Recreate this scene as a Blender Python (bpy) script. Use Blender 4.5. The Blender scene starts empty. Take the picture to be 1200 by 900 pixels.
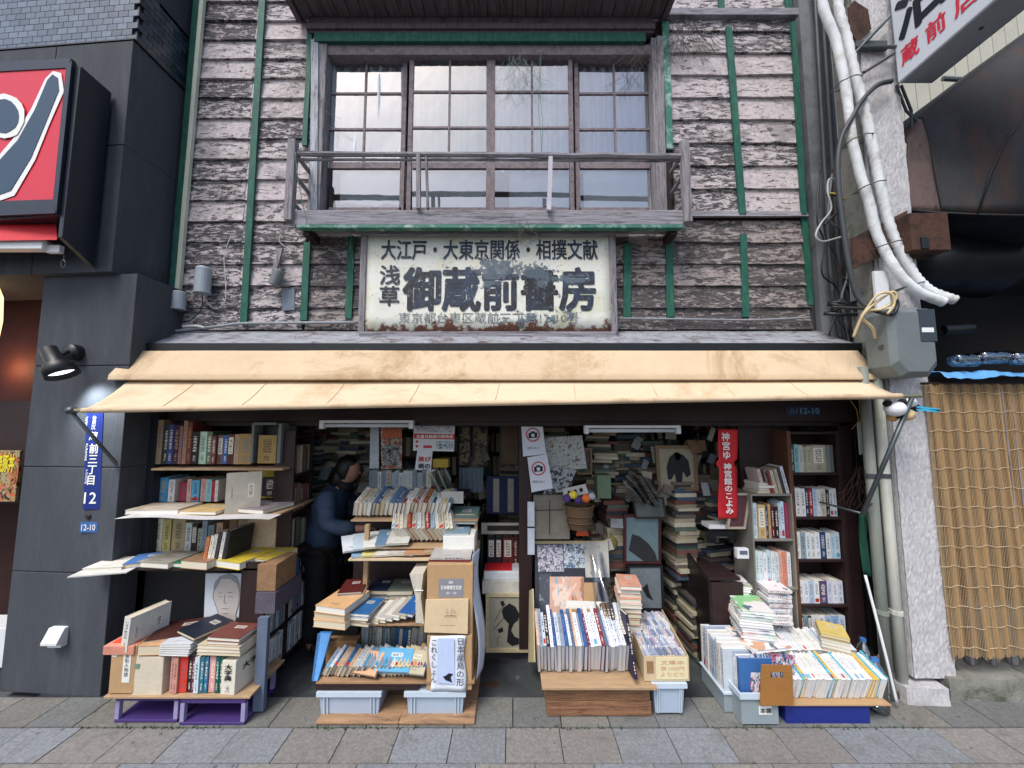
import bpy, math, random
from mathutils import Vector, Matrix, noise as mnoise
R = math.radians
RNG = random.Random(7)
SC = bpy.context.scene
COL = SC.collection

# ------------------------------------------------------------------ camera
F_PX, PITCH, CAM_H = 445.0, R(5.0), 1.8
cam_d = bpy.data.cameras.new('camera')
cam_d.sensor_width = 36; cam_d.sensor_fit = 'HORIZONTAL'
cam_d.lens = F_PX / 1200 * 36
cam_d.clip_start = 0.02; cam_d.clip_end = 500
cam = bpy.data.objects.new('camera', cam_d); COL.objects.link(cam)
cam.location = (0, 0, CAM_H); cam.rotation_euler = (R(90) + PITCH, 0, 0)
SC.camera = cam

# ------------------------------------------------------------------ world and sun
SUN_EL, SUN_AZ = R(56), R(212)      # azimuth: sun stands behind the viewer, a little to the left
w = bpy.data.worlds.new('World'); SC.world = w; w.use_nodes = True
wn = w.node_tree.nodes; bg = wn['Background']
sky = wn.new('ShaderNodeTexSky'); sky.sky_type = 'NISHITA'; sky.sun_disc = False
sky.sun_elevation = SUN_EL; sky.sun_rotation = SUN_AZ
sky.air_density = 1.0; sky.dust_density = 3.0; sky.ozone_density = 1.0
w.node_tree.links.new(sky.outputs[0], bg.inputs[0]); bg.inputs[1].default_value = 0.12
sd = bpy.data.lights.new('sun', 'SUN'); sd.energy = 1.5; sd.angle = R(22); sd.color = (1, .99, .975)
sun = bpy.data.objects.new('sun', sd); COL.objects.link(sun)
sv = Vector((math.sin(SUN_AZ) * math.cos(SUN_EL), math.cos(SUN_AZ) * math.cos(SUN_EL), math.sin(SUN_EL)))
sun.rotation_euler = sv.to_track_quat('Z', 'Y').to_euler(); sun.location = (0, -5, 12)
SC.view_settings.view_transform = 'Standard'; SC.view_settings.look = 'None'
SC.view_settings.exposure = 0.8; SC.view_settings.gamma = 1

# ------------------------------------------------------------------ measuring
def at(px, py, Y):
    cx = (px - 600) / F_PX; cy = (450 - py) / F_PX
    yw = math.cos(PITCH) - cy * math.sin(PITCH); zw = math.sin(PITCH) + cy * math.cos(PITCH)
    t = Y / yw
    return Vector((cx * t, Y, CAM_H + zw * t))
def X(px, py, Y): return at(px, py, Y).x
def Z(py, Y): return at(600, py, Y).z

# ------------------------------------------------------------------ colours and materials
def rgb(h, a=1.0):
    h = h.lstrip('#'); c = [int(h[i:i+2], 16) / 255 for i in (0, 2, 4)]
    return tuple((x / 12.92 if x <= .04045 else ((x + .055) / 1.055) ** 2.4) for x in c) + (a,)
class NT:
    def __init__(s, name):
        s.m = bpy.data.materials.new(name); s.m.use_nodes = True
        s.t = s.m.node_tree; s.n = s.t.nodes; s.b = s.n['Principled BSDF']
        s.out = s.n['Material Output']
    def add(s, typ, **kw):
        n = s.n.new('ShaderNode' + typ)
        for k, v in kw.items(): setattr(n, k, v)
        return n
    def link(s, a, b): s.t.links.new(a, b)
    def coord(s, kind='Object', scale=(1, 1, 1), rnd=True):
        tc = s.add('TexCoord'); mp = s.add('Mapping'); mp.inputs['Scale'].default_value = scale
        s.link(tc.outputs[kind], mp.inputs[0])
        if rnd:
            oi = s.add('ObjectInfo'); mu = s.add('Math', operation='MULTIPLY'); mu.inputs[1].default_value = 37.0
            s.link(oi.outputs['Random'], mu.inputs[0]); s.link(mu.outputs[0], mp.inputs['Location'])
        return mp.outputs[0]
    def noise(s, co, scale, detail=4, rough=.6, dist=0):
        n = s.add('TexNoise'); n.inputs['Scale'].default_value = scale; n.inputs['Detail'].default_value = detail
        n.inputs['Roughness'].default_value = rough; n.inputs['Distortion'].default_value = dist
        s.link(co, n.inputs['Vector']); return n.outputs[0]
    def ramp(s, fac, stops, interp='LINEAR'):
        r = s.add('ValToRGB'); r.color_ramp.interpolation = interp
        el = r.color_ramp.elements
        while len(el) < len(stops): el.new(.5)
        for e, (p, c) in zip(el, stops):
            e.position = p; e.color = c if isinstance(c, tuple) else (c, c, c, 1)
        s.link(fac, r.inputs[0]); return r.outputs[0]
    def mix(s, fac, a, b, mode='MIX'):
        m = s.add('Mix', data_type='RGBA', blend_type=mode)
        for i, v in ((0, fac), (6, a), (7, b)):
            if hasattr(v, 'links'): s.link(v, m.inputs[i])
            elif i == 0: m.inputs[0].default_value = v
            else: m.inputs[i].default_value = v
        return m.outputs[2]
    def math(s, op, a, b=None, c=None):
        m = s.add('Math', operation=op)
        for i, v in enumerate((a, b, c)):
            if v is None: continue
            if hasattr(v, 'links'): s.link(v, m.inputs[i])
            else: m.inputs[i].default_value = v
        return m.outputs[0]
    def bump(s, h, strength, dist=.01):
        b = s.add('Bump'); b.inputs['Strength'].default_value = strength; b.inputs['Distance'].default_value = dist
        s.link(h, b.inputs['Height']); s.link(b.outputs[0], s.b.inputs['Normal'])
    def set(s, color=None, rough=None, metal=None, spec=None):
        for k, v in (('Base Color', color), ('Roughness', rough), ('Metallic', metal), ('Specular IOR Level', spec)):
            if v is None: continue
            if hasattr(v, 'links'): s.link(v, s.b.inputs[k])
            else: s.b.inputs[k].default_value = v
MC = {}
def plain(name, hx, rough=.7, var=.25, scale=9, bump=.15, metal=0, dirt=None, streak=(1, 1, 1), spec=.4):
    if name in MC: return MC[name]
    t = NT(name); c = rgb(hx); co = t.coord(scale=streak)
    n1 = t.noise(co, scale, 5, .65); n2 = t.noise(co, scale * 7, 3, .6)
    lo = tuple(x * (1 - var) for x in c[:3]) + (1,); hi = tuple(min(1, x * (1 + var)) for x in c[:3]) + (1,)
    base = t.ramp(n1, [(.3, lo), (.7, hi)])
    base = t.mix(.35, base, t.ramp(n2, [(.3, lo), (.7, hi)]))
    if dirt:
        d = t.ramp(t.noise(co, scale * .6, 6, .75, .6), [(.5, 0.0), (.66, 1.0)])
        base = t.mix(d, base, rgb(dirt))
    t.set(base, rough, metal, spec); t.bump(n2, bump, .004)
    MC[name] = t.m; return t.m
def tinted(name, rough=.7, var=.2, scale=12, bump=.15, spec=.3, streak=(1, 1, 1), spots=False):   # colour comes from obj.color
    t = NT(name); oi = t.add('ObjectInfo'); co = t.coord(scale=streak)
    n1 = t.noise(co, scale, 5, .65)
    v = t.ramp(n1, [(.3, 1 - var), (.7, 1.0)])
    c = t.mix(1.0, oi.outputs['Color'], v, 'MULTIPLY')
    if spots:
        st_ = t.ramp(t.noise(co, 5, 6, .75, .8), [(.52, 0.0), (.68, .55)]); c = t.mix(st_, c, rgb('#5c5a57'))
        vo = t.add('TexVoronoi'); vo.inputs['Scale'].default_value = 13; t.link(co, vo.inputs['Vector'])
        sel = t.math('GREATER_THAN', t.noise(co, 9, 1), .56)
        c = t.mix(t.math('MULTIPLY', t.math('LESS_THAN', vo.outputs['Distance'], .13), t.math('MULTIPLY', sel, .55)), c, rgb('#3c3b3a'))
    t.set(c, rough, 0, spec); t.bump(t.noise(co, scale * 8 if not spots else scale * 3, 3), bump, .003)
    return t.m

def peel_mat(name, paint, paint2, wood, wood2, amount=.5, green=False):
    t = NT(name); co = t.coord(scale=(1, 1, 1))
    st = t.coord(scale=(1.0, 1, 3.6)); fine = t.coord(scale=(1, 1, 14))
    grain = t.noise(fine, 9, 6, .7)
    woodc = t.ramp(grain, [(.25, rgb(wood2)), (.5, rgb(wood)), (.75, rgb('#837d7c'))])
    n = t.noise(st, 10, 10, .76, .6); n2 = t.noise(st, 44, 7, .78, .8)
    oi = t.add('ObjectInfo')
    off = t.math('MULTIPLY', t.math('SUBTRACT', oi.outputs['Random'], .5), .09)
    s = t.math('ADD', t.math('ADD', t.math('MULTIPLY', n, .68), t.math('MULTIPLY', n2, .32)), off)
    mask = t.ramp(s, [(amount - .008, 0.0), (amount + .008, 1.0)])
    pc = t.ramp(t.noise(co, 30, 5, .7), [(.3, rgb(paint2)), (.65, rgb(paint))])
    edge = t.ramp(s, [(amount - .045, 0.0), (amount - .012, 1.0), (amount + .010, 0.0)])
    base = t.mix(mask, woodc, pc)
    base = t.mix(t.math('MULTIPLY', edge, .7), base, rgb('#2a2628'))
    moss = t.ramp(t.noise(co, 3, 5, .7), [(.55, 0.0), (.75, .55)])
    base = t.mix(moss, base, rgb('#55564f'))
    crack = t.noise(t.coord(scale=(.8, 1, 22)), 6, 8, .8, .2)
    base = t.mix(t.ramp(crack, [(.32, .8), (.35, 0.0)]), base, rgb('#1b191c'))
    bare = t.ramp(t.noise(t.coord(scale=(1, 1, 1.5)), 2.4, 4, .6), [(.62, 0.0), (.66, .45)])
    base = t.mix(bare, base, t.mix(.35, woodc, rgb('#8d8887')))
    t.set(base, .85, 0, .2)
    h = t.math('ADD', t.math('MULTIPLY', mask, .8), t.math('MULTIPLY', grain, .5))
    t.bump(h, .7, .006)
    return t.m
def glass_mat(name, tint='#dfe8ea', refl=.25):
    t = NT(name); t.n.remove(t.b)
    tr = t.add('BsdfTransparent'); tr.inputs[0].default_value = rgb(tint)
    gl = t.add('BsdfGlossy'); gl.inputs['Roughness'].default_value = .03
    fr = t.add('Fresnel'); fr.inputs[0].default_value = 1.5
    co = t.coord(scale=(1, 1, 1)); nn = t.noise(co, 4, 2)
    bp = t.add('Bump'); bp.inputs['Strength'].default_value = .08; bp.inputs['Distance'].default_value = .02
    t.link(nn, bp.inputs['Height']); t.link(bp.outputs[0], gl.inputs['Normal'])
    f = t.math('MINIMUM', t.math('ADD', fr.outputs[0], refl - .04), 1.0)
    mx = t.add('MixShader'); t.link(f, mx.inputs[0]); t.link(tr.outputs[0], mx.inputs[1]); t.link(gl.outputs[0], mx.inputs[2])
    t.link(mx.outputs[0], t.out.inputs[0]); return t.m
def emit_mat(name, hx, strength):
    t = NT(name); t.set(rgb(hx), .5); t.b.inputs['Emission Color'].default_value = rgb(hx)
    t.b.inputs['Emission Strength'].default_value = strength; return t.m

# printed paper: ink blotches that read as pictures or lines of print
def print_mat(name, paper, inks, scale=30, amount=.5, lines=False):
    t = NT(name); co = t.coord()
    base = rgb(paper)
    tone = t.ramp(t.noise(co, 6, 3), [(.3, tuple(x * .85 for x in base[:3]) + (1,)), (.7, base)])
    out = tone
    for i, ink in enumerate(inks):
        cc = t.coord(scale=(1 + .3 * i, 1, 1 - .2 * i))
        m = t.ramp(t.noise(cc, scale * (1 + .35 * i), 4, .55, 1.2 + i), [(amount + .02 * i, 0.0), (amount + .03 + .02 * i, 1.0)])
        out = t.mix(m, out, rgb(ink))
    t.set(out, .55, 0, .3); return t.m

# books: cover colour from obj.color; spine carries a column of glyph-like marks
def glyph_nodes(t, ax, lo, hi, run, r0, r1, n, co_obj):
    tc = t.add('TexCoord'); sp = t.add('SeparateXYZ'); t.link(tc.outputs['Generated'], sp.inputs[0])
    a = sp.outputs[ax]; r = sp.outputs[run]
    inx = t.math('MULTIPLY', t.math('GREATER_THAN', a, lo), t.math('LESS_THAN', a, hi))
    inr = t.math('MULTIPLY', t.math('GREATER_THAN', r, r0), t.math('LESS_THAN', r, r1))
    fr = t.math('FRACT', t.math('MULTIPLY', r, n))
    cell = t.math('MULTIPLY', t.math('GREATER_THAN', fr, .14), t.math('LESS_THAN', fr, .9))
    ink = t.math('GREATER_THAN', t.noise(co_obj, 230, 2, .5), .5)
    return t.math('MULTIPLY', t.math('MULTIPLY', inx, inr), t.math('MULTIPLY', cell, ink))
def spine_mat(name, ink, band=None, label=None, run=2, ax=0):
    t = NT(name); oi = t.add('ObjectInfo'); co = t.coord()
    base = t.mix(1.0, oi.outputs['Color'], t.ramp(t.noise(co, 25, 4), [(.3, .82), (.7, 1.0)]), 'MULTIPLY')
    tc = t.add('TexCoord'); sp = t.add('SeparateXYZ'); t.link(tc.outputs['Generated'], sp.inputs[0]); r = sp.outputs[run]
    if label:
        m = t.math('MULTIPLY', t.math('GREATER_THAN', r, .34), t.math('LESS_THAN', r, .9))
        m = t.math('MULTIPLY', m, t.math('MULTIPLY', t.math('GREATER_THAN', sp.outputs[ax], .16), t.math('LESS_THAN', sp.outputs[ax], .84)))
        base = t.mix(m, base, rgb(label))
    if band:
        m = t.math('MULTIPLY', t.math('GREATER_THAN', r, .05), t.math('LESS_THAN', r, .2))
        base = t.mix(m, base, rgb(band))
    g = glyph_nodes(t, ax, .27, .73, run, .38, .86, 11, co)
    g2 = glyph_nodes(t, ax, .33, .67, run, .08, .26, 18, co)
    base = t.mix(t.math('MAXIMUM', g, g2), base, rgb(ink)); t.set(base, .55, 0, .35); return t.m
S_DARK = spine_mat('spine_dark_title', '#17181c'); S_LITE = spine_mat('spine_pale_title', '#e9e4d2')
S_GOLD = spine_mat('spine_gold_title', '#c09a4a'); S_BAND = spine_mat('spine_banded', '#1b1d22', band='#b8392f')
S_LABL = spine_mat('spine_labelled', '#1b1b1b', label='#e6e1d3'); S_BLUE = spine_mat('spine_blue_title', '#24509a', band='#57a0c0')
S_RED = spine_mat('spine_red_title', '#b0302c'); S_SOFT = spine_mat('spine_soft_title', '#5c6470'); S_SOFT2 = spine_mat('spine_soft_blue', '#5c7896')
T_DARK = spine_mat('spine_top_dark', '#17181c', run=1); T_BAND = spine_mat('spine_top_banded', '#23262c', band='#3a79b6', run=1)
T_RED = spine_mat('spine_top_red', '#a5332c', band='#cf6a34', run=1); T_SOFT = spine_mat('spine_top_soft', '#8088a0', run=1)
C_PLAIN = tinted('book_cover', .5, .14, 18, .1, .35)
def cover_print():
    t = NT('book_cover_print'); oi = t.add('ObjectInfo'); co = t.coord()
    base = t.mix(1.0, oi.outputs['Color'], t.ramp(t.noise(co, 14, 4), [(.3, .8), (.7, 1.0)]), 'MULTIPLY')
    tc = t.add('TexCoord'); sp = t.add('SeparateXYZ'); t.link(tc.outputs['Generated'], sp.inputs[0])
    def rect(a0, a1, b0, b1):
        return t.math('MULTIPLY', t.math('MULTIPLY', t.math('GREATER_THAN', sp.outputs[1], a0), t.math('LESS_THAN', sp.outputs[1], a1)),
                      t.math('MULTIPLY', t.math('GREATER_THAN', sp.outputs[2], b0), t.math('LESS_THAN', sp.outputs[2], b1)))
    base = t.mix(rect(.62, .8, .38, .72), base, t.mix(.6, base, rgb('#dcd8ca')))
    ink = t.math('GREATER_THAN', t.noise(co, 300, 2), .52)
    base = t.mix(t.math('MULTIPLY', rect(.66, .76, .42, .68), ink), base, rgb('#2a2f33'))
    base = t.mix(t.math('MULTIPLY', rect(.16, .2, .35, .65), ink), base, rgb('#2a3540'))
    t.set(base, .5, 0, .35); return t.m
C_PRINT = cover_print()
def pages_mat():
    t = NT('page_block'); oi = t.add('ObjectInfo')
    tc = t.add('TexCoord'); sp = t.add('SeparateXYZ'); t.link(tc.outputs['Object'], sp.inputs[0])
    n = t.add('TexNoise'); n.noise_dimensions = '1D'; n.inputs['Scale'].default_value = 900; n.inputs['Detail'].default_value = 1
    t.link(sp.outputs[0], n.inputs['W'])
    tone = t.ramp(oi.outputs['Random'], [(0, rgb('#e9e6dd')), (.45, rgb('#ddd5c0')), (.8, rgb('#c9b897')), (1, rgb('#e4e0d6'))])
    t.set(t.mix(1.0, tone, t.ramp(n.outputs[0], [(.35, .78), (.65, 1.0)]), 'MULTIPLY'), .9, 0, .1); return t.m
PAGES = pages_mat()
def white_pages():
    t = NT('white_page_block'); tc = t.add('TexCoord'); sp = t.add('SeparateXYZ'); t.link(tc.outputs['Object'], sp.inputs[0]); oi = t.add('ObjectInfo')
    n = t.add('TexNoise'); n.noise_dimensions = '1D'; n.inputs['Scale'].default_value = 700; t.link(sp.outputs[0], n.inputs['W'])
    tone = t.ramp(oi.outputs['Random'], [(0, rgb('#f0f0f0')), (.5, rgb('#e4e6ee')), (.8, rgb('#eceae4')), (1, rgb('#d8dce6'))])
    t.set(t.mix(1.0, tone, t.ramp(n.outputs[0], [(.35, .86), (.65, 1.0)]), 'MULTIPLY'), .8, 0, .2); return t.m
PAGESW = white_pages()
def mag_cover():
    t = NT('magazine_cover'); oi = t.add('ObjectInfo'); co = t.coord(); base = oi.outputs['Color']
    for sc_, th_v, c in ((7, .48, '#dedad6'), (9, .62, '#c8947c'), (11, .62, '#5a6a7c')):
        base = t.mix(t.ramp(t.noise(co, sc_, 3, .5, .6), [(th_v, 0.0), (th_v + .03, 1.0)]), base, rgb(c))
    t.set(base, .4, 0, .4); return t.m
MAGC = mag_cover()

PEEL = peel_mat('peeling_pink_paint', '#cbc1c1', '#a39a9b', '#504e52', '#242327', .474)
PEEL_LO = peel_mat('peeling_paint_bare_shaded', '#a89d99', '#857c7a', '#524e4f', '#252326', .51)  # barer paint, also darkened for shade under the balcony and drip rail
GREYW = plain('weathered_grey_wood', '#8c8a90', .85, .45, 5, .6, streak=(1.2, 1, 16), dirt='#4a464c')
GREYV = plain('weathered_grey_post', '#8b878b', .85, .45, 5, .6, streak=(16, 16, 1.2), dirt='#4b474b')
WINW = plain('window_wood', '#7c7174', .8, .35, 8, .5, streak=(3, 3, 3), dirt='#5c5157')
GREEN = plain('worn_green_paint', '#1c5546', .65, .4, 12, .4, streak=(3, 3, 1), dirt='#356a5b')
GREEN2 = plain('faded_green_paint', '#37705f', .6, .3, 14, .3, dirt='#9cb5ac')
DARKW = plain('dark_stained_wood', '#2c1c1c', .55, .35, 6, .3, streak=(1, 1, 6))
DARKV = plain('dark_stained_post', '#2c1b1b', .5, .35, 6, .3, streak=(6, 6, 1))
SOFF = plain('soffit_wood', '#5c5256', .85, .4, 6, .5, streak=(8, 1, 1), dirt='#40383c')
BROWN = plain('brown_shelf_wood', '#5d3d2c', .55, .3, 6, .3, streak=(1, 4, 4))
PALEW = plain('pale_board', '#a98d6c', .75, .25, 6, .3, streak=(1, 5, 5))
PLY = plain('plywood_board', '#9c7b5c', .8, .3, 5, .3, streak=(1, 6, 6), dirt='#6b5444')
CRATEW = plain('crate_wood', '#8a6448', .75, .5, 9, .7, streak=(.8, 1, 9), dirt='#4a3226')
CARD = plain('cardboard', '#b08f68', .85, .12, 5, .15)
CARDP = plain('pale_cardboard', '#c5b08e', .85, .12, 5, .15)
CARDB = plain('brown_card', '#9a6a34', .7, .15, 6, .2)
PLAS = plain('grey_plaster', '#40444a', .9, .16, 3.5, .9, dirt='#494d53', streak=(2.2, 2.2, .5))
PLASD = plain('dark_grey_plaster', '#383c43', .9, .16, 2.2, .5)
BLACK = plain('black_metal', '#101215', .45, .3, 10, .15, spec=.5)
NAVYM = plain('navy_sign_metal', '#171e2a', .4, .2, 6, .1, spec=.5)
STEEL = plain('grey_steel', '#5b6266', .4, .25, 10, .2, metal=.6)
GALV = plain('grey_enamel', '#6c7374', .45, .15, 8, .2, dirt='#6c7675')
WHITEP = plain('white_plastic', '#d8dadb', .4, .06, 8, .05)
CANVAS = plain('cream_canvas', '#cab394', .9, .09, 3, .5, dirt='#a98d6b', streak=(1, 1, 1))
CANVAS2 = plain('cream_canvas_sheet', '#d1bd9f', .9, .07, 2.5, .4, streak=(1, 1, 1), dirt='#bba180')
FLASH = plain('peeling_roof_metal', '#8d9096', .7, .35, 11, .5, dirt='#4c332e', streak=(1, 2, 2))
CURT = plain('net_curtain', '#e2eaf0', .95, .12, 4, .1, streak=(6, 1, 1))
CURTW = plain('white_cloth', '#f0f3f4', .95, .06, 4, .1)
DARKROOM = plain('dark_room_wall', '#7b8188', .95, .2, 3, .1); BAYSHADE = plain('shade_black_wall', '#141517', .9, .3, 3, .2)  # near-black bay wall colour stands in for the shade of the recess
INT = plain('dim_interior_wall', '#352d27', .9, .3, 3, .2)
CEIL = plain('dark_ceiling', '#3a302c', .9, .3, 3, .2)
GLASS = glass_mat('window_glass', '#f4f8fa', .36)
CLEAR = glass_mat('clear_plastic_film', '#e6ecee', .14)
TUBW = plain('milky_plastic', '#a7b6c8', .35, .06, 4, .05)
TUBR = plain('milky_plastic_rim', '#bccad6', .35, .06, 4, .05)
PURP = plain('purple_plastic', '#46346e', .45, .12, 6, .1)
PURPL = plain('pale_purple_plastic', '#948cb4', .45, .12, 6, .1)
BLUEB = plain('blue_plastic', '#1f2d7c', .4, .14, 4, .15)
BLUET = plain('blue_tarpaulin', '#5f9bd0', .45, .15, 9, .5)
ROUGHC = plain('rough_cast_concrete', '#c2c0c1', .95, .38, 60, 1.0, streak=(1, 1, .45))
CONC = plain('mossy_concrete', '#7f7e76', .95, .25, 9, .8, dirt='#4f5548')
DUCT = plain('stained_duct_metal', '#222427', .62, .5, 5, .4, metal=.2, dirt='#3a221b', streak=(3, 3, .7))
DUCTD = plain('black_duct_metal', '#191b1f', .4, .3, 4, .2, metal=.3)
RUST = plain('rusted_metal', '#493026', .9, .5, 11, .6, dirt='#1d1616')
PIPEG = plain('stained_vinyl_pipe', '#b9bab0', .6, .15, 5, .2, dirt='#8d9080', streak=(4, 4, .6))
PIPED = plain('dark_pipe', '#45494b', .5, .2, 6, .2)
INK = plain('black_ink', '#15181d', .7, .2, 20, .05)
PAPER = plain('plain_paper', '#d9d8d2', .8, .06, 8, .05)
REDC = plain('red_cloth', '#c4202a', .6, .1, 8, .1)
WHITEI = plain('white_ink', '#e6e6e2', .7, .04, 20, .02)
SLAB = tinted('paving_slab_stone', .9, .42, 60, .8, .25, spots=True)
TILE = tinted('glazed_wall_tile', .22, .25, 14, .2, .6)

# ------------------------------------------------------------------ mesh building
class MB:
    def __init__(s): s.v = []; s.f = []; s.mi = []
    def box(s, x0, x1, y0, y1, z0, z1, m=0, M=None):
        if x0 > x1: x0, x1 = x1, x0
        if y0 > y1: y0, y1 = y1, y0
        if z0 > z1: z0, z1 = z1, z0
        b = len(s.v)
        for x, y, z in ((x0,y0,z0),(x1,y0,z0),(x1,y1,z0),(x0,y1,z0),(x0,y0,z1),(x1,y0,z1),(x1,y1,z1),(x0,y1,z1)):
            p = Vector((x, y, z)); s.v.append(M @ p if M else p)
        for q in ((0,3,2,1),(4,5,6,7),(0,1,5,4),(1,2,6,5),(2,3,7,6),(3,0,4,7)):
            s.f.append([b + i for i in q]); s.mi.append(m)
        return s
    def poly(s, pts, m=0):
        b = len(s.v); s.v += [Vector(p) for p in pts]; s.f.append(list(range(b, b + len(pts)))); s.mi.append(m); return s
    def slab(s, pts, off, m=0):            # polygon extruded by off
        off = Vector(off); b = len(s.v); n = len(pts)
        s.v += [Vector(p) for p in pts] + [Vector(p) + off for p in pts]
        s.f.append(list(range(b, b + n))); s.mi.append(m)
        s.f.append([b + n + i for i in reversed(range(n))]); s.mi.append(m)
        for i in range(n):
            j = (i + 1) % n; s.f.append([b + i, b + n + i, b + n + j, b + j]); s.mi.append(m)
        return s
    def tube(s, pts, r, seg=8, m=0, cap=True):
        pts = [Vector(p) for p in pts]; n = len(pts); rs = r if isinstance(r, (list, tuple)) else [r] * n
        b = len(s.v); up = None
        for i, p in enumerate(pts):
            d = (pts[min(i + 1, n - 1)] - pts[max(i - 1, 0)]).normalized()
            if up is None: up = d.orthogonal().normalized()
            up = (up - d * up.dot(d))
            up = up.normalized() if up.length > 1e-6 else d.orthogonal().normalized()
            si = d.cross(up)
            for k in range(seg):
                a = 2 * math.pi * k / seg; s.v.append(p + (up * math.cos(a) + si * math.sin(a)) * rs[i])
        for i in range(n - 1):
            for k in range(seg):
                k2 = (k + 1) % seg
                s.f.append([b + i*seg + k, b + i*seg + k2, b + (i+1)*seg + k2, b + (i+1)*seg + k]); s.mi.append(m)
        if cap:
            s.f.append([b + k for k in reversed(range(seg))]); s.mi.append(m)
            s.f.append([b + (n-1)*seg + k for k in range(seg)]); s.mi.append(m)
        return s
    def lathe(s, prof, c, axis=(0, 0, 1), seg=20, m=0):
        c = Vector(c); ax = Vector(axis).normalized(); u = ax.orthogonal().normalized(); w_ = ax.cross(u); b = len(s.v); n = len(prof)
        for r, h in prof:
            for k in range(seg):
                a = 2 * math.pi * k / seg; s.v.append(c + ax * h + (u * math.cos(a) + w_ * math.sin(a)) * max(r, 1e-4))
        for i in range(n - 1):
            for k in range(seg):
                k2 = (k + 1) % seg
                s.f.append([b + i*seg + k, b + i*seg + k2, b + (i+1)*seg + k2, b + (i+1)*seg + k]); s.mi.append(m)
        return s
    def grid(s, fn, nu, nv, m=0):
        b = len(s.v)
        for j in range(nv + 1):
            for i in range(nu + 1): s.v.append(Vector(fn(i / nu, j / nv)))
        for j in range(nv):
            for i in range(nu):
                a = b + j * (nu + 1) + i; s.f.append([a, a + 1, a + nu + 2, a + nu + 1]); s.mi.append(m)
        return s
    def build(s, name, mats, parent=None, smooth=False, solid=0, bevel=0, sub=0):
        if not isinstance(mats, (list, tuple)): mats = [mats]
        lo = [min(v[i] for v in s.v) for i in range(3)]; hi = [max(v[i] for v in s.v) for i in range(3)]
        o0 = Vector(((lo[0] + hi[0]) / 2, (lo[1] + hi[1]) / 2, lo[2]))
        me = bpy.data.meshes.new(name); me.from_pydata([tuple(v - o0) for v in s.v], [], s.f)
        for mt in mats: me.materials.append(mt)
        if len(mats) > 1: me.polygons.foreach_set('material_index', s.mi)
        if smooth: me.polygons.foreach_set('use_smooth', [True] * len(s.f))
        me.update()
        o = bpy.data.objects.new(name, me); COL.objects.link(o)
        o.location = o0
        if parent: adopt(o, parent, o0)
        if solid:
            md = o.modifiers.new('thickness', 'SOLIDIFY'); md.thickness = solid; md.offset = 0
        if bevel:
            md = o.modifiers.new('bevel', 'BEVEL'); md.width = bevel; md.segments = 2; md.limit_method = 'ANGLE'
        return o
def wloc(o):
    p = Vector((0, 0, 0))
    while o: p += o.location; o = o.parent
    return p
def adopt(o, parent, world):
    o.parent = parent; o.location = Vector(world) - wloc(parent)
def tag(o, label=None, cat=None, group=None, kind=None):
    if label: o['label'] = label
    if cat: o['category'] = cat
    if group: o['group'] = group
    if kind: o['kind'] = kind
    return o
def thing(name, label, cat, loc=(0, 0, 0), group=None):
    o = bpy.data.objects.new(name, None); COL.objects.link(o); o.location = loc; o.empty_display_size = .05
    return tag(o, label, cat, group)
def struct(name, loc=(0, 0, 0)):
    o = bpy.data.objects.new(name, None); COL.objects.link(o); o.location = loc; o['kind'] = 'structure'; return o
def bx(name, mat, parent, x0, x1, y0, y1, z0, z1, bevel=0):
    return MB().box(x0, x1, y0, y1, z0, z1).build(name, mat, parent, bevel=bevel)

def text(s, box, Y, mat, parent, name='lettering', facing='front', bold=.02, vertical=False, extr=.0006):
    # box = (a0, a1, z0, z1): along-wall extent and height, fitted exactly
    cu = bpy.data.curves.new(name, 'FONT'); cu.body = '\n'.join(s) if vertical else s
    cu.size = 1; cu.offset = bold; cu.extrude = 0; cu.align_x = 'CENTER'; cu.resolution_u = 2
    fat = max(0, bold); cu.offset = 0
    o = bpy.data.objects.new(name, cu); COL.objects.link(o)
    dg = bpy.context.evaluated_depsgraph_get()
    me = bpy.data.meshes.new_from_object(o.evaluated_get(dg)); bpy.data.objects.remove(o)
    xs = [v.co.x for v in me.vertices]; ys = [v.co.y for v in me.vertices]
    if not xs: return None
    x0, x1, y0, y1 = min(xs), max(xs), min(ys), max(ys)
    a0, a1, z0, z1 = box; ca, cz = (a0 + a1) / 2, (z0 + z1) / 2
    for v in me.vertices:
        a = ((v.co.x - x0) / max(1e-6, x1 - x0) - .5) * (a1 - a0); z = ((v.co.y - y0) / max(1e-6, y1 - y0) - .5) * (z1 - z0)
        if facing == 'front': v.co = (a, 0, z)
        elif facing == 'left': v.co = (0, -a, z)
        elif facing == 'up': v.co = (a, z, 0)
    if fat > 0:
        sx = fat * (a1 - a0) / max(1e-6, x1 - x0); sz = fat * (z1 - z0) / max(1e-6, y1 - y0)
        vs = [v.co.copy() for v in me.vertices]; fs = [list(p.vertices) for p in me.polygons]; V = []; Fc = []
        for k_, (dx, dz_) in enumerate(((0, 0), (1, 0), (-1, 0), (0, .8), (0, -.8), (.7, .6), (-.7, .6), (.7, -.6), (-.7, -.6))):
            b = len(V); e = .00012 * k_; 
            for v in vs:
                q = v.copy()
                if facing == 'front': q += Vector((dx * sx, -e, dz_ * sz))
                elif facing == 'left': q += Vector((-e, -dx * sx, dz_ * sz))
                V.append(tuple(q))
            Fc += [[b + i for i in f] for f in fs]
        me = bpy.data.meshes.new(name); me.from_pydata(V, [], Fc); me.update()
    me.materials.clear(); me.materials.append(mat); me.name = name
    o = bpy.data.objects.new(name, me); COL.objects.link(o)
    loc = {'front': (ca, Y, cz), 'left': (Y, -ca, cz), 'up': (ca, cz, Y)}[facing]
    o.location = loc
    if parent: adopt(o, parent, loc)
    return o

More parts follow.
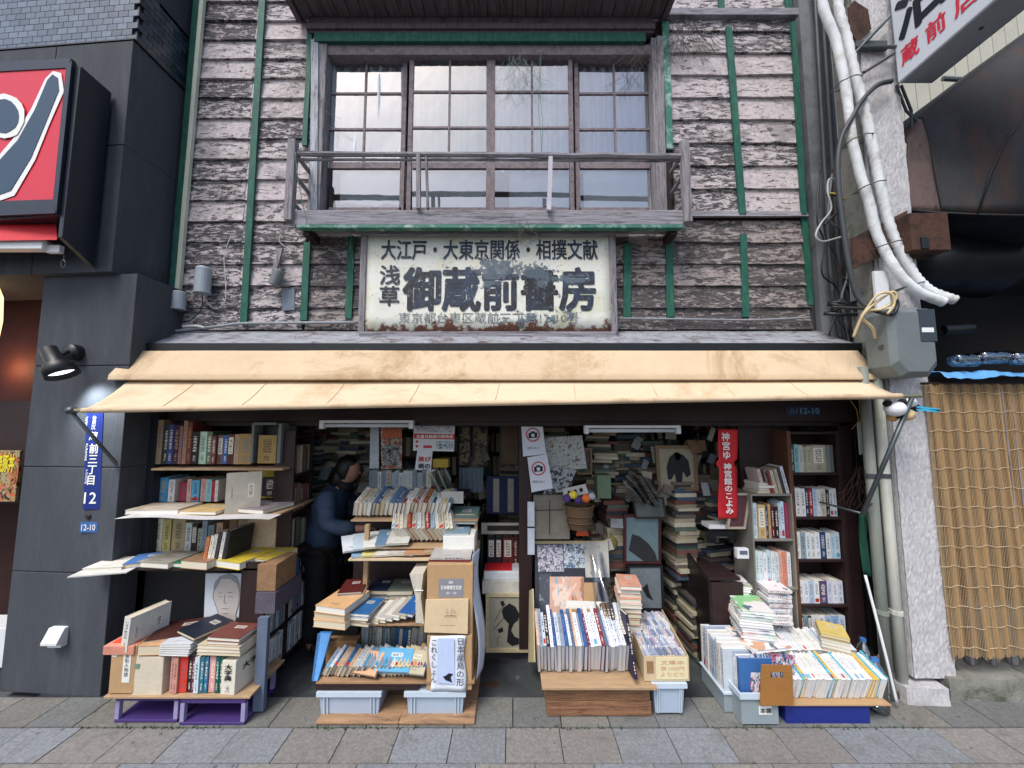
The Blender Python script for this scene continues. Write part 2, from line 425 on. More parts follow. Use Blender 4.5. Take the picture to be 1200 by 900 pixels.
# ------------------------------------------------------------------ books
ORD = ['leftmost','second','third','fourth','fifth','sixth','seventh','eighth','ninth','tenth','eleventh','twelfth','thirteenth','fourteenth','fifteenth','sixteenth','seventeenth','eighteenth','nineteenth','twentieth','twenty-first','twenty-second','twenty-third','twenty-fourth','twenty-fifth','twenty-sixth','twenty-seventh','twenty-eighth','twenty-ninth','thirtieth','thirty-first','thirty-second','thirty-third','thirty-fourth','thirty-fifth','thirty-sixth','thirty-seventh','thirty-eighth','thirty-ninth','fortieth','forty-first','forty-second','forty-third','forty-fourth','forty-fifth','forty-sixth']
def ordn(i, order): return 'leftmost' if i == 0 and order == 'from left' else ('first' if i == 0 else ORD[min(i, 45)]) + ' ' + order
def cname(hx):
    import colorsys
    h = hx.lstrip('#'); r, g, b = [int(h[i:i+2], 16) / 255 for i in (0, 2, 4)]
    hh, l, s = colorsys.rgb_to_hls(r, g, b); hh *= 360
    if s < .12: return 'black' if l < .18 else 'dark grey' if l < .38 else 'grey' if l < .62 else 'pale grey' if l < .78 else 'white'
    if l > .84: return 'off-white'
    tone = 'dark ' if l < .3 else 'pale ' if l > .68 else ''
    if hh < 14 or hh > 340: n = 'red'
    elif hh < 42: n = 'brown' if l < .5 else 'tan'
    elif hh < 68: n = 'olive' if l < .4 else 'yellow'
    elif hh < 165: n = 'green'
    elif hh < 200: n = 'teal' if l < .6 else 'blue'
    elif hh < 255: n = 'blue'
    else: n = 'purple'
    if n == 'tan' and l > .7: return 'cream'
    if n == 'red' and l > .7: return 'pink'
    return tone + n
BOOKN = [0]
def book(loc, T, D, H, col, rot=(0, 0, 0), spine='front', smat=None, cmat=None, parts=None, label=None, group=None, name='book', cat='book', pmat=None):
    """T thickness along x, D depth along y, H height along z; origin at the centre of the bottom."""
    c = min(.003, T * .12); e = .003; t = T / 2
    mb = MB(); mb.box(-t, -t + c, -D/2, D/2, 0, H, 0); mb.box(t - c, t, -D/2, D/2, 0, H, 0)
    if spine == 'front': mb.box(-t + c, t - c, -D/2, -D/2 + c, .0, H, 1); pg = (-D/2 + c, D/2 - e, e, H - e)
    elif spine == 'top': mb.box(-t + c, t - c, -D/2, D/2, H - c, H, 1); pg = (-D/2 + e, D/2 - e, e, H - c)
    elif spine == 'back': mb.box(-t + c, t - c, D/2 - c, D/2, 0, H, 1); pg = (-D/2 + e, D/2 - c, e, H - e)
    smat = smat or S_DARK; cmat = cmat or C_PLAIN
    if parts is None: parts = spine != 'front'
    pb = (-t + c * 1.02, t - c * 1.02, pg[0], pg[1], pg[2], pg[3])
    if not parts: mb.box(*pb, m=2)
    o0 = None
    me = bpy.data.meshes.new(name); me.from_pydata([tuple(v) for v in mb.v], [], mb.f)
    for mt in (cmat, smat, PAGES)[:2 if parts else 3]: me.materials.append(mt)
    me.polygons.foreach_set('material_index', mb.mi); me.update()
    pmat = pmat or PAGES
    if not parts: me.materials[2] = pmat
    if not parts or True:
        o = bpy.data.objects.new(name, me); COL.objects.link(o)
    o.location = loc; o.rotation_euler = rot; o.color = rgb(col)
    if parts:
        p = MB().box(*pb); pm = bpy.data.meshes.new('pages'); pm.from_pydata([tuple(v) for v in p.v], [], p.f); pm.materials.append(pmat)
        q = bpy.data.objects.new('pages', pm); COL.objects.link(q); q.parent = o
    tag(o, label or (cname(col) + ' book'), cat, group); BOOKN[0] += 1
    return o
def flat(cx, cy, z, W, D, T, col, rz=0, spine='front', label=None, group=None, cmat=None, smat=None, tilt=0, **k):
    """a book lying down: W along x, D along y, T thick; rotated so the thickness axis is up"""
    # book local: x thickness, y depth, z height -> world: z thickness, y depth, x height
    M = Matrix.Rotation(rz, 4, 'Z') @ Matrix.Rotation(tilt, 4, 'X') @ Matrix.Rotation(R(90), 4, 'Y')
    off = M.to_3x3() @ Vector((-T/2, 0, -W/2))
    base = Vector((cx, cy, z))
    # local point (-T/2.., z=W/2) must be lowest: thickness axis x -> -z after +90 about Y
    o = book(base - (M.to_3x3() @ Vector((T/2, 0, W/2))), T, D, W, col, M.to_euler(), spine, smat or S_DARK, cmat or C_PRINT, True, label, group, **k)
    return o
WHITES = ['#dcdcd8', '#cfd4d8', '#e4e2dc', '#c8d0d8', '#d8d2c4', '#bcc8d4']
MIX = ['#c9c2ae', '#8a9098', '#6e3a34', '#3c5a74', '#b4a486', '#40564c', '#a8aeb0', '#d6d2c4', '#5a4a42', '#7b8c94']
OLD = ['#9c8668', '#6b5a48', '#8c4a3a', '#b09a78', '#4a3a34', '#7a7264', '#586068']
SMS = [S_DARK, S_LITE, S_DARK, S_LABL, S_BAND, S_BLUE, S_RED]
def pick_s(col, r):
    c = rgb(col); l = (c[0] + c[1] + c[2]) / 3
    return r.choice([S_LITE, S_GOLD, S_LABL]) if l < .12 else r.choice([S_SOFT] * 5 + [S_SOFT2] * 3 + [S_DARK, S_DARK, S_BLUE, S_BAND])
STOCK = MB(); STOCK_COLS = ['#8f8572', '#635a50', '#a0967e', '#45403c', '#6c443c', '#404f60', '#b8b09a', '#525e52', '#33363a', '#a89f88']
def row(origin, rz, length, hr, tr, depth, pal, where, group, seed, stuff=False, lean=0, spine='front', smat=None, jit=.01, order='from left', name='book', backt=0, pmat=None, parts_=None):
    r = random.Random(seed); x = 0; i = 0; M = Matrix.Translation(Vector(origin)) @ Matrix.Rotation(rz, 4, 'Z')
    while x < length - tr[0] * .6:
        T = min(r.uniform(*tr), length - x); H = r.uniform(*hr); c = r.choice(pal)
        dy = r.uniform(0, jit)
        if stuff:
            STOCK.box(x, x + T * .96, dy, dy + depth, 0, H, r.randrange(len(STOCK_COLS)), M)
        else:
            ln = lean + r.uniform(-.015, .015) if lean else 0
            if backt:
                bt_ = backt + r.uniform(-.05, .05); loc = M @ Vector((x + T / 2, depth / 2 * math.cos(bt_) + dy, depth / 2 * math.sin(bt_)))
                E = (Matrix.Rotation(rz, 4, 'Z') @ Matrix.Rotation(ln, 4, 'Y') @ Matrix.Rotation(-bt_, 4, 'X')).to_euler()
                book(loc, T * .95, depth, H, c, E, 'front', smat or pick_s(c, r), None, True, label=f'{cname(c)} {name.replace("_", " ")}, {ordn(i, order)} {where}', group=group, name=name, cat=name.replace('_', ' '), pmat=pmat)
                x += T; i += 1; continue
            loc = M @ Vector((x + T / 2, depth / 2 + dy, 0)); lab = f'{cname(c)} {name.replace("_", " ")}, {ordn(i, order)} {where}'
            book(loc, T * .97, depth, H, c, (0, ln, rz), spine, smat or pick_s(c, r) if spine == 'front' else (smat or r.choice([T_SOFT, T_SOFT, T_SOFT, T_SOFT, T_BAND])), parts=parts_, label=lab, group=group, name=name, cat=name.replace('_', ' '), pmat=pmat)
        x += T * (1.0 if not lean else 1.04); i += 1
    return i
def rowpx(p0, p1, pyb, Y, hpx, tr, depth, pal, where, group, seed, **k):
    a = at(p0, pyb, Y); b = at(p1, pyb, Y); z = a.z
    hr = tuple(at(600, pyb - h, Y).z - z for h in hpx)
    return row((a.x, Y, z), 0, b.x - a.x, hr, tr, depth, pal, where, group, seed, **k)
def listrow(items, pyb, Y, depth, where, group, seed, order='from left', name='book'):
    r = random.Random(seed)
    for i, it in enumerate(items):
        p0, p1, pt, c = it[:4]; a = at(p0, pyb, Y); b = at(p1, pyb, Y); H = at(600, pt, Y).z - a.z
        sm = it[4] if len(it) > 4 and it[4] else pick_s(c, r)
        book((( a.x + b.x) / 2, Y + depth / 2, a.z), (b.x - a.x) * .97, depth * r.uniform(.85, 1), H, c, (0, 0, 0), 'front', sm,
             label=f'{cname(c)} {name}, {ordn(i, order)} {where}', group=group, name=name, cat=name)
def pile(cx, cy, z, n, W, D, tr, pal, where, group, seed, rz=0, spine='front', jit=.01, stuff=False, top=None, name='book', cmat=None, pmat=None):
    r = random.Random(seed); 
    for i in range(n):
        T = r.uniform(*tr); c = r.choice(pal) if not (top and i == n - 1) else top
        if stuff:
            M = Matrix.Translation(Vector((cx + r.uniform(-jit, jit), cy + r.uniform(-jit, jit), z))) @ Matrix.Rotation(rz + r.uniform(-.05, .05), 4, 'Z')
            STOCK.box(-W/2, W/2, -D/2, D/2, 0, T * .96, r.randrange(len(STOCK_COLS)), M)
        else:
            k = ['bottom', 'second', 'third', 'fourth', 'fifth', 'sixth', 'seventh', 'eighth', 'ninth', 'tenth', 'eleventh', 'twelfth', 'thirteenth', 'fourteenth', 'fifteenth'][min(i, 14)]
            lab = f'{cname(c)} {name} lying {"topmost" if i == n-1 and n > 1 else k + " from bottom" if i else "undermost"} {where}'
            flat(cx + r.uniform(-jit, jit), cy + r.uniform(-jit, jit), z, W * r.uniform(.94, 1), D * r.uniform(.94, 1), T * .97, c, rz + r.uniform(-.05, .05), spine, lab, group, cmat=cmat, name=name, cat=name, pmat=pmat)
        z += T
    return z
# ================================================================== THE BOOKSHOP BUILDING
YJ, YK, YF, YW, YB = 2.375, 2.61, 2.90, 3.02, 2.78     # pavement joint, kerb back, shop front, upper wall, balcony front
XL, XR = X(204, 385, YW), X(952, 385, YW)
shop = thing('bookshop_building', 'old two-storey wooden bookshop with peeling weatherboards, green battens and open front', 'building', (0, YF, 0))

def board(x0, x1, z0, z1, Yw, mat, seed, name='weatherboard', out=.025):
    r = random.Random(seed); n = max(3, int((x1 - x0) / .07)); mb = MB(); off = r.uniform(-.004, .004); sl = r.uniform(-.006, .006)
    for i in range(n + 1):
        x = x0 + (x1 - x0) * i / n; q = mnoise.noise(Vector((x * 4, seed * 3.1, 0))); s = sl * (i / n - .5)
        zb = z0 + off + s + q * .006; yo = Yw - out - abs(q) * .005
        mb.v += [Vector((x, Yw - .003, z1 + .012)), Vector((x, yo, zb)), Vector((x, Yw + .004, zb + .001))]
    for i in range(n):
        a = i * 3; b = a + 3
        mb.f += [[a, a + 1, b + 1, b], [a + 1, a + 2, b + 2, b + 1]]; mb.mi += [0, 0]
    mb.f += [[0, 2, 1], [n * 3, n * 3 + 1, n * 3 + 2]]; mb.mi += [0, 0]
    return mb.build(name, mat, shop)
# backing wall behind the boards (with the window opening left free)
WX0, WX1 = X(372, 150, YW), X(772, 150, YW); WZ0, WZ1 = Z(262, YW), Z(40, YW)
ZT = Z(-160, YW)
back = MB().box(XL, WX0, YW, YW + .1, 2.1, ZT).box(WX1, XR, YW, YW + .1, 2.1, ZT).box(WX0, WX1, YW, YW + .1, 2.1, WZ0).box(WX0, WX1, YW, YW + .1, WZ1, ZT)
back.build('backing_wall', DARKW, shop)
dz = Z(288, YW) - Z(313, YW); zb0 = Z(387, YW)
k = 0; z = zb0
bxL = [X(p, 250, YW) for p in (207, 288, 364)]
while z < ZT - dz:
    lowz = z < Z(262, YW)
    spans = [(XL + .012, bxL[1]), (bxL[1], X(362, 250, YW))]
    for j, (a, b) in enumerate(spans): board(a, b - .003, z, z + dz, YW, PEEL, 100 + k * 7 + j)
    if z + dz < Z(250, YW):
        cuts = [X(362, 330, YW), X(410, 330, YW), X(574, 330, YW), X(737, 330, YW)]
        for j in range(3): board(cuts[j], cuts[j + 1] - .003, z, z + dz * .99, YW - .002, PEEL_LO, 300 + k * 7 + j)
    k += 1; z += dz
dzr = Z(200, YW) - Z(227, YW); z = Z(251, YW); k = 0
while z < ZT - dzr:
    for j, (a, b) in enumerate([(X(786, 150, YW), X(863, 150, YW)), (X(863, 150, YW), XR - .02)]):
        board(a, b - .003, z, z + dzr, YW - .012, PEEL, 500 + k * 7 + j)
    k += 1; z += dzr
z = Z(387, YW); k = 0
while z < Z(262, YW):
    for j, (a, b) in enumerate([(X(737, 330, YW), X(788, 330, YW)), (X(788, 330, YW), X(873, 330, YW)), (X(873, 330, YW), XR - .015)]):
        board(a, b - .003, z, min(z + dz, Z(253, YW)), YW - .002, PEEL_LO, 700 + k * 7 + j)
    k += 1; z += dz
board(X(786, 250, YW), XR - .01, Z(257, YW), Z(250, YW), YW - .03, GREYW, 11, 'drip_rail')
bx('cornice_rail', GREYW, shop, X(770, 20, YW), XR + .02, YW - .07, YW - .005, Z(27, YW), Z(19, YW), .004)
# corner boards and green battens
def batten(p0, y0, p1, y1, wpx, Yb, mat=GREEN, name='green_batten', th=.02):
    a, b = at(p0, y0, Yb), at(p1, y1, Yb); hw = wpx / 2 * Yb / F_PX
    mb = MB(); n = 6
    for i in range(n + 1):
        q = a.lerp(b, i / n); jx = (mnoise.noise(q * 2.3) * .004)
        for dx, dy in ((-hw, -th), (hw, -th), (hw, 0), (-hw, 0)): mb.v.append(Vector((q.x + dx + jx, Yb + dy, q.z)))
    for i in range(n):
        for s_ in range(4):
            c = i * 4 + s_; d = i * 4 + (s_ + 1) % 4
            mb.f.append([c, c + 4, d + 4, d]); mb.mi.append(0)
    mb.f += [[0, 1, 2, 3], [n*4+3, n*4+2, n*4+1, n*4]]; mb.mi += [0, 0]
    return mb.build(name, mat, shop)
YBt = YW - .026
batten(236, -40, 200, 386, 8, YBt); batten(311, -40, 287, 378, 8, YBt)
batten(365, 30, 358, 172, 6, YBt); batten(361, 285, 357, 376, 8, YBt); batten(413, 278, 409, 374, 8, YW - .014)
batten(735, 286, 734, 372, 9, YW - .014); batten(783, 276, 785, 372, 9, YW - .014)
batten(779, 28, 784, 176, 8, YBt - .012, GREEN2); batten(853, 34, 869, 252, 8, YBt - .012); batten(870, 276, 873, 372, 8, YW - .012)
batten(928, 28, 941, 252, 6, YBt - .012); batten(941, 252, 948, 358, 7, YW - .012); batten(843, -20, 845, 14, 7, YBt - .012)
batten(920, -20, 924, 14, 8, YBt - .012)
batten(243, -40, 207, 386, 5, YW - .03, plain('cream_downpipe_paint', '#c3c8b6', .6, .1), 'corner_trim', .03)

# window: bay frame, four sashes with muntins, panes and the green head rail
yf = YW - .03
wf = bx('window_frame', GREYV, shop, X(366, 150, yf), X(380, 150, yf), yf - .02, YW + .08, WZ0, Z(44, yf))
def wbox(x0, x1, py0, py1, Y0, Y1, mat=WINW, par=wf, name='window_frame', bev=.002):
    return bx(name, mat, par, X(x0, (py0+py1)/2, Y0), X(x1, (py0+py1)/2, Y0), Y0, Y1, Z(py1, Y0), Z(py0, Y0), bev)
wbox(767, 779, 44, 262, yf - .02, YW + .08, GREYV, wf, 'jamb'); wbox(380, 767, 52, 64, yf - .005, YW + .08, WINW, wf, 'head')
wbox(380, 767, 246, 262, yf - .005, YW + .08, GREYW, wf, 'sill')
wbox(368, 757, 38, 48, yf - .04, YW - .01, GREEN, shop, 'green_head_rail')
wbox(362, 766, 20, 38, yf - .03, YW - .002, SOFF, shop, 'soffit_moulding'); wbox(358, 768, 27, 33, yf - .05, YW - .035, SOFF, shop, 'soffit_moulding')
for i, (a, b, Ys, top) in enumerate([(380, 475, YW + .035, 62), (478, 575, YW + .005, 60), (575, 672, YW + .005, 60), (674, 767, YW + .035, 62)]):
    s = thing('sash', None, None); s.parent = shop; s.location = Vector((X(a, 150, Ys), Ys, WZ0)) - wloc(shop)
    def sb(x0, x1, y0, y1, d0=0, d1=.03, name='sash_rail'): return wbox(x0, x1, y0, y1, Ys + d0, Ys + d1, WINW, s, name, 0)
    st = 5
    sb(a, a + st, top, 250, name='stile'); sb(b - st, b, top, 250, name='stile')
    sb(a + st, b - st, top, top + 6); sb(a + st, b - st, 190, 197); sb(a + st, b - st, 243, 250)
    mid = (a + b) / 2
    sb(mid - 1.2, mid + 1.2, top + 6, 190, .006, .022, 'muntin')
    for yy in (top + 46, top + 88): sb(a + st, b - st, yy, yy + 2.4, .005, .023, 'muntin')
    ys = [top + 6, top + 46, top + 88, 190]
    for r_ in range(3):
        for c_ in range(2):
            x0, x1 = (a + st, mid) if c_ == 0 else (mid, b - st)
            q = MB().poly([at(x0, ys[r_+1], Ys + .014), at(x1, ys[r_+1], Ys + .014), at(x1, ys[r_], Ys + .014), at(x0, ys[r_], Ys + .014)]); 
            for v in q.v: v.y = Ys + .014 + RNG.uniform(-.0012, .0012)
            q.build('pane', GLASS, s)
    MB().poly([at(a + st, 243, Ys + .014), at(b - st, 243, Ys + .014), at(b - st, 197, Ys + .014), at(a + st, 197, Ys + .014)]).build('pane', GLASS, s)

# upstairs room behind the glass, closed and dim
rm = MB(); x0, x1, y0, y1, z0, z1 = WX0 - .3, WX1 + .3, YW + .101, YW + 1.8, WZ0 - .25, WZ1 + .1
rm.poly([(x0,y1,z0),(x1,y1,z0),(x1,y1,z1),(x0,y1,z1)]).poly([(x0,y0,z0),(x1,y0,z0),(x1,y1,z0),(x0,y1,z0)]).poly([(x0,y0,z1),(x0,y1,z1),(x1,y1,z1),(x1,y0,z1)])
rm.poly([(x0,y0,z0),(x0,y1,z0),(x0,y1,z1),(x0,y0,z1)]).poly([(x1,y0,z0),(x1,y0,z1),(x1,y1,z1),(x1,y1,z0)])
rm.build('upstairs_room', DARKROOM, shop)
def curtain(p0, p1, pt, pb, Y, nf, label, mat=CURT, amp=.04, hem=0, seed=1):
    a, b = X(p0, (pt+pb)/2, Y), X(p1, (pt+pb)/2, Y); zt, zb = Z(pt, Y), Z(pb, Y); r = random.Random(seed); ph = r.uniform(0, 6)
    def fn(u, v):
        x = a + (b - a) * u; f = math.sin(u * nf * 6.28 + ph + .8 * math.sin(u * 9)) * amp * (.5 + .5 * v)
        zz = zt + (zb - zt) * v
        if v == 1: zz += hem * math.sin(u * 3.1)
        return (x, Y + f + mnoise.noise(Vector((u * 5, v * 3, seed))) * amp, zz)
    o = MB().grid(fn, nf * 10, 10).build('curtain', mat, None, smooth=True)
    return tag(o, label, 'curtain', 'curtains behind the upstairs window')
curtain(381, 474, 54, 200, YW + .09, 7, 'thin pale curtain behind the upper panes of the leftmost upstairs sash', seed=2)
curtain(480, 574, 54, 200, YW + .085, 6, 'pale greenish curtain filling the second upstairs sash from left', plain('greenish_net_curtain', '#d2e2de', .95, .12, 4, .1, streak=(6, 1, 1)), seed=5)
curtain(577, 671, 54, 200, YW + .09, 7, 'pale curtain behind the third upstairs sash where net hangs outside', seed=8)
curtain(680, 768, 54, 202, YW + .10, 8, 'thin lavender grey curtain behind the rightmost upstairs sash', plain('lavender_curtain', '#dce0ee', .95, .1, 4, .1, streak=(6, 1, 1)), seed=4)
curtain(398, 475, 194, 238, YW + .08, 2, 'white cloth hanging with a curved hem behind the lowest left upstairs pane', CURTW, .018, -.02, 3)
curtain(484, 570, 196, 252, YW + .08, 3, 'crumpled white plastic sheet behind the lower pane of the second sash', CURTW, .022, .0, 6)
curtain(597, 668, 200, 244, YW + .085, 2, 'pale grey blue cloth behind the lower pane of the third sash', CURT, .018, .02, 9)
curtain(684, 766, 199, 252, YW + .075, 1, 'flat white sheet behind the lower pane of the rightmost sash', CURTW, .012, 0, 12)

# canopy over the window: planked soffit, seen from below
cz = Z(21, YW - .05); cx0, cx1 = X(358, 21, YW), X(772, 21, YW); n = 29; yfront = 2.74
for i in range(n):
    a = cx0 + (cx1 - cx0) * i / n; b = cx0 + (cx1 - cx0) * (i + 1) / n; j = RNG.uniform(-.003, .003)
    MB().box(a + .003, b - .003, yfront, YW - .04, cz + j, cz + .015 + j).build('soffit_board', SOFF, shop)
MB().box(cx0 - .04, cx1 + .04, yfront - .03, YW - .03, cz + .021, cz + .08).box(cx0 - .045, cx0 - .003, yfront - .03, YW - .035, cz - .03, cz + .02).box(cx1 + .003, cx1 + .045, yfront - .03, YW - .035, cz - .03, cz + .02).build('canopy_frame', SOFF, shop)

# balcony with its worn rails
bal = thing('balcony', None, None); bal.parent = shop; bal.location = Vector((0, YB, Z(265, YB))) - wloc(shop)
zb1, zb2 = Z(263, YB), Z(246, YB); bx0, bx1 = X(344, 250, YB), X(804, 250, YB)
board(bx0, bx1, zb1, zb2 - .01, YB + .03, GREYW, 21, 'balcony_fascia', .028)
bx('balcony_beam', GREYW, bal, bx0, bx1, YB, YB + .06, zb1, zb2, .004)
nb = 5
for i in range(nb):
    ya = YB + .062 + (YW - .04 - YB - .062) * i / nb; yb_ = YB + .062 + (YW - .04 - YB - .062) * (i + 1) / nb
    bx('floor_board', GREYW, bal, bx0 + .01, bx1 - .01, ya + .002, yb_ - .002, zb1 + .02, zb1 + .045)
bx('green_underside_strip', GREEN2, bal, bx0 + .03, bx1 - .02, YB - .004, YB + .05, zb1 - .028, zb1 - .002, .002)
bx('joist', DARKW, bal, bx0 + .05, bx0 + .1, YB + .05, YW - .03, zb1 - .06, zb1 - .002); bx('joist', DARKW, bal, bx1 - .1, bx1 - .05, YB + .05, YW - .03, zb1 - .06, zb1 - .002)
def rail(p0, p1, r, mat, par, name):
    mb = MB(); n = 14; pts = []
    for i in range(n + 1):
        q = Vector(p0).lerp(Vector(p1), i / n); q.z += mnoise.noise(q * 5) * .006; pts.append(q)
    return mb.tube(pts, [r * (1 + .25 * mnoise.noise(q * 17)) for q in pts], 7, 0).build(name, mat, par)
rail(at(345, 180, YB), at(803, 183, YB), .021, GREYW, bal, 'top_rail')
rail(at(345, 187, YB + .02), at(803, 188, YB + .02), .012, GREYW, bal, 'under_rail')
for (p, py0, py1, w_) in ((342, 166, 260, 9), (803, 167, 262, 9)):
    bx('corner_post', GREYV, bal, X(p - w_/2, 215, YB), X(p + w_/2, 215, YB), YB - .035, YB + .02, Z(py1, YB), Z(py0, YB), .004)
def slim(p0, y0, p1, y1, wpx, Y, name, mat=GREYV, par=bal, th=.03):
    a, b = at(p0, y0, Y), at(p1, y1, Y); hw = wpx/2*Y/F_PX
    MB().slab([(a.x - hw, Y, a.z), (b.x - hw, Y, b.z), (b.x + hw, Y, b.z), (a.x + hw, Y, a.z)], (0, -th, 0)).build(name, mat, par)
slim(491, 182, 491, 246, 5, YB, 'baluster'); slim(500, 186, 502, 246, 2.5, YB + .02, 'baluster'); slim(645, 186, 643, 248, 5, YB - .01, 'baluster', plain('pale_batten', '#b8b4bc', .8, .2, 9, .3))
for sx, p in ((-1, 349), (1, 797)):
    for z_, dzz in ((Z(181, YB), .0), (Z(205, YB), -.01), (Z(238, YB), 0)):
        q0 = Vector((X(p - 4 * -sx, 215, YB), YB, z_)); q1 = Vector((q0.x, YW - .03, z_ + dzz - .01))
        rail(q0, q1, .016, GREYV, bal, 'side_rail')
# vertical grey jamb posts beside the bay
batten(371, 50, 369, 248, 9, YW - .032, plain('peeling_white_post', '#aeb2b8', .85, .4, 7, .5, dirt='#5c5960', streak=(10, 10, 1)), 'bay_post', .03)
batten(772, 46, 776, 250, 8, YW - .032, GREYV, 'bay_post', .03)

# shop-name board
sign = thing('shop_sign', 'weathered cream shop-name board with big black Japanese characters and flaked grey patches above the awning', 'sign', (X(572, 330, YW - .1), YW - .1, Z(390, YW)))
YS = YW - .11
def sign_coord(t):
    tc = t.add('TexCoord'); tc.object = sign; return tc.outputs['Object']
def flake(t):      # worn-away patches shared by the enamel and the lettering painted on it
    co = sign_coord(t); sp = t.add('SeparateXYZ'); t.link(co, sp.inputs[0]); x, z = sp.outputs[0], sp.outputs[2]; acc = None
    for cx, cz, rx, rz, h in ((.05, .50, .19, .12, .21), (.02, .39, .13, .12, .17), (.34, .47, .24, .08, .20), (.62, .40, .30, .05, .17), (.44, .36, .1, .08, .12), (.10, .27, .16, .07, .07), (.33, .07, .50, .09, .13), (.60, .14, .22, .08, .08), (-.33, .50, .07, .04, .12), (.12, .64, .10, .05, .08), (.30, .25, .10, .06, .06), (.55, .26, .12, .06, .07)):
        dx = t.math('DIVIDE', t.math('SUBTRACT', x, cx), rx); dz_ = t.math('DIVIDE', t.math('SUBTRACT', z, cz), rz)
        d = t.math('SQRT', t.math('ADD', t.math('MULTIPLY', dx, dx), t.math('MULTIPLY', dz_, dz_)))
        g = t.math('MULTIPLY', t.math('MAXIMUM', t.math('SUBTRACT', 1.25, d), 0.0), h)
        acc = g if acc is None else t.math('MAXIMUM', acc, g)
    n = t.noise(co, 13, 8, .75, .6); n2 = t.noise(co, 45, 5, .7)
    s_ = t.math('ADD', t.math('ADD', t.math('MULTIPLY', n, .65), t.math('MULTIPLY', n2, .35)), acc)
    return co, z, n2, t.ramp(s_, [(.612, 0.0), (.624, 1.0)])
def sign_face():
    t = NT('flaking_sign_enamel'); co, z, n2, m = flake(t)
    base = t.ramp(t.noise(co, 2.6, 6, .65), [(.3, rgb('#e2dcc2')), (.5, rgb('#d9dad2')), (.62, rgb('#cdccb4')), (.74, rgb('#b0a885'))])
    base = t.mix(t.ramp(t.noise(co, 30, 5, .75), [(.6, 0.0), (.68, .7)]), base, rgb('#8f8d7c'))
    base = t.mix(m, base, t.ramp(n2, [(.3, rgb('#48545e')), (.7, rgb('#77828a'))]))
    rs = t.math('ADD', t.noise(co, 9, 6, .7), t.math('MULTIPLY', t.math('SUBTRACT', .085, z), 2.2))
    base = t.mix(t.ramp(rs, [(.58, 0.0), (.66, .95)]), base, rgb('#6b3a24'))
    t.set(base, .55, 0, .4); t.bump(m, .5, .003); return t.m
def ink_mat():
    t = NT('worn_sign_ink'); co, z, n2, m = flake(t)
    c = t.ramp(t.noise(co, 5, 6, .7, .5), [(.42, rgb('#14161c')), (.62, rgb('#26364e')), (.78, rgb('#48607e'))])
    m2 = t.ramp(t.noise(co, 38, 6, .8, .5), [(.60, 0.0), (.63, .8)]); c = t.mix(m2, c, rgb('#a8aaa2'))
    t.set(t.mix(t.math('MULTIPLY', m, .8), c, rgb('#56636e')), .6); return t.m
def ink_faded():
    t = NT('faded_sign_ink'); co, z, n2, m = flake(t)
    c = t.ramp(t.noise(co, 24, 5, .7), [(.38, rgb('#3d444c')), (.58, rgb('#7d8486')), (.66, rgb('#b8bcb0'))])
    t.set(t.mix(m, c, rgb('#66727a')), .6); return t.m
SIGNF, SINK, SFAD = sign_face(), ink_mat(), ink_faded()
def rct(p0, p1, q0, q1, Y): m = (q0 + q1) / 2; return (X(p0, m, Y), X(p1, m, Y), Z(q1, Y), Z(q0, Y))
a0, a1, c0, c1 = rct(428, 716, 275, 391, YS)
MB().grid(lambda u, v: (a0 + (a1-a0)*u, YS + .0015*math.sin(u*7), c0 + (c1-c0)*v), 24, 6).build('sign_panel', SIGNF, sign, True, .006)
for nm, r_ in (('frame_rail', (422, 722, 270, 276)), ('frame_rail', (422, 722, 389, 396))):
    a, b, c, d = rct(*r_, YS); bx(nm, GREYW, sign, a, b, YS - .018, YS + .05, c, d, .003)
for r_ in ((422, 429, 276, 389), (715, 722, 276, 389)):
    a, b, c, d = rct(*r_, YS); bx('frame_stile', GREYV, sign, a, b, YS - .016, YS + .05, c, d, .003)
YT = YS - .0075
text('大江戸・大東京関係・相撲文献', rct(447, 700, 281, 304, YT), YT, SINK, sign, bold=.022)
text('御蔵前書房', rct(473, 697, 314, 364, YT), YT, SINK, sign, bold=.036)
text('浅草', rct(445, 468, 311, 358, YT), YT, SINK, sign, bold=.02, vertical=True)
text('東京都台東区蔵前三丁目12-10号', rct(467, 678, 366, 379, YT), YT, SFAD, sign, bold=.0)
for p in (424, 719): bx('hanger', RUST, sign, X(p-1.5, 262, YS), X(p+1.5, 262, YS), YS, YW - .02, Z(272, YS), Z(266, YS))

# pent roof above the awning
zE, zW_ = Z(405, 2.74), Z(388, YW - .01)
def pent(u, v):
    x = (X(152, 405, 2.74) * (1-v) + (XL - .02) * v) * (1-u) + (X(1008, 405, 2.74) * (1-v) + (XR + .03) * v) * u
    return (x, 2.74 + (YW - .01 - 2.74) * v, zE + (zW_ - zE) * v + mnoise.noise(Vector((x*3, v*2, 0))) * .006)
MB().grid(pent, 60, 5).build('pent_roof', FLASH, shop, True, .006)
bx('eave_edge', BLACK, shop, X(150, 405, 2.72), X(1010, 405, 2.72), 2.715, 2.738, Z(411, 2.72), Z(402, 2.72), .003)
MB().box(XL - .1, XR + .2, 2.745, YW + .3, zE - .16, zE - .03).build('eave_box', DARKW, shop)

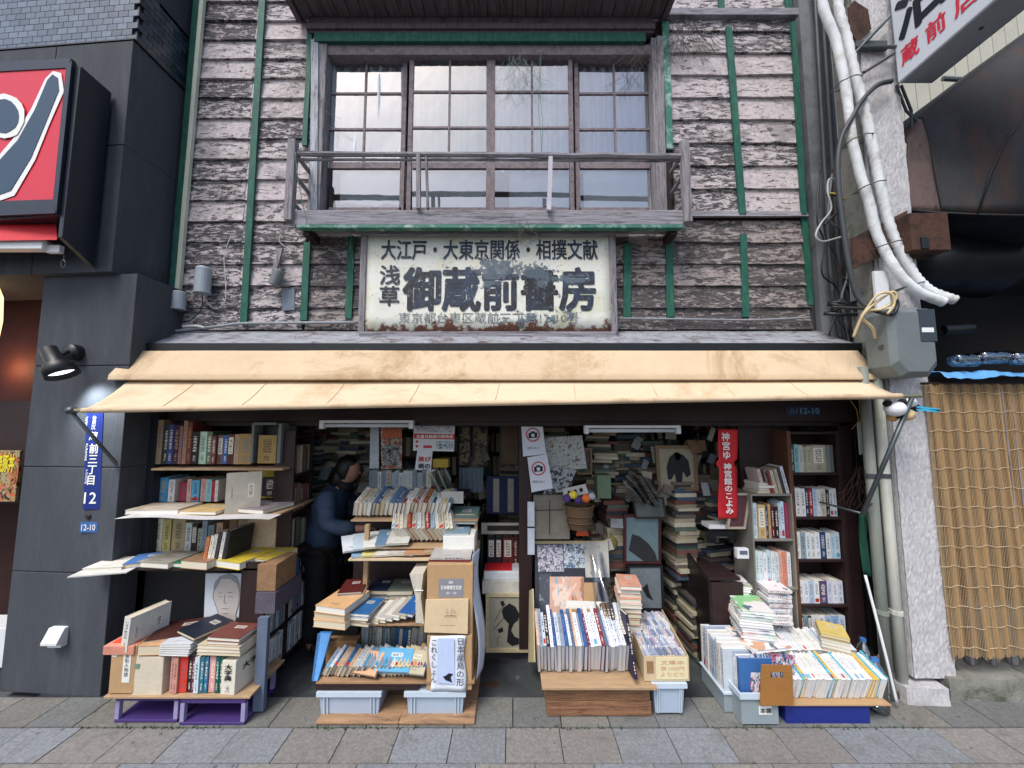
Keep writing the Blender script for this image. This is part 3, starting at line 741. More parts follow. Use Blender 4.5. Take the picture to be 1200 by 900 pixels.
# awning: cream canvas hood, sloping sheet, front bar, two stay arms
aw = thing('awning', 'long cream canvas awning with sagging front sheet stretched over the open shop front', 'awning', (0, 2.6, 1.9))
hx0, hx1 = X(155, 412, 2.70), X(1005, 412, 2.70)
prof = [(2.70, Z(411, 2.70), 0), (2.64, Z(426, 2.64), .02), (2.585, Z(439, 2.585), .03), (2.58, Z(445, 2.58), .03), (2.66, Z(446, 2.66), .01)]
def hood(u, v):
    t = v * (len(prof) - 1); i = min(int(t), len(prof) - 2); f = t - i
    y = prof[i][0]*(1-f)+prof[i+1][0]*f; z = prof[i][1]*(1-f)+prof[i+1][1]*f; e = prof[i][2]*(1-f)+prof[i+1][2]*f
    x = hx0 - e + (hx1 - hx0 + 2*e) * u
    q = mnoise.noise(Vector((x * 1.3 + 5, v * 2, 0)))
    return (x, y - .004 * abs(math.sin(x * 2.3)) * math.sin(v * 3.1), z + q * .004)
MB().grid(hood, 90, 16).build('canvas_hood', CANVAS, aw, True, .003)
fbL, fbR = at(84, 481, 2.36), at(1080, 464, 2.36)
bL, bR = at(150, 447, 2.62), at(1018, 446, 2.62)
def sheet(u, v):
    a = bL.lerp(bR, u); b = (fbL + Vector((.07, 0, 0))).lerp(fbR - Vector((.13, 0, 0)), u); p = a.lerp(b, v)
    p.z += -.012 * math.sin(v * 3.14) + mnoise.noise(Vector((p.x * 1.6, v * 1.5, 3))) * .008 * math.sin(v * 3.14)
    return p
MB().grid(sheet, 90, 12).build('canvas_sheet', CANVAS2, aw, True, .003)
for p in (212, 300, 396, 488, 585, 676, 770, 858, 940):     # seams
    MB().tube([sheet((X(p, 460, 2.5) - bL.x) / (bR.x - bL.x), v / 8) + Vector((0, -.002, .003)) for v in range(0, 9)], .0022, 5).build('canvas_seam', CANVAS, aw)
    MB().tube([hood((X(p, 425, 2.66) - hx0) / (hx1 - hx0), v / 8) for v in range(0, 7)], .0022, 5).build('canvas_seam', CANVAS2, aw)
def hem(u, v):
    b = (fbL + Vector((.07, 0, 0))).lerp(fbR - Vector((.13, 0, 0)), u); an = v * 4.6 - 1.0
    return (b.x, b.y - math.sin(an) * .017, b.z + math.cos(an) * .017)
MB().grid(hem, 50, 10).build('rolled_hem', CANVAS, aw, True)
MB().tube([fbL, fbR], .011, 10).build('front_bar', plain('pale_metal_bar', '#8f8a6d', .5, .2, 8), aw, True)
MB().box(hx0, hx1, 2.705, 2.735, Z(446, 2.7), Z(414, 2.7)).build('roller_box', DARKW, aw)
MB().tube([fbL + Vector((0, .0, -.01)), at(168, 580, YF - .1)], .011, 8).lathe([(.0, -.025), (.022, -.02), (.022, .02), (0, .025)], fbL, (0, 1, 0), 10).build('stay_arm', STEEL, aw, True)
MB().tube([fbR + Vector((-.06, 0, -.01)), at(1011, 602, 2.54)], .013, 8).tube([at(1022, 590, 2.53), at(1010, 603, 2.54), at(1017, 588, 2.56)], .006, 6).tube([at(1011, 602, 2.54), (at(1011, 602, 2.54).x, YF - .02, at(1011, 602, 2.54).z)], .008, 6).build('stay_arm', STEEL, aw, True)
MB().box(X(170, 585, YF) - .02, X(170, 585, YF) + .03, YF - .12, YF - .02, Z(588, YF) , Z(578, YF)).build('arm_bracket', STEEL, aw)

# ------------------------------------------------------------------ shop front timber and the dim room
PX0, PX1 = X(175, 520, YF), X(1003, 520, YF)
bx('lintel_beam', DARKW, shop, PX0 - .05, PX1 + .03, YF - .03, YF + .08, Z(494, YF), Z(450, YF), .004)
bx('lintel_track', DARKW, shop, PX0 + .1, PX1 - .02, YF + .0, YF + .06, Z(499, YF) , Z(494, YF) - .002)
bx('door_post', DARKV, shop, PX0 - .04, X(190, 520, YF), YF, YF + .1, 0, Z(495, YF), .004)
bx('door_post', DARKV, shop, X(984, 520, YF), PX1 - .03, YF, YF + .1, 0, Z(495, YF), .004)
bx('door_post', BLACK, shop, PX1 - .02, PX1 + .02, YF - .02, YF + .08, 0, Z(470, YF), .004)
bx('door_post', DARKV, shop, X(608, 520, YF + .05), X(623, 520, YF + .05), YF + .05, YF + .13, .1, Z(499, YF), .004)
bx('door_panel', DARKV, shop, X(868, 560, YF + .12), X(928, 560, YF + .12), YF + .12, YF + .15, .0, Z(495, YF))
plate = MB().box(*[X(p, 481, YF - .04) for p in (922, 962)], YF - .034, YF - .031, Z(487, YF - .04), Z(476, YF - .04)).build('address_plate', plain('dull_blue_plate', '#27304a', .5, .2), None)
tag(plate, 'small dull blue house-number plate on the dark lintel above the brown bookcase', 'number plate')
text('12-10', rct(938, 960, 478, 485, YF - .036), YF - .036, plain('dim_blue_print', '#6f9cc4', .6), plate, bold=.01)
text('八丿', rct(926, 934, 478, 485, YF - .036), YF - .036, plain('dim_blue_print', '#6f9cc4', .6), plate, bold=.0)
RX0, RX1, RY1, RZ1 = PX0 - .02, PX1 + .02, 5.4, 2.15
def face(name, pts, mat, par=shop): return MB().poly(pts).build(name, mat, par)
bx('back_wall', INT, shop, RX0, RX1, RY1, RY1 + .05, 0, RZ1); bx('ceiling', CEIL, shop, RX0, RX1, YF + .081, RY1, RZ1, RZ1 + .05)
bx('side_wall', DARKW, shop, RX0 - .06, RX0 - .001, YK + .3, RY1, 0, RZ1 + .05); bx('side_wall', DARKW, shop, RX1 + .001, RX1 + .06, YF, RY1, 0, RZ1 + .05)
bx('roof_mass', DARKW, shop, XL + .01, XR - .01, YW + 1.9, YW + 2.4, RZ1 + .06, ZT)
bx('roof_mass', DARKW, shop, XL + .01, XR - .01, YW + .11, YW + 2.4, ZT - .1, ZT)
bx('side_wall', DARKW, shop, XL + .001, XL + .09, YW + .101, YW + 2.4, RZ1 + .06, ZT - .11); bx('side_wall', plain('grey_side_render', '#54585e', .9, .25, 3, .4), shop, XR - .09, XR - .001, YW + .101, YW + 2.4, RZ1 + .06, ZT - .11)
bx('threshold_step', plain('worn_black_timber', '#2b2a2b', .7, .4, 5, .5, streak=(1, 6, 6), dirt='#4d4a48'), shop, X(560, 775, 3.0), X(640, 775, 3.0), 3.0, 3.25, .0, Z(765, 3.0), .006)

# small fittings on the upper wall
def cyl(name, label, cat, c, r, h, mat, axis=(0, 0, 1), tilt=None, group=None):
    o = MB().lathe([(0, 0), (r, 0), (r, h * .08), (r * .93, h * .09), (r * .93, h * .9), (r * .8, h * .97), (0, h)], c, axis, 20).build(name, mat, None, smooth=False)
    return tag(o, label, cat, group)
cyl('junction_box', 'pale grey round-topped junction can on the weatherboards left of the green batten', 'electrical box', at(237, 344, YW - .09), .058, .22, plain('pale_grey_plastic', '#98a0a8', .5, .1))
cyl('junction_box', 'small grey junction can fixed on the corner trim lower left', 'electrical box', at(209, 363, YW - .09), .05, .15, plain('pale_grey_plastic', '#98a0a8', .5, .1))
cyl('hanging_can', 'small grey can tilted on the weatherboards right of the leaning stick', 'can', at(321, 334, YW - .08), .045, .13, GALV, (.35, 0, 1))
st_ = MB().slab([at(318, 318, YW - .06), at(326, 290, YW - .06), at(331, 291, YW - .06), at(323, 320, YW - .06)], (0, .02, 0)).build('wooden_stick', GREYV)
tag(st_, 'short dark stick hanging by a wire beside the tilted grey can', 'stick')
pt = MB().slab([at(330, 339, YW - .026), at(345, 338, YW - .026), at(345, 363, YW - .026), at(331, 364, YW - .026)], (0, .006, 0)).build('metal_patch', plain('blue_grey_sheet', '#6d7884', .6, .2, 8, .2)); tag(pt, 'small blue grey metal patch nailed over the lower weatherboards', 'metal patch')
def cable(name, label, pts, r, mat, cat='cable', seg=6, group=None, sm=6):
    P = [Vector(p) for p in pts]; out = []
    for i in range(len(P) - 1):
        p0, p1, p2, p3 = P[max(i-1, 0)], P[i], P[i+1], P[min(i+2, len(P)-1)]
        for k_ in range(sm):
            t = k_ / sm
            out.append(.5 * ((2*p1) + (-p0+p2)*t + (2*p0-5*p1+4*p2-p3)*t*t + (-p0+3*p1-3*p2+p3)*t**3))
    out.append(P[-1]); o = MB().tube(out, r, seg).build(name, mat, None, True)
    return tag(o, label, cat, group)
cable('wall_conduit', 'grey conduit running along the top of the pent roof left of the sign', [at(163, 404, 2.80), at(178, 392, 2.9), at(205, 388, 2.95), at(260, 382, YW - .05), at(290, 379, YW - .05), at(420, 378, YW - .05)], .012, plain('grey_conduit', '#8a8e92', .6, .2), 'conduit')
cable('wall_conduit', 'thin grey conduit running right of the sign above the pent roof', [at(722, 373, YW - .05), at(800, 374, YW - .05), at(880, 375, YW - .05), at(950, 372, YW - .05)], .008, plain('grey_conduit', '#8a8e92', .6, .2), 'conduit')
cable('looped_wire', 'thin white wire hanging from a nail beside the round-topped can', [at(271, 275, YW - .04), at(263, 300, YW - .04), at(264, 325, YW - .04), at(264, 352, YW - .04), at(252, 362, YW - .06), at(240, 350, YW - .08)], .0032, plain('wire_white', '#b8babb', .5), 'wire')
cable('looped_wire', 'dark wire looping below the two junction cans', [at(237, 346, YW - .08), at(236, 362, YW - .08), at(222, 376, YW - .06), at(211, 374, YW - .07), at(209, 364, YW - .08)], .004, BLACK, 'wire')
cable('looped_wire', 'grey wire loop crossing the boards beside the leaning stick', [at(329, 275, YW - .04), at(328, 284, YW - .05), at(345, 294, YW - .04), at(355, 288, YW - .04)], .0032, plain('wire_white', '#b8babb', .5), 'wire')
cable('pale_cable', 'short pale cable lying on the pent roof left end', [at(214, 383, 2.95), at(228, 382, 2.95), at(240, 384, 2.95)], .010, plain('wire_cream', '#c3c6be', .5), 'cable')
# dry vines and netting caught at the window
def tangle(name, label, c, n, spread, mat, r, seed, drop=.25):
    r *= .7
    rr = random.Random(seed); mb = MB()
    for i in range(n):
        p = Vector(c) + Vector((rr.gauss(0, spread), rr.uniform(-.02, .02), rr.gauss(0, spread * .4))); pts = [p.copy()]
        d = Vector((rr.uniform(-.5, .5), 0, -1))
        for k_ in range(6): d += Vector((rr.uniform(-.6, .6), rr.uniform(-.1, .1), rr.uniform(-.3, .3))); p = p + d.normalized() * drop / 6; pts.append(p.copy())
        mb.tube(pts, r, 3, cap=False)
    o = mb.build(name, mat); tag(o, label, 'vine', None, 'stuff'); return o
VINE = plain('dry_vine', '#4c4a44', .9, .3)
tangle('dry_vines', 'dry dark vines hanging over the boards right of the window top', at(805, 30, YW - .1), 46, .10, VINE, .0022, 3, .32)
tangle('dry_vines', 'thin dry vine tangle at the right upper corner of the window', at(752, 55, YW - .08), 30, .06, VINE, .002, 5, .25)
tangle('dry_vines', 'pale dry strands dangling at the window left jamb', at(352, 80, YW - .06), 14, .03, plain('pale_vine', '#7f7c6a', .9), .0016, 6, .6)
tangle('torn_netting', 'torn net and twigs hanging over the third upstairs sash', at(610, 70, YW - .06), 40, .07, plain('net_thread', '#7f8f8a', .9), .0013, 8, .3)
tangle('dry_vines', 'wisp of dry vine trailing under the balcony onto the sign', at(615, 262, YB - .05), 18, .08, VINE, .0018, 9, .2)
cable('green_string', 'thin green string hanging down the third upstairs sash', [at(634, 62, YW - .07), at(633, 110, YW - .07), at(636, 150, YW - .07), at(634, 182, YW - .07)], .002, GREEN2, 'string')
cable('green_string', 'green string tangled over the left end of the balcony rail', [at(346, 178, YB - .03), at(348, 200, YB - .04), at(352, 225, YB - .04), at(360, 262, YB - .04)], .003, GREEN2, 'string')
cable('dangling_cord', 'pale blue cord hanging from the balcony left of the sign', [at(412, 268, YB), at(411, 290, YW - .1), at(414, 310, YW - .1), at(417, 320, YW - .1)], .002, GREEN2, 'string')

# fluorescent lamps under the lintel, unlit
for (p0, p1, py, lab) in ((374, 484, 495, 'unlit fluorescent batten lamp under the lintel above the person'), (685, 798, 501, 'unlit fluorescent batten lamp under the lintel right of the middle post')):
    Yl = YF - .09; py += 2.5; t = thing('fluorescent_lamp', lab, 'lamp', (X((p0+p1)/2, py, Yl), Yl, Z(py, Yl)), 'fluorescent lamps under the lintel')
    bx('lamp_housing', WHITEP, t, X(p0, py, Yl), X(p1, py, Yl), Yl + .0, Yl + .05, Z(py - 5, Yl), Z(py - 2, Yl), .002)
    MB().tube([at(p0 + 4, py + 1, Yl + .02), at(p1 - 4, py + 1, Yl + .02)], .014, 10).build('lamp_tube', plain('frosted_tube', '#c4cad2', .3, .04), t, True)
    for q in (p0, p1 - 5): bx('lamp_socket', WHITEP, t, X(q, py, Yl), X(q + 5, py, Yl), Yl + .0, Yl + .045, Z(py + 5, Yl), Z(py - 2, Yl) - .001)
# ================================================================== GROUND
g = MB().box(-60, 60, -60, 60, -.35, -.045).build('ground', plain('far_asphalt', '#54585c', .9, .3, 3, .4)); g['kind'] = 'structure'
pv = struct('pavement', (0, YJ, 0)); seq = ['#98948f', '#96928e', '#94989c', '#969a9e']
W = .308; dep = .228; x00 = -.035
for rr_ in range(7):
    y1 = YJ - rr_ * dep; off = 0 if rr_ % 2 == 0 else W * .5
    for i in range(-14, 15):
        xa = x00 + i * W + off
        o = MB().box(xa + .0025, xa + W - .0025, y1 - dep + .0025, y1 - .003, -.04, RNG.uniform(-.0015, .0012)).build('paving_slab', SLAB, pv)
        c = seq[(i + (1 if rr_ % 2 else 0)) % 4]; k_ = RNG.uniform(.8, .92); cc = rgb(c); o.color = (cc[0] * k_, cc[1] * k_, cc[2] * k_, 1)
MB().box(-9, 9, YJ - 7 * dep - 5, YJ - 7 * dep - .003, -.04, -.002).build('roadway', plain('asphalt', '#4c4f53', .9, .3, 30, .5)).__setitem__('kind', 'structure')
ks = struct('kerb_strip', (0, YJ, 0))
for i in range(-13, 14):
    xa = .02 - .3 + i * .285
    o = MB().box(xa + .003, xa + .285 - .003, YJ + .003, YK, -.04, .004 + RNG.uniform(-.001, .001)).build('kerb_stone', SLAB, ks)
    k_ = RNG.uniform(.68, .86); c = rgb(RNG.choice(['#8f908a', '#93918a', '#888a88'])); o.color = (c[0]*k_, c[1]*k_, c[2]*k_, 1)
def floor_mat():
    t = NT('stained_floor'); co = t.coord(rnd=False)
    b = t.ramp(t.noise(co, 2.2, 7, .7, .4), [(.35, rgb('#2a2e31')), (.55, rgb('#3d4144')), (.72, rgb('#5b5f5e'))])
    b = t.mix(t.ramp(t.noise(co, 9, 6, .8), [(.58, 0.0), (.7, .6)]), b, rgb('#7b7d78'))
    t.set(b, t.ramp(t.noise(co, 3, 3), [(.4, .35), (.6, .8)]), 0, .4); t.bump(t.noise(co, 60, 5, .7), .4, .004); return t.m
FLOORM = floor_mat()
o = MB().box(RX0 - .3, 3.2, YK + .003, RY1, -.04, .006).build('shop_floor', FLOORM); o['kind'] = 'structure'
moss = MB(); rr = random.Random(4)
for i in range(420):
    x = rr.uniform(-2.6, 2.4); y = YJ + rr.gauss(0, .006); s = rr.uniform(.002, .007)
    if mnoise.noise(Vector((x * 1.7, 0, 0))) < -.1: continue
    moss.lathe([(s, 0), (s * .7, s * .9), (0, s * 1.2)], (x, y, 0), (0, 0, 1), 5)
tag(moss.build('moss', plain('green_moss', '#384a2c', .95, .3)), 'thin line of green moss in the joint along the kerb stones', 'moss', None, 'stuff')
grate = MB().box(*[X(p, 765, 2.72) for p in (567, 585)], 2.70, 2.74, .006, .010).build('drain_slot', RUST); tag(grate, 'small rusty drain cover set in the dark shop floor', 'drain cover')

# ================================================================== LEFT BUILDING (grey render, tiled upper wall)
lb = thing('grey_building', 'dark grey rendered building with glazed tile upper wall left of the bookshop', 'building', (-3.2, 2.65, 0))
LX = X(117, 817, 2.61); ANG = .075
def LY(x): return 2.61 + (LX - x) * ANG         # its front turns slightly away from the street
def lslab(name, mat, x0, x1, z0, z1, dy=0, th=.3, par=lb, bev=0):
    return MB().slab([(x0, LY(x0)+dy, z0), (x1, LY(x1)+dy, z0), (x1, LY(x1)+dy, z1), (x0, LY(x0)+dy, z1)], (0, th, 0)).build(name, mat, par, bevel=bev)
# lower pillar, panel by panel
XO = X(14, 700, 2.68)   # right edge of the restaurant opening
zc = [0, Z(673, 2.61), Z(548, 2.61), Z(428, 2.61), Z(320, 2.61)]
for a, b in zip(zc, zc[1:]): lslab('render_panel', PLAS, XO, LX, a + .003, b - .003, 0, .45, bev=.004)
lslab('wall_core', PLASD, XO + .004, LX - .004, .001, zc[-1], .008, .44)
# upper body, proud of the pillar
nrow_ = 9; zt0 = Z(45, 2.56) + .012
zu = [Z(318, 2.56), Z(168, 2.56), Z(45, 2.56)]
UX = X(143, 170, 2.56)
cutx = [UX, X(54, 60, 2.56), X(-120, 60, 2.56), X(-260, 60, 2.56)]
for a, b in zip(zu, zu[1:]):
    for c, d in zip(cutx, cutx[1:]): lslab('render_panel', PLAS, d + .002, c - .002, a + .003, b - .003, -.05, .55, bev=.004)
lslab('wall_core', PLASD, cutx[-1], UX - .005, zu[0] + .006, zu[-1] - .004, -.04, .53); lslab('wall_core', BLACK, cutx[-1], UX - .01, zu[-1], zt0 + nrow_ * .051, -.02, .5)
# glazed tiles: front and return, one by one
tw, th_ = .078, .047; zt0 = zu[-1] + .012
nrow = 9
for r_ in range(nrow):
    z0 = zt0 + r_ * (th_ + .004)
    for c_ in range(15):
        x1 = UX + .0 - c_ * (tw + .004) - (tw / 2 if r_ % 2 else 0); x0 = x1 - tw
        if x0 > UX - .01 or x0 < -4.3: continue
        o = lslab('wall_tile', TILE, x0, min(x1, UX - .002), z0, z0 + th_, -.035, .012); k_ = RNG.uniform(.6, 1.25); c = rgb('#5c6a78'); o.color = (c[0]*k_, c[1]*k_, c[2]*k_, 1)
YU = LY(UX) - .035
for r_ in range(nrow):
    z0 = zt0 + r_ * (th_ + .004)
    for c_ in range(6):
        y0 = YU + c_ * (tw + .004) + (tw / 2 if r_ % 2 else 0) - tw * .0
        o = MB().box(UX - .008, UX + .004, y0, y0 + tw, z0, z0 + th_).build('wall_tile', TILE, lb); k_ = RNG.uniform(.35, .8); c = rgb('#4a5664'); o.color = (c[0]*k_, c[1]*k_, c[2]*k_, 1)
lslab('sill_strip', BLACK, cutx[-1], UX + .01, zu[-1] + .001, zu[-1] + .011, -.055, .5)
lslab('upper_wall', PLASD, cutx[-1], UX - .012, zt0 + nrow * (th_ + .004), 6.2, 0, .9)
bx('return_wall', PLASD, lb, XO, UX - .012, 2.75, 3.9, .0, zt0 + .5)
# opening of the neighbouring restaurant, warm inside
bx('opening_wall', plain('dark_red_interior', '#3b1f1c', .8, .3), lb, -5.6, XO + .0, 3.3, 3.35, 0, Z(300, 2.6))
bx('opening_base', WHITEP, lb, -4.6, X(9, 760, 2.70), 2.72, 2.9, Z(785, 2.70), Z(738, 2.70), .004)
bx('opening_base', PLASD, lb, -4.6, X(9, 790, 2.72), 2.74, 2.95, 0, Z(786, 2.70))
ln = thing('paper_lantern', 'glowing cream paper lantern in the restaurant opening at the left edge', 'lantern', at(-33, 380, 2.75))
MB().lathe([(.02, -.32), (.09, -.30), (.13, -.18), (.14, 0), (.13, .18), (.09, .30), (.02, .32)], at(-33, 372, 2.75), (0, 0, 1), 20).build('lantern_shade', emit_mat('lantern_glow', '#ffd9a0', 1.1), ln, True)
MB().lathe([(.0, -.36), (.07, -.36), (.07, -.32), (.0, -.32)], at(-33, 372, 2.75), (0, 0, 1), 16).build('lantern_base', BLACK, ln)
ml = MB().box(-4.4, X(16, 580, 2.72), 2.73, 2.745, Z(588, 2.72), Z(528, 2.72)).build('menu_poster', print_mat('menu_print', '#c86a4a', ['#a89878', '#3c2a26', '#8c7a34'], 12, .5)); tag(ml, 'restaurant menu poster with food photo and yellow lettering at the left edge', 'poster')
text('焼豚丼', (X(-6, 545, 2.72), X(15, 545, 2.72), Z(553, 2.72), Z(533, 2.72)), 2.727, plain('yellow_print', '#e2cf30', .6), ml, bold=.04)
bx('opening_shelf', DARKW, lb, -5.2, XO - .01, 2.9, 3.2, Z(590, 2.9), Z(470, 2.9))
ll = bpy.data.lights.new('restaurant_lamp', 'POINT'); ll.energy = 3; ll.color = (1, .45, .22); ll.shadow_soft_size = .08
lo = bpy.data.objects.new('restaurant_lamp', ll); COL.objects.link(lo); lo.location = at(4, 430, 3.2)
bp_ = MB().box(*[X(p, 430, 2.95) for p in (14, 31)], 2.96, 2.965, Z(428, 2.95), Z(310, 2.95))
# lit-box sign with the brush figure
ls = thing('restaurant_sign', 'red box sign with white-edged dark brush figure above the restaurant opening', 'sign', (-3.2, 2.45, Z(300, 2.5)))
SX = X(123, 190, 2.56); sY0 = 2.56 - .20; sz0, sz1 = Z(302, 2.40), Z(84, 2.40)
SLP = .13
def sp(px, py):
    Y = sY0
    for _ in range(6): Y = sY0 + (SX - at(px, py, Y).x) * SLP
    q = at(px, py, Y); q.y -= .004; return q
szm = Z(252, sY0); MB().slab([(SX - .035, sY0 + .003, szm), (SX - .035, 2.56, szm), (SX - .035, 2.56, sz1 - .02), (SX - .035, sY0 + .003, sz1)], (-1.9, 1.9 * SLP, 0)).build('sign_box', NAVYM, ls, bevel=.006); MB().slab([(SX, sY0 - .002, sz0 + .12), (SX, 2.56, sz0), (SX, 2.56, sz1 - .01), (SX, sY0 - .002, sz1 + .004)], (-.034, .034 * SLP, 0)).build('side_plate', NAVYM, ls, bevel=.004)
MB().slab([sp(-160, 96), sp(-160, 243), sp(66, 236), sp(82, 83)], (0, -.014, 0)).build('sign_face', plain('red_sign_face', '#d22536', .35, .08, 2, .02), ls)
for pts in ([sp(-160, 84), sp(-160, 96), sp(84, 83), sp(88, 72)], [sp(-160, 243), sp(-160, 262), sp(70, 252), sp(67, 236)], [sp(82, 83), sp(67, 238), sp(71, 252), sp(89, 74)]):
    MB().slab([p - Vector((0, .02, 0)) for p in pts], (0, .03, 0)).build('sign_rim', NAVYM, ls)
def brush(pts, off, mat, nm, jit=0, seed=1):
    rr = random.Random(seed); P = [sp(x + rr.uniform(-jit, jit), y + rr.uniform(-jit, jit)) - Vector((0, off, 0)) for x, y in pts]
    return MB().slab(P, (0, -.001, 0)).build(nm, mat, ls)
def ring(cx, cy, r, n=18, ax=1.0): return [(cx + r * math.cos(6.283 * i / n), cy + r * ax * math.sin(6.283 * i / n)) for i in range(n)]
arm_o = [(66, 86), (77, 90), (79, 110), (62, 150), (46, 190), (22, 232), (4, 238), (-30, 238), (-30, 205), (0, 190), (22, 165), (42, 130), (58, 95)]
arm_i = [(67, 91), (73, 95), (74, 110), (58, 150), (42, 188), (18, 226), (4, 231), (-30, 231), (-30, 209), (2, 194), (26, 168), (46, 132), (61, 98)]
DBL = plain('slate_blue_print', '#2a4256', .4, .12, 5, .02)
brush(arm_o, .018, WHITEI, 'brush_outline', .8, 2); brush(arm_i, .021, DBL, 'brush_stroke', .4, 3)
brush(ring(11, 140, 24, 20, 1.08), .0225, WHITEI, 'brush_outline', .8, 4); brush(ring(10, 140, 18.5, 18, 1.08), .0245, DBL, 'brush_stroke', .5, 5)
# red canopy and bracket below the sign
cr = MB().slab([at(-160, 266, 2.50), at(-160, 284, 2.42), at(66, 281, 2.42), at(64, 256, 2.50)], (0, .004, .01)).build('red_canopy', REDC); tag(cr, 'strip of glossy red awning cloth under the restaurant sign', 'awning')
br = MB().box(*[X(p, 290, 2.5) for p in (-140, 62)], 2.44, 2.50, Z(296, 2.5), Z(285, 2.5)).box(*[X(p, 290, 2.5) for p in (60, 76)], 2.47, 2.50, Z(298, 2.5), Z(289, 2.5)).build('awning_bracket', WHITEP, None, bevel=.004); tag(br, 'white retractable awning arm under the restaurant sign', 'bracket')
ho = thing('metal_hook', 'small metal ring hanging below the awning arm', 'hook', at(74, 312, 2.48))
MB().tube([at(74 + 2.6*math.cos(a*.6), 309 + 4.5*math.sin(a*.6), 2.48) for a in range(11)], .0022, 5).build('ring', STEEL, ho); MB().tube([at(75, 296, 2.48), at(75, 305, 2.48)], .0018, 5).build('stem', STEEL, ho)
# wall spotlight, lit
wl = thing('wall_spotlight', 'black round wall spotlight throwing a pool of light on the grey pillar', 'lamp', at(90, 420, 2.6))
yy = 2.55
q0, q1 = at(56, 408, yy - .10), at(74, 440, yy - .08)
ax_ = (q1 - q0).normalized()
MB().lathe([(0, 0), (.052, 0), (.056, .012), (.056, .06), (.064, .085)], at(80, 412, LY(X(80,412,2.6)) - .06), (0, 1, 0), 20).build('mount', BLACK, wl, True)
MB().lathe([(0, 0), (.042, 0), (.046, .10), (.078, .13), (.084, .20), (.078, .201), (.074, .16), (0, .15)], q0, ax_, 24).build('lamp_head', BLACK, wl, True)
MB().tube([at(80, 412, 2.55), q0 + ax_ * .08], .013, 8).build('arm', BLACK, wl)
MB().lathe([(0, .165), (.072, .166)], q0, ax_, 20).build('lens', emit_mat('lamp_lens', '#eef3ff', 2.0), wl)
sl = bpy.data.lights.new('spot', 'SPOT'); sl.energy = 18; sl.spot_size = R(100); sl.spot_blend = .9; sl.color = (.9, .95, 1); sl.shadow_soft_size = .03
so = bpy.data.objects.new('spotlight_beam', sl); COL.objects.link(so); so.location = q0 + ax_ * .215
so.rotation_euler = (-(Vector((.32, .40, -.86)))).to_track_quat('Z', 'Y').to_euler()
# street-name plates
bp = thing('street_plate', 'tall blue street-name plate with white Japanese lettering and number 12 on the pillar', 'sign', at(108, 598, 2.61))
SPB = plain('enamel_blue', '#1e2f74', .35, .06, 5, .03)
yp = LY(X(108, 540, 2.6)) - .006
P4 = [at(97, 597, yp), at(117, 597, yp), at(121, 482, yp), at(101, 482, yp)]
MB().slab([(p.x, yp, p.z) for p in P4], (0, .004, 0)).build('plate', SPB, bp, bevel=.0015)
def pr(a, b, c, d): m = (c + d) / 2; return (X(a, m, yp), X(b, m, yp), Z(d, yp), Z(c, yp))
text('12', pr(99, 113, 577, 590), yp - .0015, WHITEI, bp, bold=.012)
text('前三丁目', pr(103.5, 114, 520, 568), yp - .0015, WHITEI, bp, bold=.02, vertical=True)
text('蔵', pr(105, 115, 506, 516), yp - .0015, WHITEI, bp, bold=.01)
text('台東区', pr(108, 113, 487, 503), yp - .0015, WHITEI, bp, bold=.0, vertical=True)
for s_, a, b in (('TAITO-KU', 488, 505), ('KURAMAE', 520, 540), ('3-CHOME', 550, 567)):
    o = text(s_, (0, Z(a, yp) - Z(b, yp), 0, .014), yp - .0015, WHITEI, bp, bold=.01)
    o.rotation_euler = (0, R(90), 0); o.location = Vector((X(101.5, (a + b)/2, yp), yp - .0015, Z((a+b)/2, yp))) - wloc(bp)
bq = MB().box(*[X(p, 618, yp) for p in (93.5, 114)], yp, yp + .005, Z(624, yp), Z(612, yp)).build('number_plate', plain('pale_enamel_blue', '#3c64a0', .35, .06, 5, .03)); tag(bq, 'small blue plate reading 12-10 below the street-name plate', 'number plate')
text('12-10', pr(96, 112, 614.5, 621.5), yp - .002, WHITEI, bq, bold=.015)
bt = MB().lathe([(0, 0), (.018, 0), (.018, .006), (.012, .01), (0, .01)], at(104, 605, LY(X(104, 605, 2.6))), (0, -1, 0), 16).build('round_stud', DUCT); tag(bt, 'small round dark stud between the two blue plates', 'stud')
vt = thing('vent_hood', 'small white plastic vent hood low on the grey pillar', 'vent', at(62, 755, 2.66))
yv = LY(X(62, 745, 2.63)); vx0, vx1 = X(52, 745, yv - .05), X(71, 745, yv - .05); vz0, vz1 = Z(756, yv - .03), Z(736, yv - .03)
MB().slab([(vx0, yv, vz1), (vx0, yv - .03, vz1), (vx0, yv - .07, vz0 + .03), (vx0, yv - .07, vz0 + .015), (vx0, yv, vz0 + .015)], (vx1 - vx0, 0, 0)).build('hood', WHITEP, vt, bevel=.003)
MB().box(vx0 + .02, vx1 - .0, yv - .045, yv, vz0 - .008, vz0 + .014).build('outlet', WHITEP, vt)
# meter box and cables on the return beside the shop post
eb = MB().box(*[X(p, 515, 2.80) for p in (160, 173)], 2.80, 2.86, Z(522, 2.8), Z(502, 2.8)).build('switch_box', BLACK, None, bevel=.004); tag(eb, 'small black switch box between the grey pillar and the shop post', 'switch box')
MB().box(*[X(p, 508, 2.79) for p in (164, 172)], 2.797, 2.799, Z(511, 2.79), Z(504, 2.79)).build('label_sticker', WHITEI, eb)
cable('drop_cable', 'black cable hanging down from the switch box', [at(165, 522, 2.84), at(164, 550, 2.84), at(168, 575, 2.84), at(166, 640, 2.84)], .006, BLACK)
bs = bx('side_screen', plain('navy_side_board', '#1e222c', .6, .2), shop, -2.72, -2.60, 2.80, 2.895, 0, 1.85)

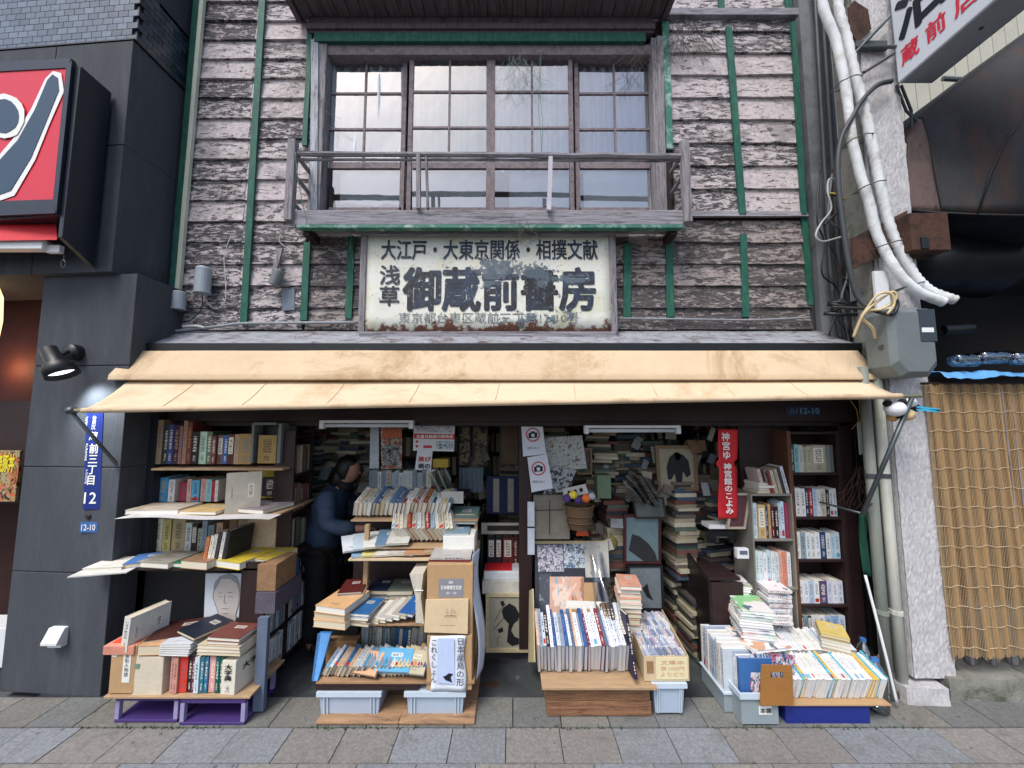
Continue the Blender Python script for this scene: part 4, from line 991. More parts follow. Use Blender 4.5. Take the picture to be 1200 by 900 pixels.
# ================================================================== RIGHT SIDE
rb = thing('concrete_building', 'rough-cast concrete building with rusty steel and dark workshop bay right of the bookshop', 'building', (3.2, 2.95, 0))
YC = 2.60
cx0_, cx1_ = X(1055, 600, YC), X(1102, 600, YC); zcb = Z(795, YC)
def rough(u, v):
    x = cx0_ + (cx1_ - cx0_) * u; z = zcb + (7.2 - zcb) * v
    return (x, YC + mnoise.noise(Vector((x * 14, 0, z * 10))) * .004 + mnoise.noise(Vector((x * 70, 3, z * 34))) * .003, z)
MB().grid(rough, 20, 320).box(cx0_, cx1_, YC + .012, YC + .24, zcb, 7.2).build('column', ROUGHC, rb)
MB().box(cx0_ - .035, cx0_ - .002, YC + .03, YC + .2, .06, 7.2).build('column_shade_side', CONC, rb, bevel=.01)  # darker concrete strip puts shade on the column's left side
def stone(x0, x1, y0, y1, z0, z1, seed, name='base_stone'):
    mb = MB(); n = 5
    def f(ax, u, v):
        p = {0: Vector((x0 + (x1-x0)*u, y0, z0 + (z1-z0)*v)), 1: Vector((x0 + (x1-x0)*u, y0 + (y1-y0)*v, z1)), 2: Vector((x0, y1 - (y1-y0)*u, z0 + (z1-z0)*v)), 3: Vector((x1, y0 + (y1-y0)*u, z0 + (z1-z0)*v))}[ax]
        q = mnoise.noise_vector(p * 9 + Vector((seed, 0, 0))) * .014; return p + q
    for ax in range(4): mb.grid(lambda u, v: f(ax, u, v), 8, 6)
    return mb.build(name, CONC if seed % 2 else ROUGHC, rb)
stone(X(1063, 810, YC-.06), X(1112, 810, YC-.06), YC - .06, YC + .3, -.01, Z(800, YC), 2)
stone(X(1113, 800, YC-.03), X(1215, 800, YC-.03), YC - .03, YC + .3, -.01, Z(792, YC), 3)
stone(X(1216, 800, YC-.03), X(1330, 800, YC-.03), YC - .03, YC + .3, -.01, Z(792, YC), 5)
# dark wall between the two houses, with pipes
bx('party_wall', plain('grey_side_render', '#54585e', .9, .25, 3, .4), rb, XR + .005, X(1030, 300, 3.2), 3.14, 3.22, 0, 7.5)
bx('party_wall', plain('pale_side_render', '#7d8084', .9, .2, 3, .5, dirt='#5d6064'), rb, X(1000, 200, 3.1), cx0_ - .052, 3.06, 3.12, 1.9, 7.5)
bx('bay_back_wall', BAYSHADE, rb, cx1_, 5.6, 3.95, 4.0, 0, 3.34)
bx('bay_beam', DARKW, rb, cx1_, 5.6, YC + .03, YC + .12, Z(449, YC), Z(441, YC), .003); bx('bay_jamb', BLACK, rb, cx1_ + .002, cx1_ + .05, YC + .04, YC + .12, .16, Z(449, YC) - .002)
bx('bay_side', BAYSHADE, rb, 5.6, 5.66, YC, 4.0, 0, 3.34)
bx('bay_roof', BAYSHADE, rb, cx1_ + .001, 5.6, 3.5, 3.949, 3.35, 3.4)
for i in range(9): bx('floor_bar', GREYV, rb, cx1_ + .08 + i*.14, cx1_ + .12 + i*.14, YC + .1, YC + .13, Z(792, YC) + .005, Z(770, YC))
# pale corrugated wall beyond, upper right
cg = MB()
bx('wall_sheet_upper', plain('cream_sheet_wall', '#b5b3a4', .8, .12, 4, .2), rb, X(1044, 130, 3.6), 6.6, 3.625, 3.66, 3.35, 8.5)
def cor(u, v):
    x = X(1050, 130, 3.6) + 2.6 * u; return (x, 3.62 + .02 * (1 if int(u * 60) % 4 == 0 else 0), 2.6 + 2.6 * v)
for i in range(22): bx('wall_sheet', plain('cream_sheet_wall', '#b5b3a4', .8, .12, 4, .2), rb, X(1044, 130, 3.6) + i*.14, X(1044, 130, 3.6) + i*.14 + .132, 3.6, 3.62, 3.35, 8.5)
# bamboo blind
bl = thing('bamboo_blind', 'tall golden bamboo blind covering the workshop bay at right edge', 'blind', at(1150, 770, YC))
yb = YC - .02; bxa, bxb = X(1098, 610, yb), X(1260, 610, yb); bz0, bz1 = Z(771, yb), Z(450, yb)
STRAW = tinted('bamboo_strip', .8, .3, 5, .3, .2, (6, 6, 1.4)); nst = 150; st = thing('x', None, None); bpy.data.objects.remove(st)
for i in range(nst):
    x = bxa + (bxb - bxa) * i / nst; w_ = (bxb - bxa) / nst; mb = MB(); nn = 14; j = RNG.choice([0, 0, .004, -.006, .012, RNG.uniform(-.03, .05)])
    def wav(t): return .012 * math.sin(t * 5 + i * .12) * (1 - t) + .006 * math.sin(i * .5 + t * 2)
    for k_ in range(nn + 1):
        t = k_ / nn; z = bz0 + j + (bz1 - bz0 - j) * t; fl = (1 - t) * .0
        xx = x + .02 * (1 - t) * (1 - i / nst) ; y = yb + wav(t)
        mb.v += [Vector((xx + .0002, y, z)), Vector((xx + w_ - .0002, y + .001, z)), Vector((xx + w_/2, y - .0025, z))]
    for k_ in range(nn):
        a = k_ * 3; mb.f += [[a, a+2, a+5, a+3], [a+2, a+1, a+4, a+5]]; mb.mi += [0, 0]
    o = mb.build('bamboo_strip', STRAW, bl); c = rgb(RNG.choice(['#a98a62', '#a0835c', '#967a56', '#b0926a', '#8f7c62', '#a68860', '#9e8766'])); o.color = c
for k_ in range(14):
    t = (k_ + .5) / 14; pts = []
    for i in range(0, nst + 1, 2):
        pts.append((bxa + (bxb - bxa) * i / nst, yb - .006 + .012 * math.sin(t * 5 + i * .12) * (1 - t) + .006 * math.sin(i * .5 + t * 2), bz0 + (bz1 - bz0) * t + .006 * math.sin(i * .3 + k_)))
    MB().tube(pts, .0014, 4).build('binding_thread', plain('pale_thread', '#d6c4a4', .8), bl)
MB().tube([(bxa - .02, yb, bz1 + .004), (bxb, yb, bz1 + .004)], .008, 6).build('head_rod', DARKW, bl)
for i in range(2): bx('frame_strip', GREYV, bl, bxb - .40 + i * .06, bxb - .394 + i * .06, yb - .008, yb - .004, bz0 + .6, bz1 - .02)
# blue tarpaulin and bottles on the beam
def tarp(u, v):
    x = X(1100, 430, YC - .05) + 1.0 * u; y = YC - .10 + .32 * v
    z = Z(441, YC) + .012 + .03 * v + .028 * mnoise.noise(Vector((x * 7, y * 9, 2))) + .02 * mnoise.noise(Vector((x * 16, y * 12, 5)))
    if v < .12: z -= .02
    return (x, y, z)
tag(MB().grid(tarp, 60, 16).build('blue_tarpaulin', BLUET, None, True, .002), 'crumpled blue tarpaulin lying on the beam above the bamboo blind', 'tarpaulin')
def bottle(c, ax, L, r, lab, mat, grp=None, cap='#3b6fb0'):
    t = thing('plastic_bottle', lab, 'bottle', c, grp)
    MB().lathe([(0, 0), (r*.9, 0), (r, L*.04), (r, L*.3), (r*.92, L*.35), (r, L*.4), (r, L*.7), (r*.5, L*.88), (r*.3, L*.92), (r*.3, L*.97)], c, ax, 16).build('bottle_body', mat, t, True)
    MB().lathe([(r*.34, L*.95), (r*.34, L), (0, L)], c, ax, 12).build('cap', plain('cap_' + cap[1:], cap, .4), t); return t
PET = glass_mat('clear_pet', '#dcebf4', .22)
for i, (p, py, L) in enumerate([(1118, 424, .24), (1148, 421, .3), (1186, 422, .28)]):
    bottle(at(p, py + 5, YC - .02) + Vector((0, 0, .04)), (1, .1, .03), L, .045, ['empty clear bottle lying leftmost on the blue tarpaulin', 'empty clear bottle lying second from left on the blue tarpaulin', 'empty clear bottle lying rightmost on the blue tarpaulin at the frame edge'][i], PET, 'bottles lying on the tarpaulin')
# large stained duct
dc = thing('exhaust_duct', 'big stained grey and rust-streaked exhaust duct above the workshop bay', 'duct', at(1150, 300, 2.8))
TOPS = [(1062,165,3.0),(1076,140,2.98),(1112,108,2.95),(1200,42,2.8),(1300,-30,2.7)]
MIDS = [(1062,205,3.0),(1086,180,2.94),(1126,168,2.84),(1190,140,2.64),(1300,62,2.5)]
BOTS = [(1064,246,3.0),(1100,249,2.9),(1142,251,2.76),(1192,252,2.64),(1300,256,2.5)]
TOPS, MIDS, BOTS = [[at(p[0], p[1], p[2] * .89) for p in L] for L in (TOPS, MIDS, BOTS)]
def lerpl(L, u):
    t = u * (len(L) - 1); i = min(int(t), len(L) - 2); return L[i].lerp(L[i+1], t - i)
def duct(u, v):
    a, m_, b_ = lerpl(BOTS, u), lerpl(MIDS, u), lerpl(TOPS, u)
    if v < .7: w_ = v / .7; q = (a * (1-w_)**2 + (m_ * 2 - (a + b_) * .5) * 2*w_*(1-w_) + b_ * w_**2)
    else: q = b_ + Vector((0, (v - .7) / .3 * .7, .03 * math.sin((v - .7) * 9)))
    q = q + Vector((0, mnoise.noise(q * 3) * .012, 0)); return q
MB().grid(lambda u, v: duct(.27 + u * .73, v), 28, 24).build('duct_shell', DUCT, dc, True, .012); MB().grid(lambda u, v: duct(u * .27, v), 10, 24).build('duct_collar', plain('pinkish_stained_metal', '#5d4c47', .7, .35, 4, .3, dirt='#322e2d', streak=(3, 3, .8)), dc, True, .014)
MB().slab([p + Vector((0, .01, 0)) for p in BOTS] + [p + Vector((0, .5, 0)) for p in reversed(BOTS)], (0, 0, .012)).build('duct_underside', BLACK, dc)
MB().tube([lerpl(BOTS, u) + Vector((0, -.008, -.006)) for u in (0, .25, .5, .75, 1)], .008, 6).build('bottom_flange', DUCT, dc, True)
MB().tube([at(1146, 250, 2.43), at(1160, 205, 2.40), at(1178, 165, 2.36), at(1204, 130, 2.29)], .006, 6).build('seam', BLACK, dc, True)
zl = Z(297, 2.66)
MB().lathe([(.02, 0), (.13, .015), (.20, .07), (.235, .17), (.242, .3), (.242, .62), (.255, .63), (.255, .66), (.242, .67), (.242, 2.0)], (X(1080, 297, 2.72), 2.86, zl), (1, 0, 0), 32).build('lower_duct', DUCTD, dc, True)
# rusty steel channel across the column
rc = thing('rusty_channel', 'rusty steel channel and box with flaking orange patches across the concrete column', 'steel beam', at(1040, 270, 2.85))
MB().slab([at(1000, 316, 2.58), at(1000, 278, 2.58), at(1064, 246, 2.55), at(1064, 280, 2.55), at(1034, 300, 2.56)], (0, .03, 0)).build('channel', RUST, rc, bevel=.004)
MB().box(*[X(p, 270, 2.46) for p in (1068, 1113)], 2.46, 2.62, Z(293, 2.46), Z(249, 2.46)).build('steel_box', RUST, rc, bevel=.006)
MB().box(*[X(p, 270, 2.455) for p in (1078, 1087)], 2.452, 2.459, Z(291, 2.455), Z(278, 2.455)).build('slot_plate', BLACK, rc)
rp = MB().slab([at(993, 10, YC - .01), at(1000, 2, YC - .01), at(1016, 12, YC - .01), at(1020, 35, YC - .01), at(1004, 50, YC - .01), at(996, 40, YC - .01)], (0, -.008, 0)).build('torn_plate', RUST); tag(rp, 'torn rusty metal plate on the concrete column top', 'metal plate')
# white insulated pipes
def wrapped(pts, r, mat, label, rings=True):
    P = [Vector(p) for p in pts]; out = []
    for i in range(len(P) - 1):
        p0, p1, p2, p3 = P[max(i-1, 0)], P[i], P[i+1], P[min(i+2, len(P)-1)]
        for k_ in range(10):
            t = k_ / 10; out.append(.5 * ((2*p1) + (-p0+p2)*t + (2*p0-5*p1+4*p2-p3)*t*t + (-p0+3*p1-3*p2+p3)*t**3))
    out.append(P[-1]); out = [q + mnoise.noise_vector(q * 4) * .006 for q in out]; rs = [r * (1 + .07 * mnoise.noise(out[i] * 11)) * (1 + (.07 * ((i % 2) * 2 - 1) if rings else .03 * math.sin(i * 1.7))) for i in range(len(out))]
    return tag(MB().tube(out, rs, 12).build('insulated_pipe', mat, None, True), label, 'pipe', 'white wrapped pipes running down to the meter')
WRAP = plain('white_pipe_wrap', '#d6d9da', .65, .12, 9, .7, dirt='#b2b1aa')
wrapped([at(966, -60, 2.54), at(962, 0, 2.54), at(980, 50, 2.54), at(992, 110, 2.54), at(1000, 170, 2.54), at(1016, 230, 2.54), at(1030, 280, 2.54), at(1050, 318, 2.51), at(1076, 342, 2.49), at(1106, 354, 2.47)], .030, WRAP, 'smooth white wrapped pipe, left of the pair beside the weatherboards', False)
wrapped([at(984, -60, 2.55), at(981, 0, 2.55), at(993, 50, 2.55), at(1008, 110, 2.55), at(1022, 170, 2.55), at(1034, 230, 2.55), at(1048, 280, 2.55), at(1066, 316, 2.54), at(1088, 340, 2.51), at(1120, 352, 2.47)], .031, WRAP, 'ribbed white wrapped pipe, right of the pair beside the weatherboards', True)
for (pa, pb_, r, m_, lab) in ((953, 974, .020, PIPED, 'thin dark vertical pipe nearest the weatherboards'), (961, 985, .026, PIPED, 'thicker dark vertical pipe second from the weatherboards')):
    cable('dark_pipe', lab, [at(pa, -40, 2.98), at((pa + pb_)/2 + 2, 180, 2.98), at(pb_, 330, 2.98), at(pb_ + 12, 400, 2.98)], r, m_, 'pipe')
cable('dark_conduit', 'curved dark conduit passing behind the white pipes to the right sign', [at(1045, 95, 2.545), at(1028, 100, 2.528), at(1010, 118, 2.510), at(1000, 135, 2.510), at(985, 165, 2.528), at(982, 210, 2.528), at(993, 300, 2.528), at(1004, 345, 2.528), at(1020, 362, 2.492)], .017, plain('grey_conduit_dark', '#3d4144', .5), 'conduit')
for p0, p1, py in ((958, 980, 68), (958, 975, 98)): pass
for i, (x_, y_) in enumerate(((990, 92), (1003, 160), (1018, 215), (1037, 285), (1066, 333))):
    a_, b__ = at(x_ - 4, y_ + 3, 2.49), at(x_ + 21, y_ - 4, 2.51)
    tag(MB().tube([a_, (a_ + b__) / 2 + Vector((0, -.025, 0)), b__, b__ + Vector((0, .1, 0)), a_ + Vector((0, .1, 0)), a_], .004, 5).build('pipe_tie', PIPED), f'dark wire tie round the two white pipes, {ORD[i] if i else "topmost"} from the top' if i else 'dark wire tie round the two white pipes, topmost of all', 'wire tie', 'ties on the white pipes')
rr = random.Random(77)
for i in range(8):
    x_ = 948 + i * 5.5; pts = [at(x_ + 10 + rr.uniform(-5, 5), 210 + rr.uniform(-30, 30), 2.92)]
    for j in range(5): pts.append(at(x_ + 14 + j * 4 + rr.uniform(-10, 12), 250 + j * 34 + rr.uniform(-10, 10), rr.uniform(2.84, 2.95)))
    cable('tangled_cable', f'{["thin black", "grey", "black", "thin grey", "dark brown", "black", "thin black", "dull grey"][i]} cable in the tangle left of the meter, {ordn(i, "from left")}', pts, rr.choice([.004, .006, .009]), [BLACK, PIPED, BLACK, GALV, RUST, BLACK, BLACK, PIPED][i], group='tangled cables left of the meter')
# stray electrical leads
cable('loose_lead', 'yellow and black taped lead hanging beside the dark pipes', [at(982, 212, 2.85), at(972, 210, 2.82), at(970, 225, 2.8), at(974, 245, 2.8), at(962, 262, 2.8), at(956, 276, 2.8), at(964, 283, 2.8), at(985, 278, 2.8), at(1010, 274, 2.82)], .0075, plain('lead_grey', '#a8aaa6', .5))
cable('loose_lead', 'black bent lead with yellow end above the rusty channel', [at(968, 228, 2.84), at(985, 230, 2.80), at(992, 240, 2.8), at(978, 252, 2.8), at(966, 264, 2.8)], .009, BLACK)
cable('yellow_lead', 'short yellow sleeve on the lead beside the pipes', [at(973, 226, 2.79), at(982, 228, 2.78), at(990, 233, 2.78)], .0065, plain('lead_yellow', '#c3a445', .5))
cable('beige_cable', 'looped beige cables bundled left of the meter', [at(1000, 395, 2.475), at(1012, 368, 2.421), at(1030, 352, 2.402), at(1046, 342, 2.384), at(1050, 350, 2.384), at(1034, 362, 2.402), at(1018, 364, 2.421), at(1010, 372, 2.439), at(1022, 384, 2.457), at(1026, 396, 2.493)], .009, plain('cable_beige', '#c9b48a', .5))
cable('beige_cable', 'second beige cable looping under the white pipes', [at(1010, 370, 2.439), at(1028, 346, 2.384), at(1044, 344, 2.366), at(1048, 356, 2.366), at(1040, 368, 2.384)], .008, plain('cable_beige', '#c9b48a', .5))
cable('black_cable', 'thick black cable curling round the beige loops', [at(1046, 344, 2.393), at(1052, 356, 2.393), at(1046, 368, 2.393), at(1030, 366, 2.421), at(1015, 362, 2.457), at(975, 360, 2.530)], .011, BLACK)
bun = MB(); rr = random.Random(12)
for i in range(7):
    y_ = rr.uniform(356, 376); bun.tube([at(968 + rr.uniform(-3, 8), y_ + rr.uniform(-4, 4), 2.8), at(985, y_ - 3 + rr.uniform(-3, 3), 2.76), at(1004, y_ + rr.uniform(-6, 6), 2.76), at(1014, 365 + rr.uniform(-6, 6), 2.78)], .014, 7)
tag(bun.build('taped_cable_bundle', BLACK, None, True), 'black taped bundle of cable ends beside the awning top right', 'cable bundle')
for i, (pa, pb_, ya, yb_) in enumerate(((1006, 1020, 370, 470), (1014, 1012, 380, 500), (1026, 1004, 385, 440), (990, 1000, 375, 470))):
    cable('drop_cable', ['thin brown cable dropping behind the awning end', 'black cable dropping beside the meter board', 'beige cable slanting down behind the awning end', 'grey cable dropping behind the eave end'][i], [at(pa, ya, 2.86), at((pa+pb_)/2 + 3, (ya+yb_)/2, 2.84), at(pb_, yb_, 2.88)], .007, [RUST, BLACK, plain('cable_beige', '#c9b48a', .5), PIPED][i])
# meter
mt = thing('electricity_meter', 'grey electricity meter box with sloping lower corners and small window on the concrete column', 'meter', at(1072, 445, 2.7))
ym = 2.40; mx0, mx1 = X(1046, 400, ym), X(1101, 400, ym); mz0, mz1 = Z(441, ym), Z(360, ym); yb2 = 2.585
h = mz1 - mz0
def mring(y, ins, b0, b1): return [(mx0+ins, y, mz1-ins-b0), (mx0+ins+.02, y, mz1-ins), (mx1-ins-.02, y, mz1-ins), (mx1-ins, y, mz1-ins-b0), (mx1-ins, y, mz0+ins+b1), (mx1-ins-.06, y, mz0+ins), (mx0+ins+.06, y, mz0+ins), (mx0+ins, y, mz0+ins+b1)]
mb = MB(); r0, r1, r2 = mring(yb2, 0, .03, .07), mring(ym + .03, 0, .03, .07), mring(ym, .03, .02, .07)
mb.v += [Vector(p) for p in r0 + r1 + r2]
for a in (0, 8):
    for i in range(8): mb.f.append([a+i, a+(i+1)%8, a+8+(i+1)%8, a+8+i]); mb.mi.append(0)
mb.f.append([16+i for i in range(8)]); mb.f.append([7-i for i in range(8)]); mb.mi += [0, 0]
mb.build('meter_case', GALV, mt, bevel=.004)
a, b, c, d = X(1078, 380, ym-.004), X(1097, 380, ym-.004), Z(400, ym-.004), Z(362, ym-.004)
bx('meter_window', plain('dark_window', '#20262c', .1, .1, 5, .02, spec=.8), mt, a, b, ym - .004, ym + .01, c, d, .002)
bx('dial_plate', WHITEI, mt, a + .008, b - .02, ym - .0065, ym - .0045, c + (d-c)*.28, c + (d-c)*.42)
bx('catch', PIPED, mt, mx0 - .006, mx0 + .02, ym + .06, ym + .09, mz0 + h*.42, mz0 + h*.48)
bx('mounting_board', WHITEP, mt, X(1029, 390, 2.57), X(1045, 390, 2.57), 2.56, 2.58, Z(434, 2.57), Z(318, 2.57), .002)
pw = MB().lathe([(.034, 0), (.034, .16), (.026, .16), (.026, 0)], at(1106, 387, 2.66), (1, -.25, 0), 18).build('pipe_end', DUCTD, None, True); tag(pw, 'short open pipe end right of the meter', 'pipe')
# vertical down pipes beside the column
YP_ = 2.60
for (p, yt, r, m_, lab) in ((1042, 470, .03, PIPEG, 'pale stained downpipe nearest the concrete column'), (1026, 470, .03, plain('grey_green_pipe', '#7f847c', .6, .2, 5, .2, streak=(4, 4, .6)), 'grey green downpipe left of the pale one')):
    t = thing('downpipe', lab, 'pipe', at(p, 800, 2.96), 'downpipes beside the column'); xx = X(p, 620, YP_)
    MB().tube([(xx, YP_, .0), (xx, YP_, 1.0), (xx, YP_, Z(430, YP_))], r, 14).build('pipe', m_, t, True)
    for zz in (Z(560, YP_), Z(720, YP_)): MB().lathe([(r, 0), (r + .006, .002), (r + .006, .028), (r, .03)], (xx, YP_, zz), (0, 0, 1), 14).build('collar', PIPED if zz > .9 else m_, t)
tangle('dead_creeper', 'dead brown creeper twigs between the shop post and the pipes', at(1014, 550, 2.74), 24, .03, plain('brown_twig', '#5b4334', .9), .002, 31, .3)
gn = MB().grid(lambda u, v: (X(1011, 650, 2.7) + .05*u, 2.7 + .02*math.sin(u*7+v*3), .72 + .42*v), 8, 12).build('green_netting', plain('green_net', '#174a3a', .7, .3, 8, .3), None, True, .002); tag(gn, 'strip of green netting hanging behind the downpipes', 'netting')
pl_ = cable('white_pole', 'thin white pole leaning against the shop post at right', [at(1051, 824, 2.50), at(1036, 760, 2.53), at(1014, 674, 2.60)], .0085, WHITEP, 'pole'); 
bottle(Vector((X(1037, 835, 2.46), 2.50, .008)), (0, 0, 1), .30, .055, 'large clear water bottle standing beside the blue box', glass_mat('clear_water_bottle', '#e8f0f3', .3))
bottle(Vector((X(1026, 815, 2.6), 2.66, .008)), (0, 0, 1), .33, .05, 'second clear water bottle behind the leaning pole', glass_mat('clear_water_bottle', '#e8f0f3', .3))
hk = thing('white_hook_tag', 'long white plastic tag hanging from a yellow string at the shop corner', 'tag', at(1010, 520, 2.84))
MB().slab([at(1005, 495, 2.83), at(1011, 492, 2.83), at(1013, 502, 2.83), at(1011, 532, 2.83), at(1008, 533, 2.83)], (0, .008, 0)).build('tag_blade', WHITEP, hk); MB().tube([at(996, 468, 2.8), at(1004, 480, 2.82), at(1006, 494, 2.83), at(998, 503, 2.83)], .003, 5).build('string', plain('lead_yellow', '#c3a445', .5), hk)
# soft toys on the awning arm
ty = thing('plush_toy', 'bunch of small black and white plush balls tied to the awning arm', 'soft toy', at(1052, 480, 2.42))
for i, (p, py, r, c) in enumerate(((1049, 479, .055, '#e3e3e6'), (1067, 472, .033, '#e3e3e6'), (1058, 472, .03, '#1c1a20'), (1040, 473, .024, '#1c1a20'), (1063, 486, .042, '#d8bf92'), (1046, 489, .03, '#c79a5c'), (1054, 487, .022, '#1c1a20'), (1072, 478, .028, '#2a1f3a'))):
    q = at(p, py, 2.40 + .02 * (i % 3))
    MB().grid(lambda u, v: q + Vector((math.cos(u*6.2832)*math.sin(v*3.1416), math.sin(u*6.2832)*math.sin(v*3.1416), math.cos(v*3.1416)*.9)) * (r * (1 + .05*mnoise.noise(Vector((u*9, v*9, i))))), 14, 9).build('plush_ball', plain('plush_' + c[1:], c, .95, .08, 30, .3), ty, True)
pg = thing('clothes_peg', 'light blue clothes peg clipped to the end of the awning bar', 'clothes peg', at(1086, 479, 2.36))
for dy_ in (0, 4): MB().slab([at(1074, 476 + dy_*.8, 2.345), at(1074, 478 + dy_*.8, 2.345), at(1099, 482 + dy_*.3, 2.345), at(1099, 479 + dy_*.3, 2.345)], (0, -.012, 0)).build('peg_leg', plain('peg_blue', '#3aa3c8', .4), pg)
MB().tube([at(1083, 474, 2.34), at(1083, 484, 2.34)], .004, 6).build('peg_spring', STEEL, pg)
# white projecting sign at the top right
ws = thing('projecting_sign', 'white projecting box sign with red and black Japanese characters at the top right', 'sign', at(1052, 98, 2.85))
A = at(1052, 98, 2.55); wx = A.x; zb_ = A.z; yN = 1.35
MB().box(wx, wx + .245, yN, 2.55, zb_, zb_ + 1.1).build('sign_cabinet', plain('white_sign_face', '#cdd2d9', .35, .05, 3, .02), ws, bevel=.008)
MB().box(wx + .01, wx + .237, yN + .01, 2.54, zb_ - .006, zb_ - .001).build('sign_underside', plain('grey_sign_underside', '#8d9299', .5, .1, 4), ws)
MB().box(wx + .10, wx + .112, 2.14, 2.152, zb_ - .02, zb_ - .007).build('screw', STEEL, ws)
RI = plain('red_sign_ink', '#cf3346', .5, .05)
def yat(px):    # depth at which column px meets the sign's left face
    return wx / ((px - 600) / F_PX) * 1.0
def stext(s_, pa, pb_, za, zb__, mat, bold): 
    ya, yb_ = yat(pa) * .93, yat(pb_) * .93
    text(s_, (-ya, -yb_, zb_ + za, zb_ + zb__), wx - .002, mat, ws, facing='left', bold=bold)
stext('蔵', 1061, 1083, .09, .22, RI, .03); stext('前', 1093, 1118, .09, .22, RI, .03); stext('店', 1130, 1162, .09, .22, RI, .03)
stext('治', 1060, 1128, .28, .71, plain('sign_black_ink', '#1a1d28', .5), .03)
sb_ = thing('sign_bracket', 'grey steel bracket holding the white projecting sign to the column', 'bracket', at(1030, 60, 2.9))
for p0, p1 in (((1002, 62), (1042, 20)), ((1012, 85), (1048, 62)), ((1002, 55), (1050, 55))):
    MB().tube([at(p0[0], p0[1], YC - .03), at(p1[0], p1[1], 2.54)], .012, 8).build('strut', STEEL, sb_)
bx('back_plate', STEEL, sb_, X(1003, 70, YC - .02), X(1040, 70, YC - .02), YC - .03, YC - .012, Z(62, YC), Z(52, YC))
for p0, p1, p2 in ((1050, 1085, 130), (1056, 1068, 170)): MB().tube([at(p0, 100, 2.58), at(p0 + 12, 130, 2.64), at(p1, 152, 2.68)], .01, 6).build('strut', STEEL, sb_)
MB().tube([at(1105, 92, 3.1), at(1180, 96, 3.1)], .02, 8).build('cross_tube', GALV, sb_)
# ================================================================== STOCK
def slabbox(name, mat, par, p0, p1, pt, pb, Y0, Y1, bev=.002):
    return bx(name, mat, par, X(p0, (pt+pb)/2, Y0), X(p1, (pt+pb)/2, Y0), Y0, Y1, Z(pb, Y0), Z(pt, Y0), bev)
def plank(name, mat, par, p0, p1, py, Y0, Y1, th=.016):     # plank whose front lower edge sits at row py
    z = Z(py, Y0); return bx(name, mat, par, X(p0, py, Y0), X(p1, py, Y0), Y0, Y1, z, z + th, .002)
def zz(*a): return [(80 + i[0]*.23333, 80 + i[1]*.23333, 460 + i[2]*.23333) + tuple(i[3:]) for i in a]

# ---------------- left bookcase
lc = thing('bookcase', 'tall dark bookcase with projecting shelves of old books beside the grey pillar', 'bookcase', (X(250, 600, 2.9), 2.9, 0))
G1 = 'books on the left bookcase'
LB0, LB1 = X(176, 600, 2.9), X(331, 600, 2.9)
bx('back_panel', BLACK, lc, LB0 - .02, LB1, 3.16, 3.19, .0, Z(492, 3.1))
s1, s2, s3 = Z(549, 2.74), Z(606, 2.52), Z(668, 2.52)
bx('shelf', PALEW, lc, X(177, 548, 2.74), X(331, 548, 2.74), 2.74, 3.15, s1 - .014, s1, .002)
bx('shelf', PALEW, lc, X(157, 604, 2.6), X(325, 604, 2.6), 2.60, 3.15, s2 - .016, s2 - .004, .002)
bx('shelf', DARKW, lc, X(150, 668, 2.56), X(322, 668, 2.56), 2.56, 3.15, s3 - .02, s3 - .004, .002)
bx('side_panel', DARKV, lc, LB1 - .03, LB1 - .01, 2.93, 3.155, s3, Z(497, 2.93))
bx('lower_panel', plain('black_board', '#15171c', .6, .2), lc, LB0, LB1 - .05, 2.80, 2.83, .16, s3 - .03)
listrow(zz((430,458,137,'#a08a70'),(463,488,165,'#2b3b40'),(488,514,160,'#3b4a80',S_LITE),(514,546,162,'#3a2545'),(546,562,168,'#9c6a5c'),(562,582,142,'#b08c74'),(582,606,148,'#7c3e36'),(608,645,197,'#2b1d1c'),(645,684,197,'#b3cdb6',S_DARK),(684,712,197,'#5a6b50'),(712,735,218,'#6e3330'),(735,765,215,'#74594e',S_LABL),(765,790,215,'#2c66a8',S_LITE),(790,824,210,'#5a2a26',S_LABL),(826,850,210,'#b89a74'),(850,915,208,'#ac8a54')), 544, 2.80, .20, 'on the top shelf of the left bookcase', G1, 1)
fr = thing('slipcase', 'worn grey open slipcase standing at the right end of the top left shelf', 'slipcase', at(312, 545, 2.8))
slabbox('case_side', GALV, fr, 294, 297, 496, 543, 2.80, 3.0); slabbox('case_side', GALV, fr, 325, 329, 496, 543, 2.80, 3.0); slabbox('case_top', GALV, fr, 297.5, 324.5, 495, 498, 2.80, 3.0)
slabbox('case_back', BLACK, fr, 297.5, 324.5, 499, 543, 2.9, 2.92)
listrow([(301, 323, 510, '#b39257', S_DARK)], 543, 2.82, .06, 'inside the grey slipcase on the top shelf', G1, 5, 'standing')
zs2 = s2; Y2 = 2.86
listrow(zz((443,495,427,'#3f94c0',S_GOLD),(497,530,437,'#dcdcdc',S_DARK),(548,590,452,'#9c3048'),(590,612,435,'#d0a898'),(613,652,440,'#5ba4c8'),(655,685,435,'#d0a090'),(685,712,437,'#86c4cc'),(712,730,445,'#b03448'),(730,746,440,'#dcd8d0'),(853,880,418,'#1e5a44')), 588, Y2, .18, 'on the second shelf of the left bookcase', G1, 2)
book(tuple(at(270, 603, 2.60) + Vector((.04, .06, 0))), .035, .20, Z(555, 2.6) - Z(603, 2.6) + .0, '#b8b0a0', (0, 0, R(-62)), 'front', S_DARK, C_PRINT, True, 'large beige slipcased volume standing with its face outward on the second left shelf', G1)
b = MB().box(*[X(p, 560, 2.95) for p in (293, 327)], 2.93, 2.95, Z(583, 2.95), Z(547, 2.95)).build('folder', plain('yellow_folder', '#c4b04a', .7)); tag(b, 'upright yellow folder behind the black book on the second left shelf', 'folder')
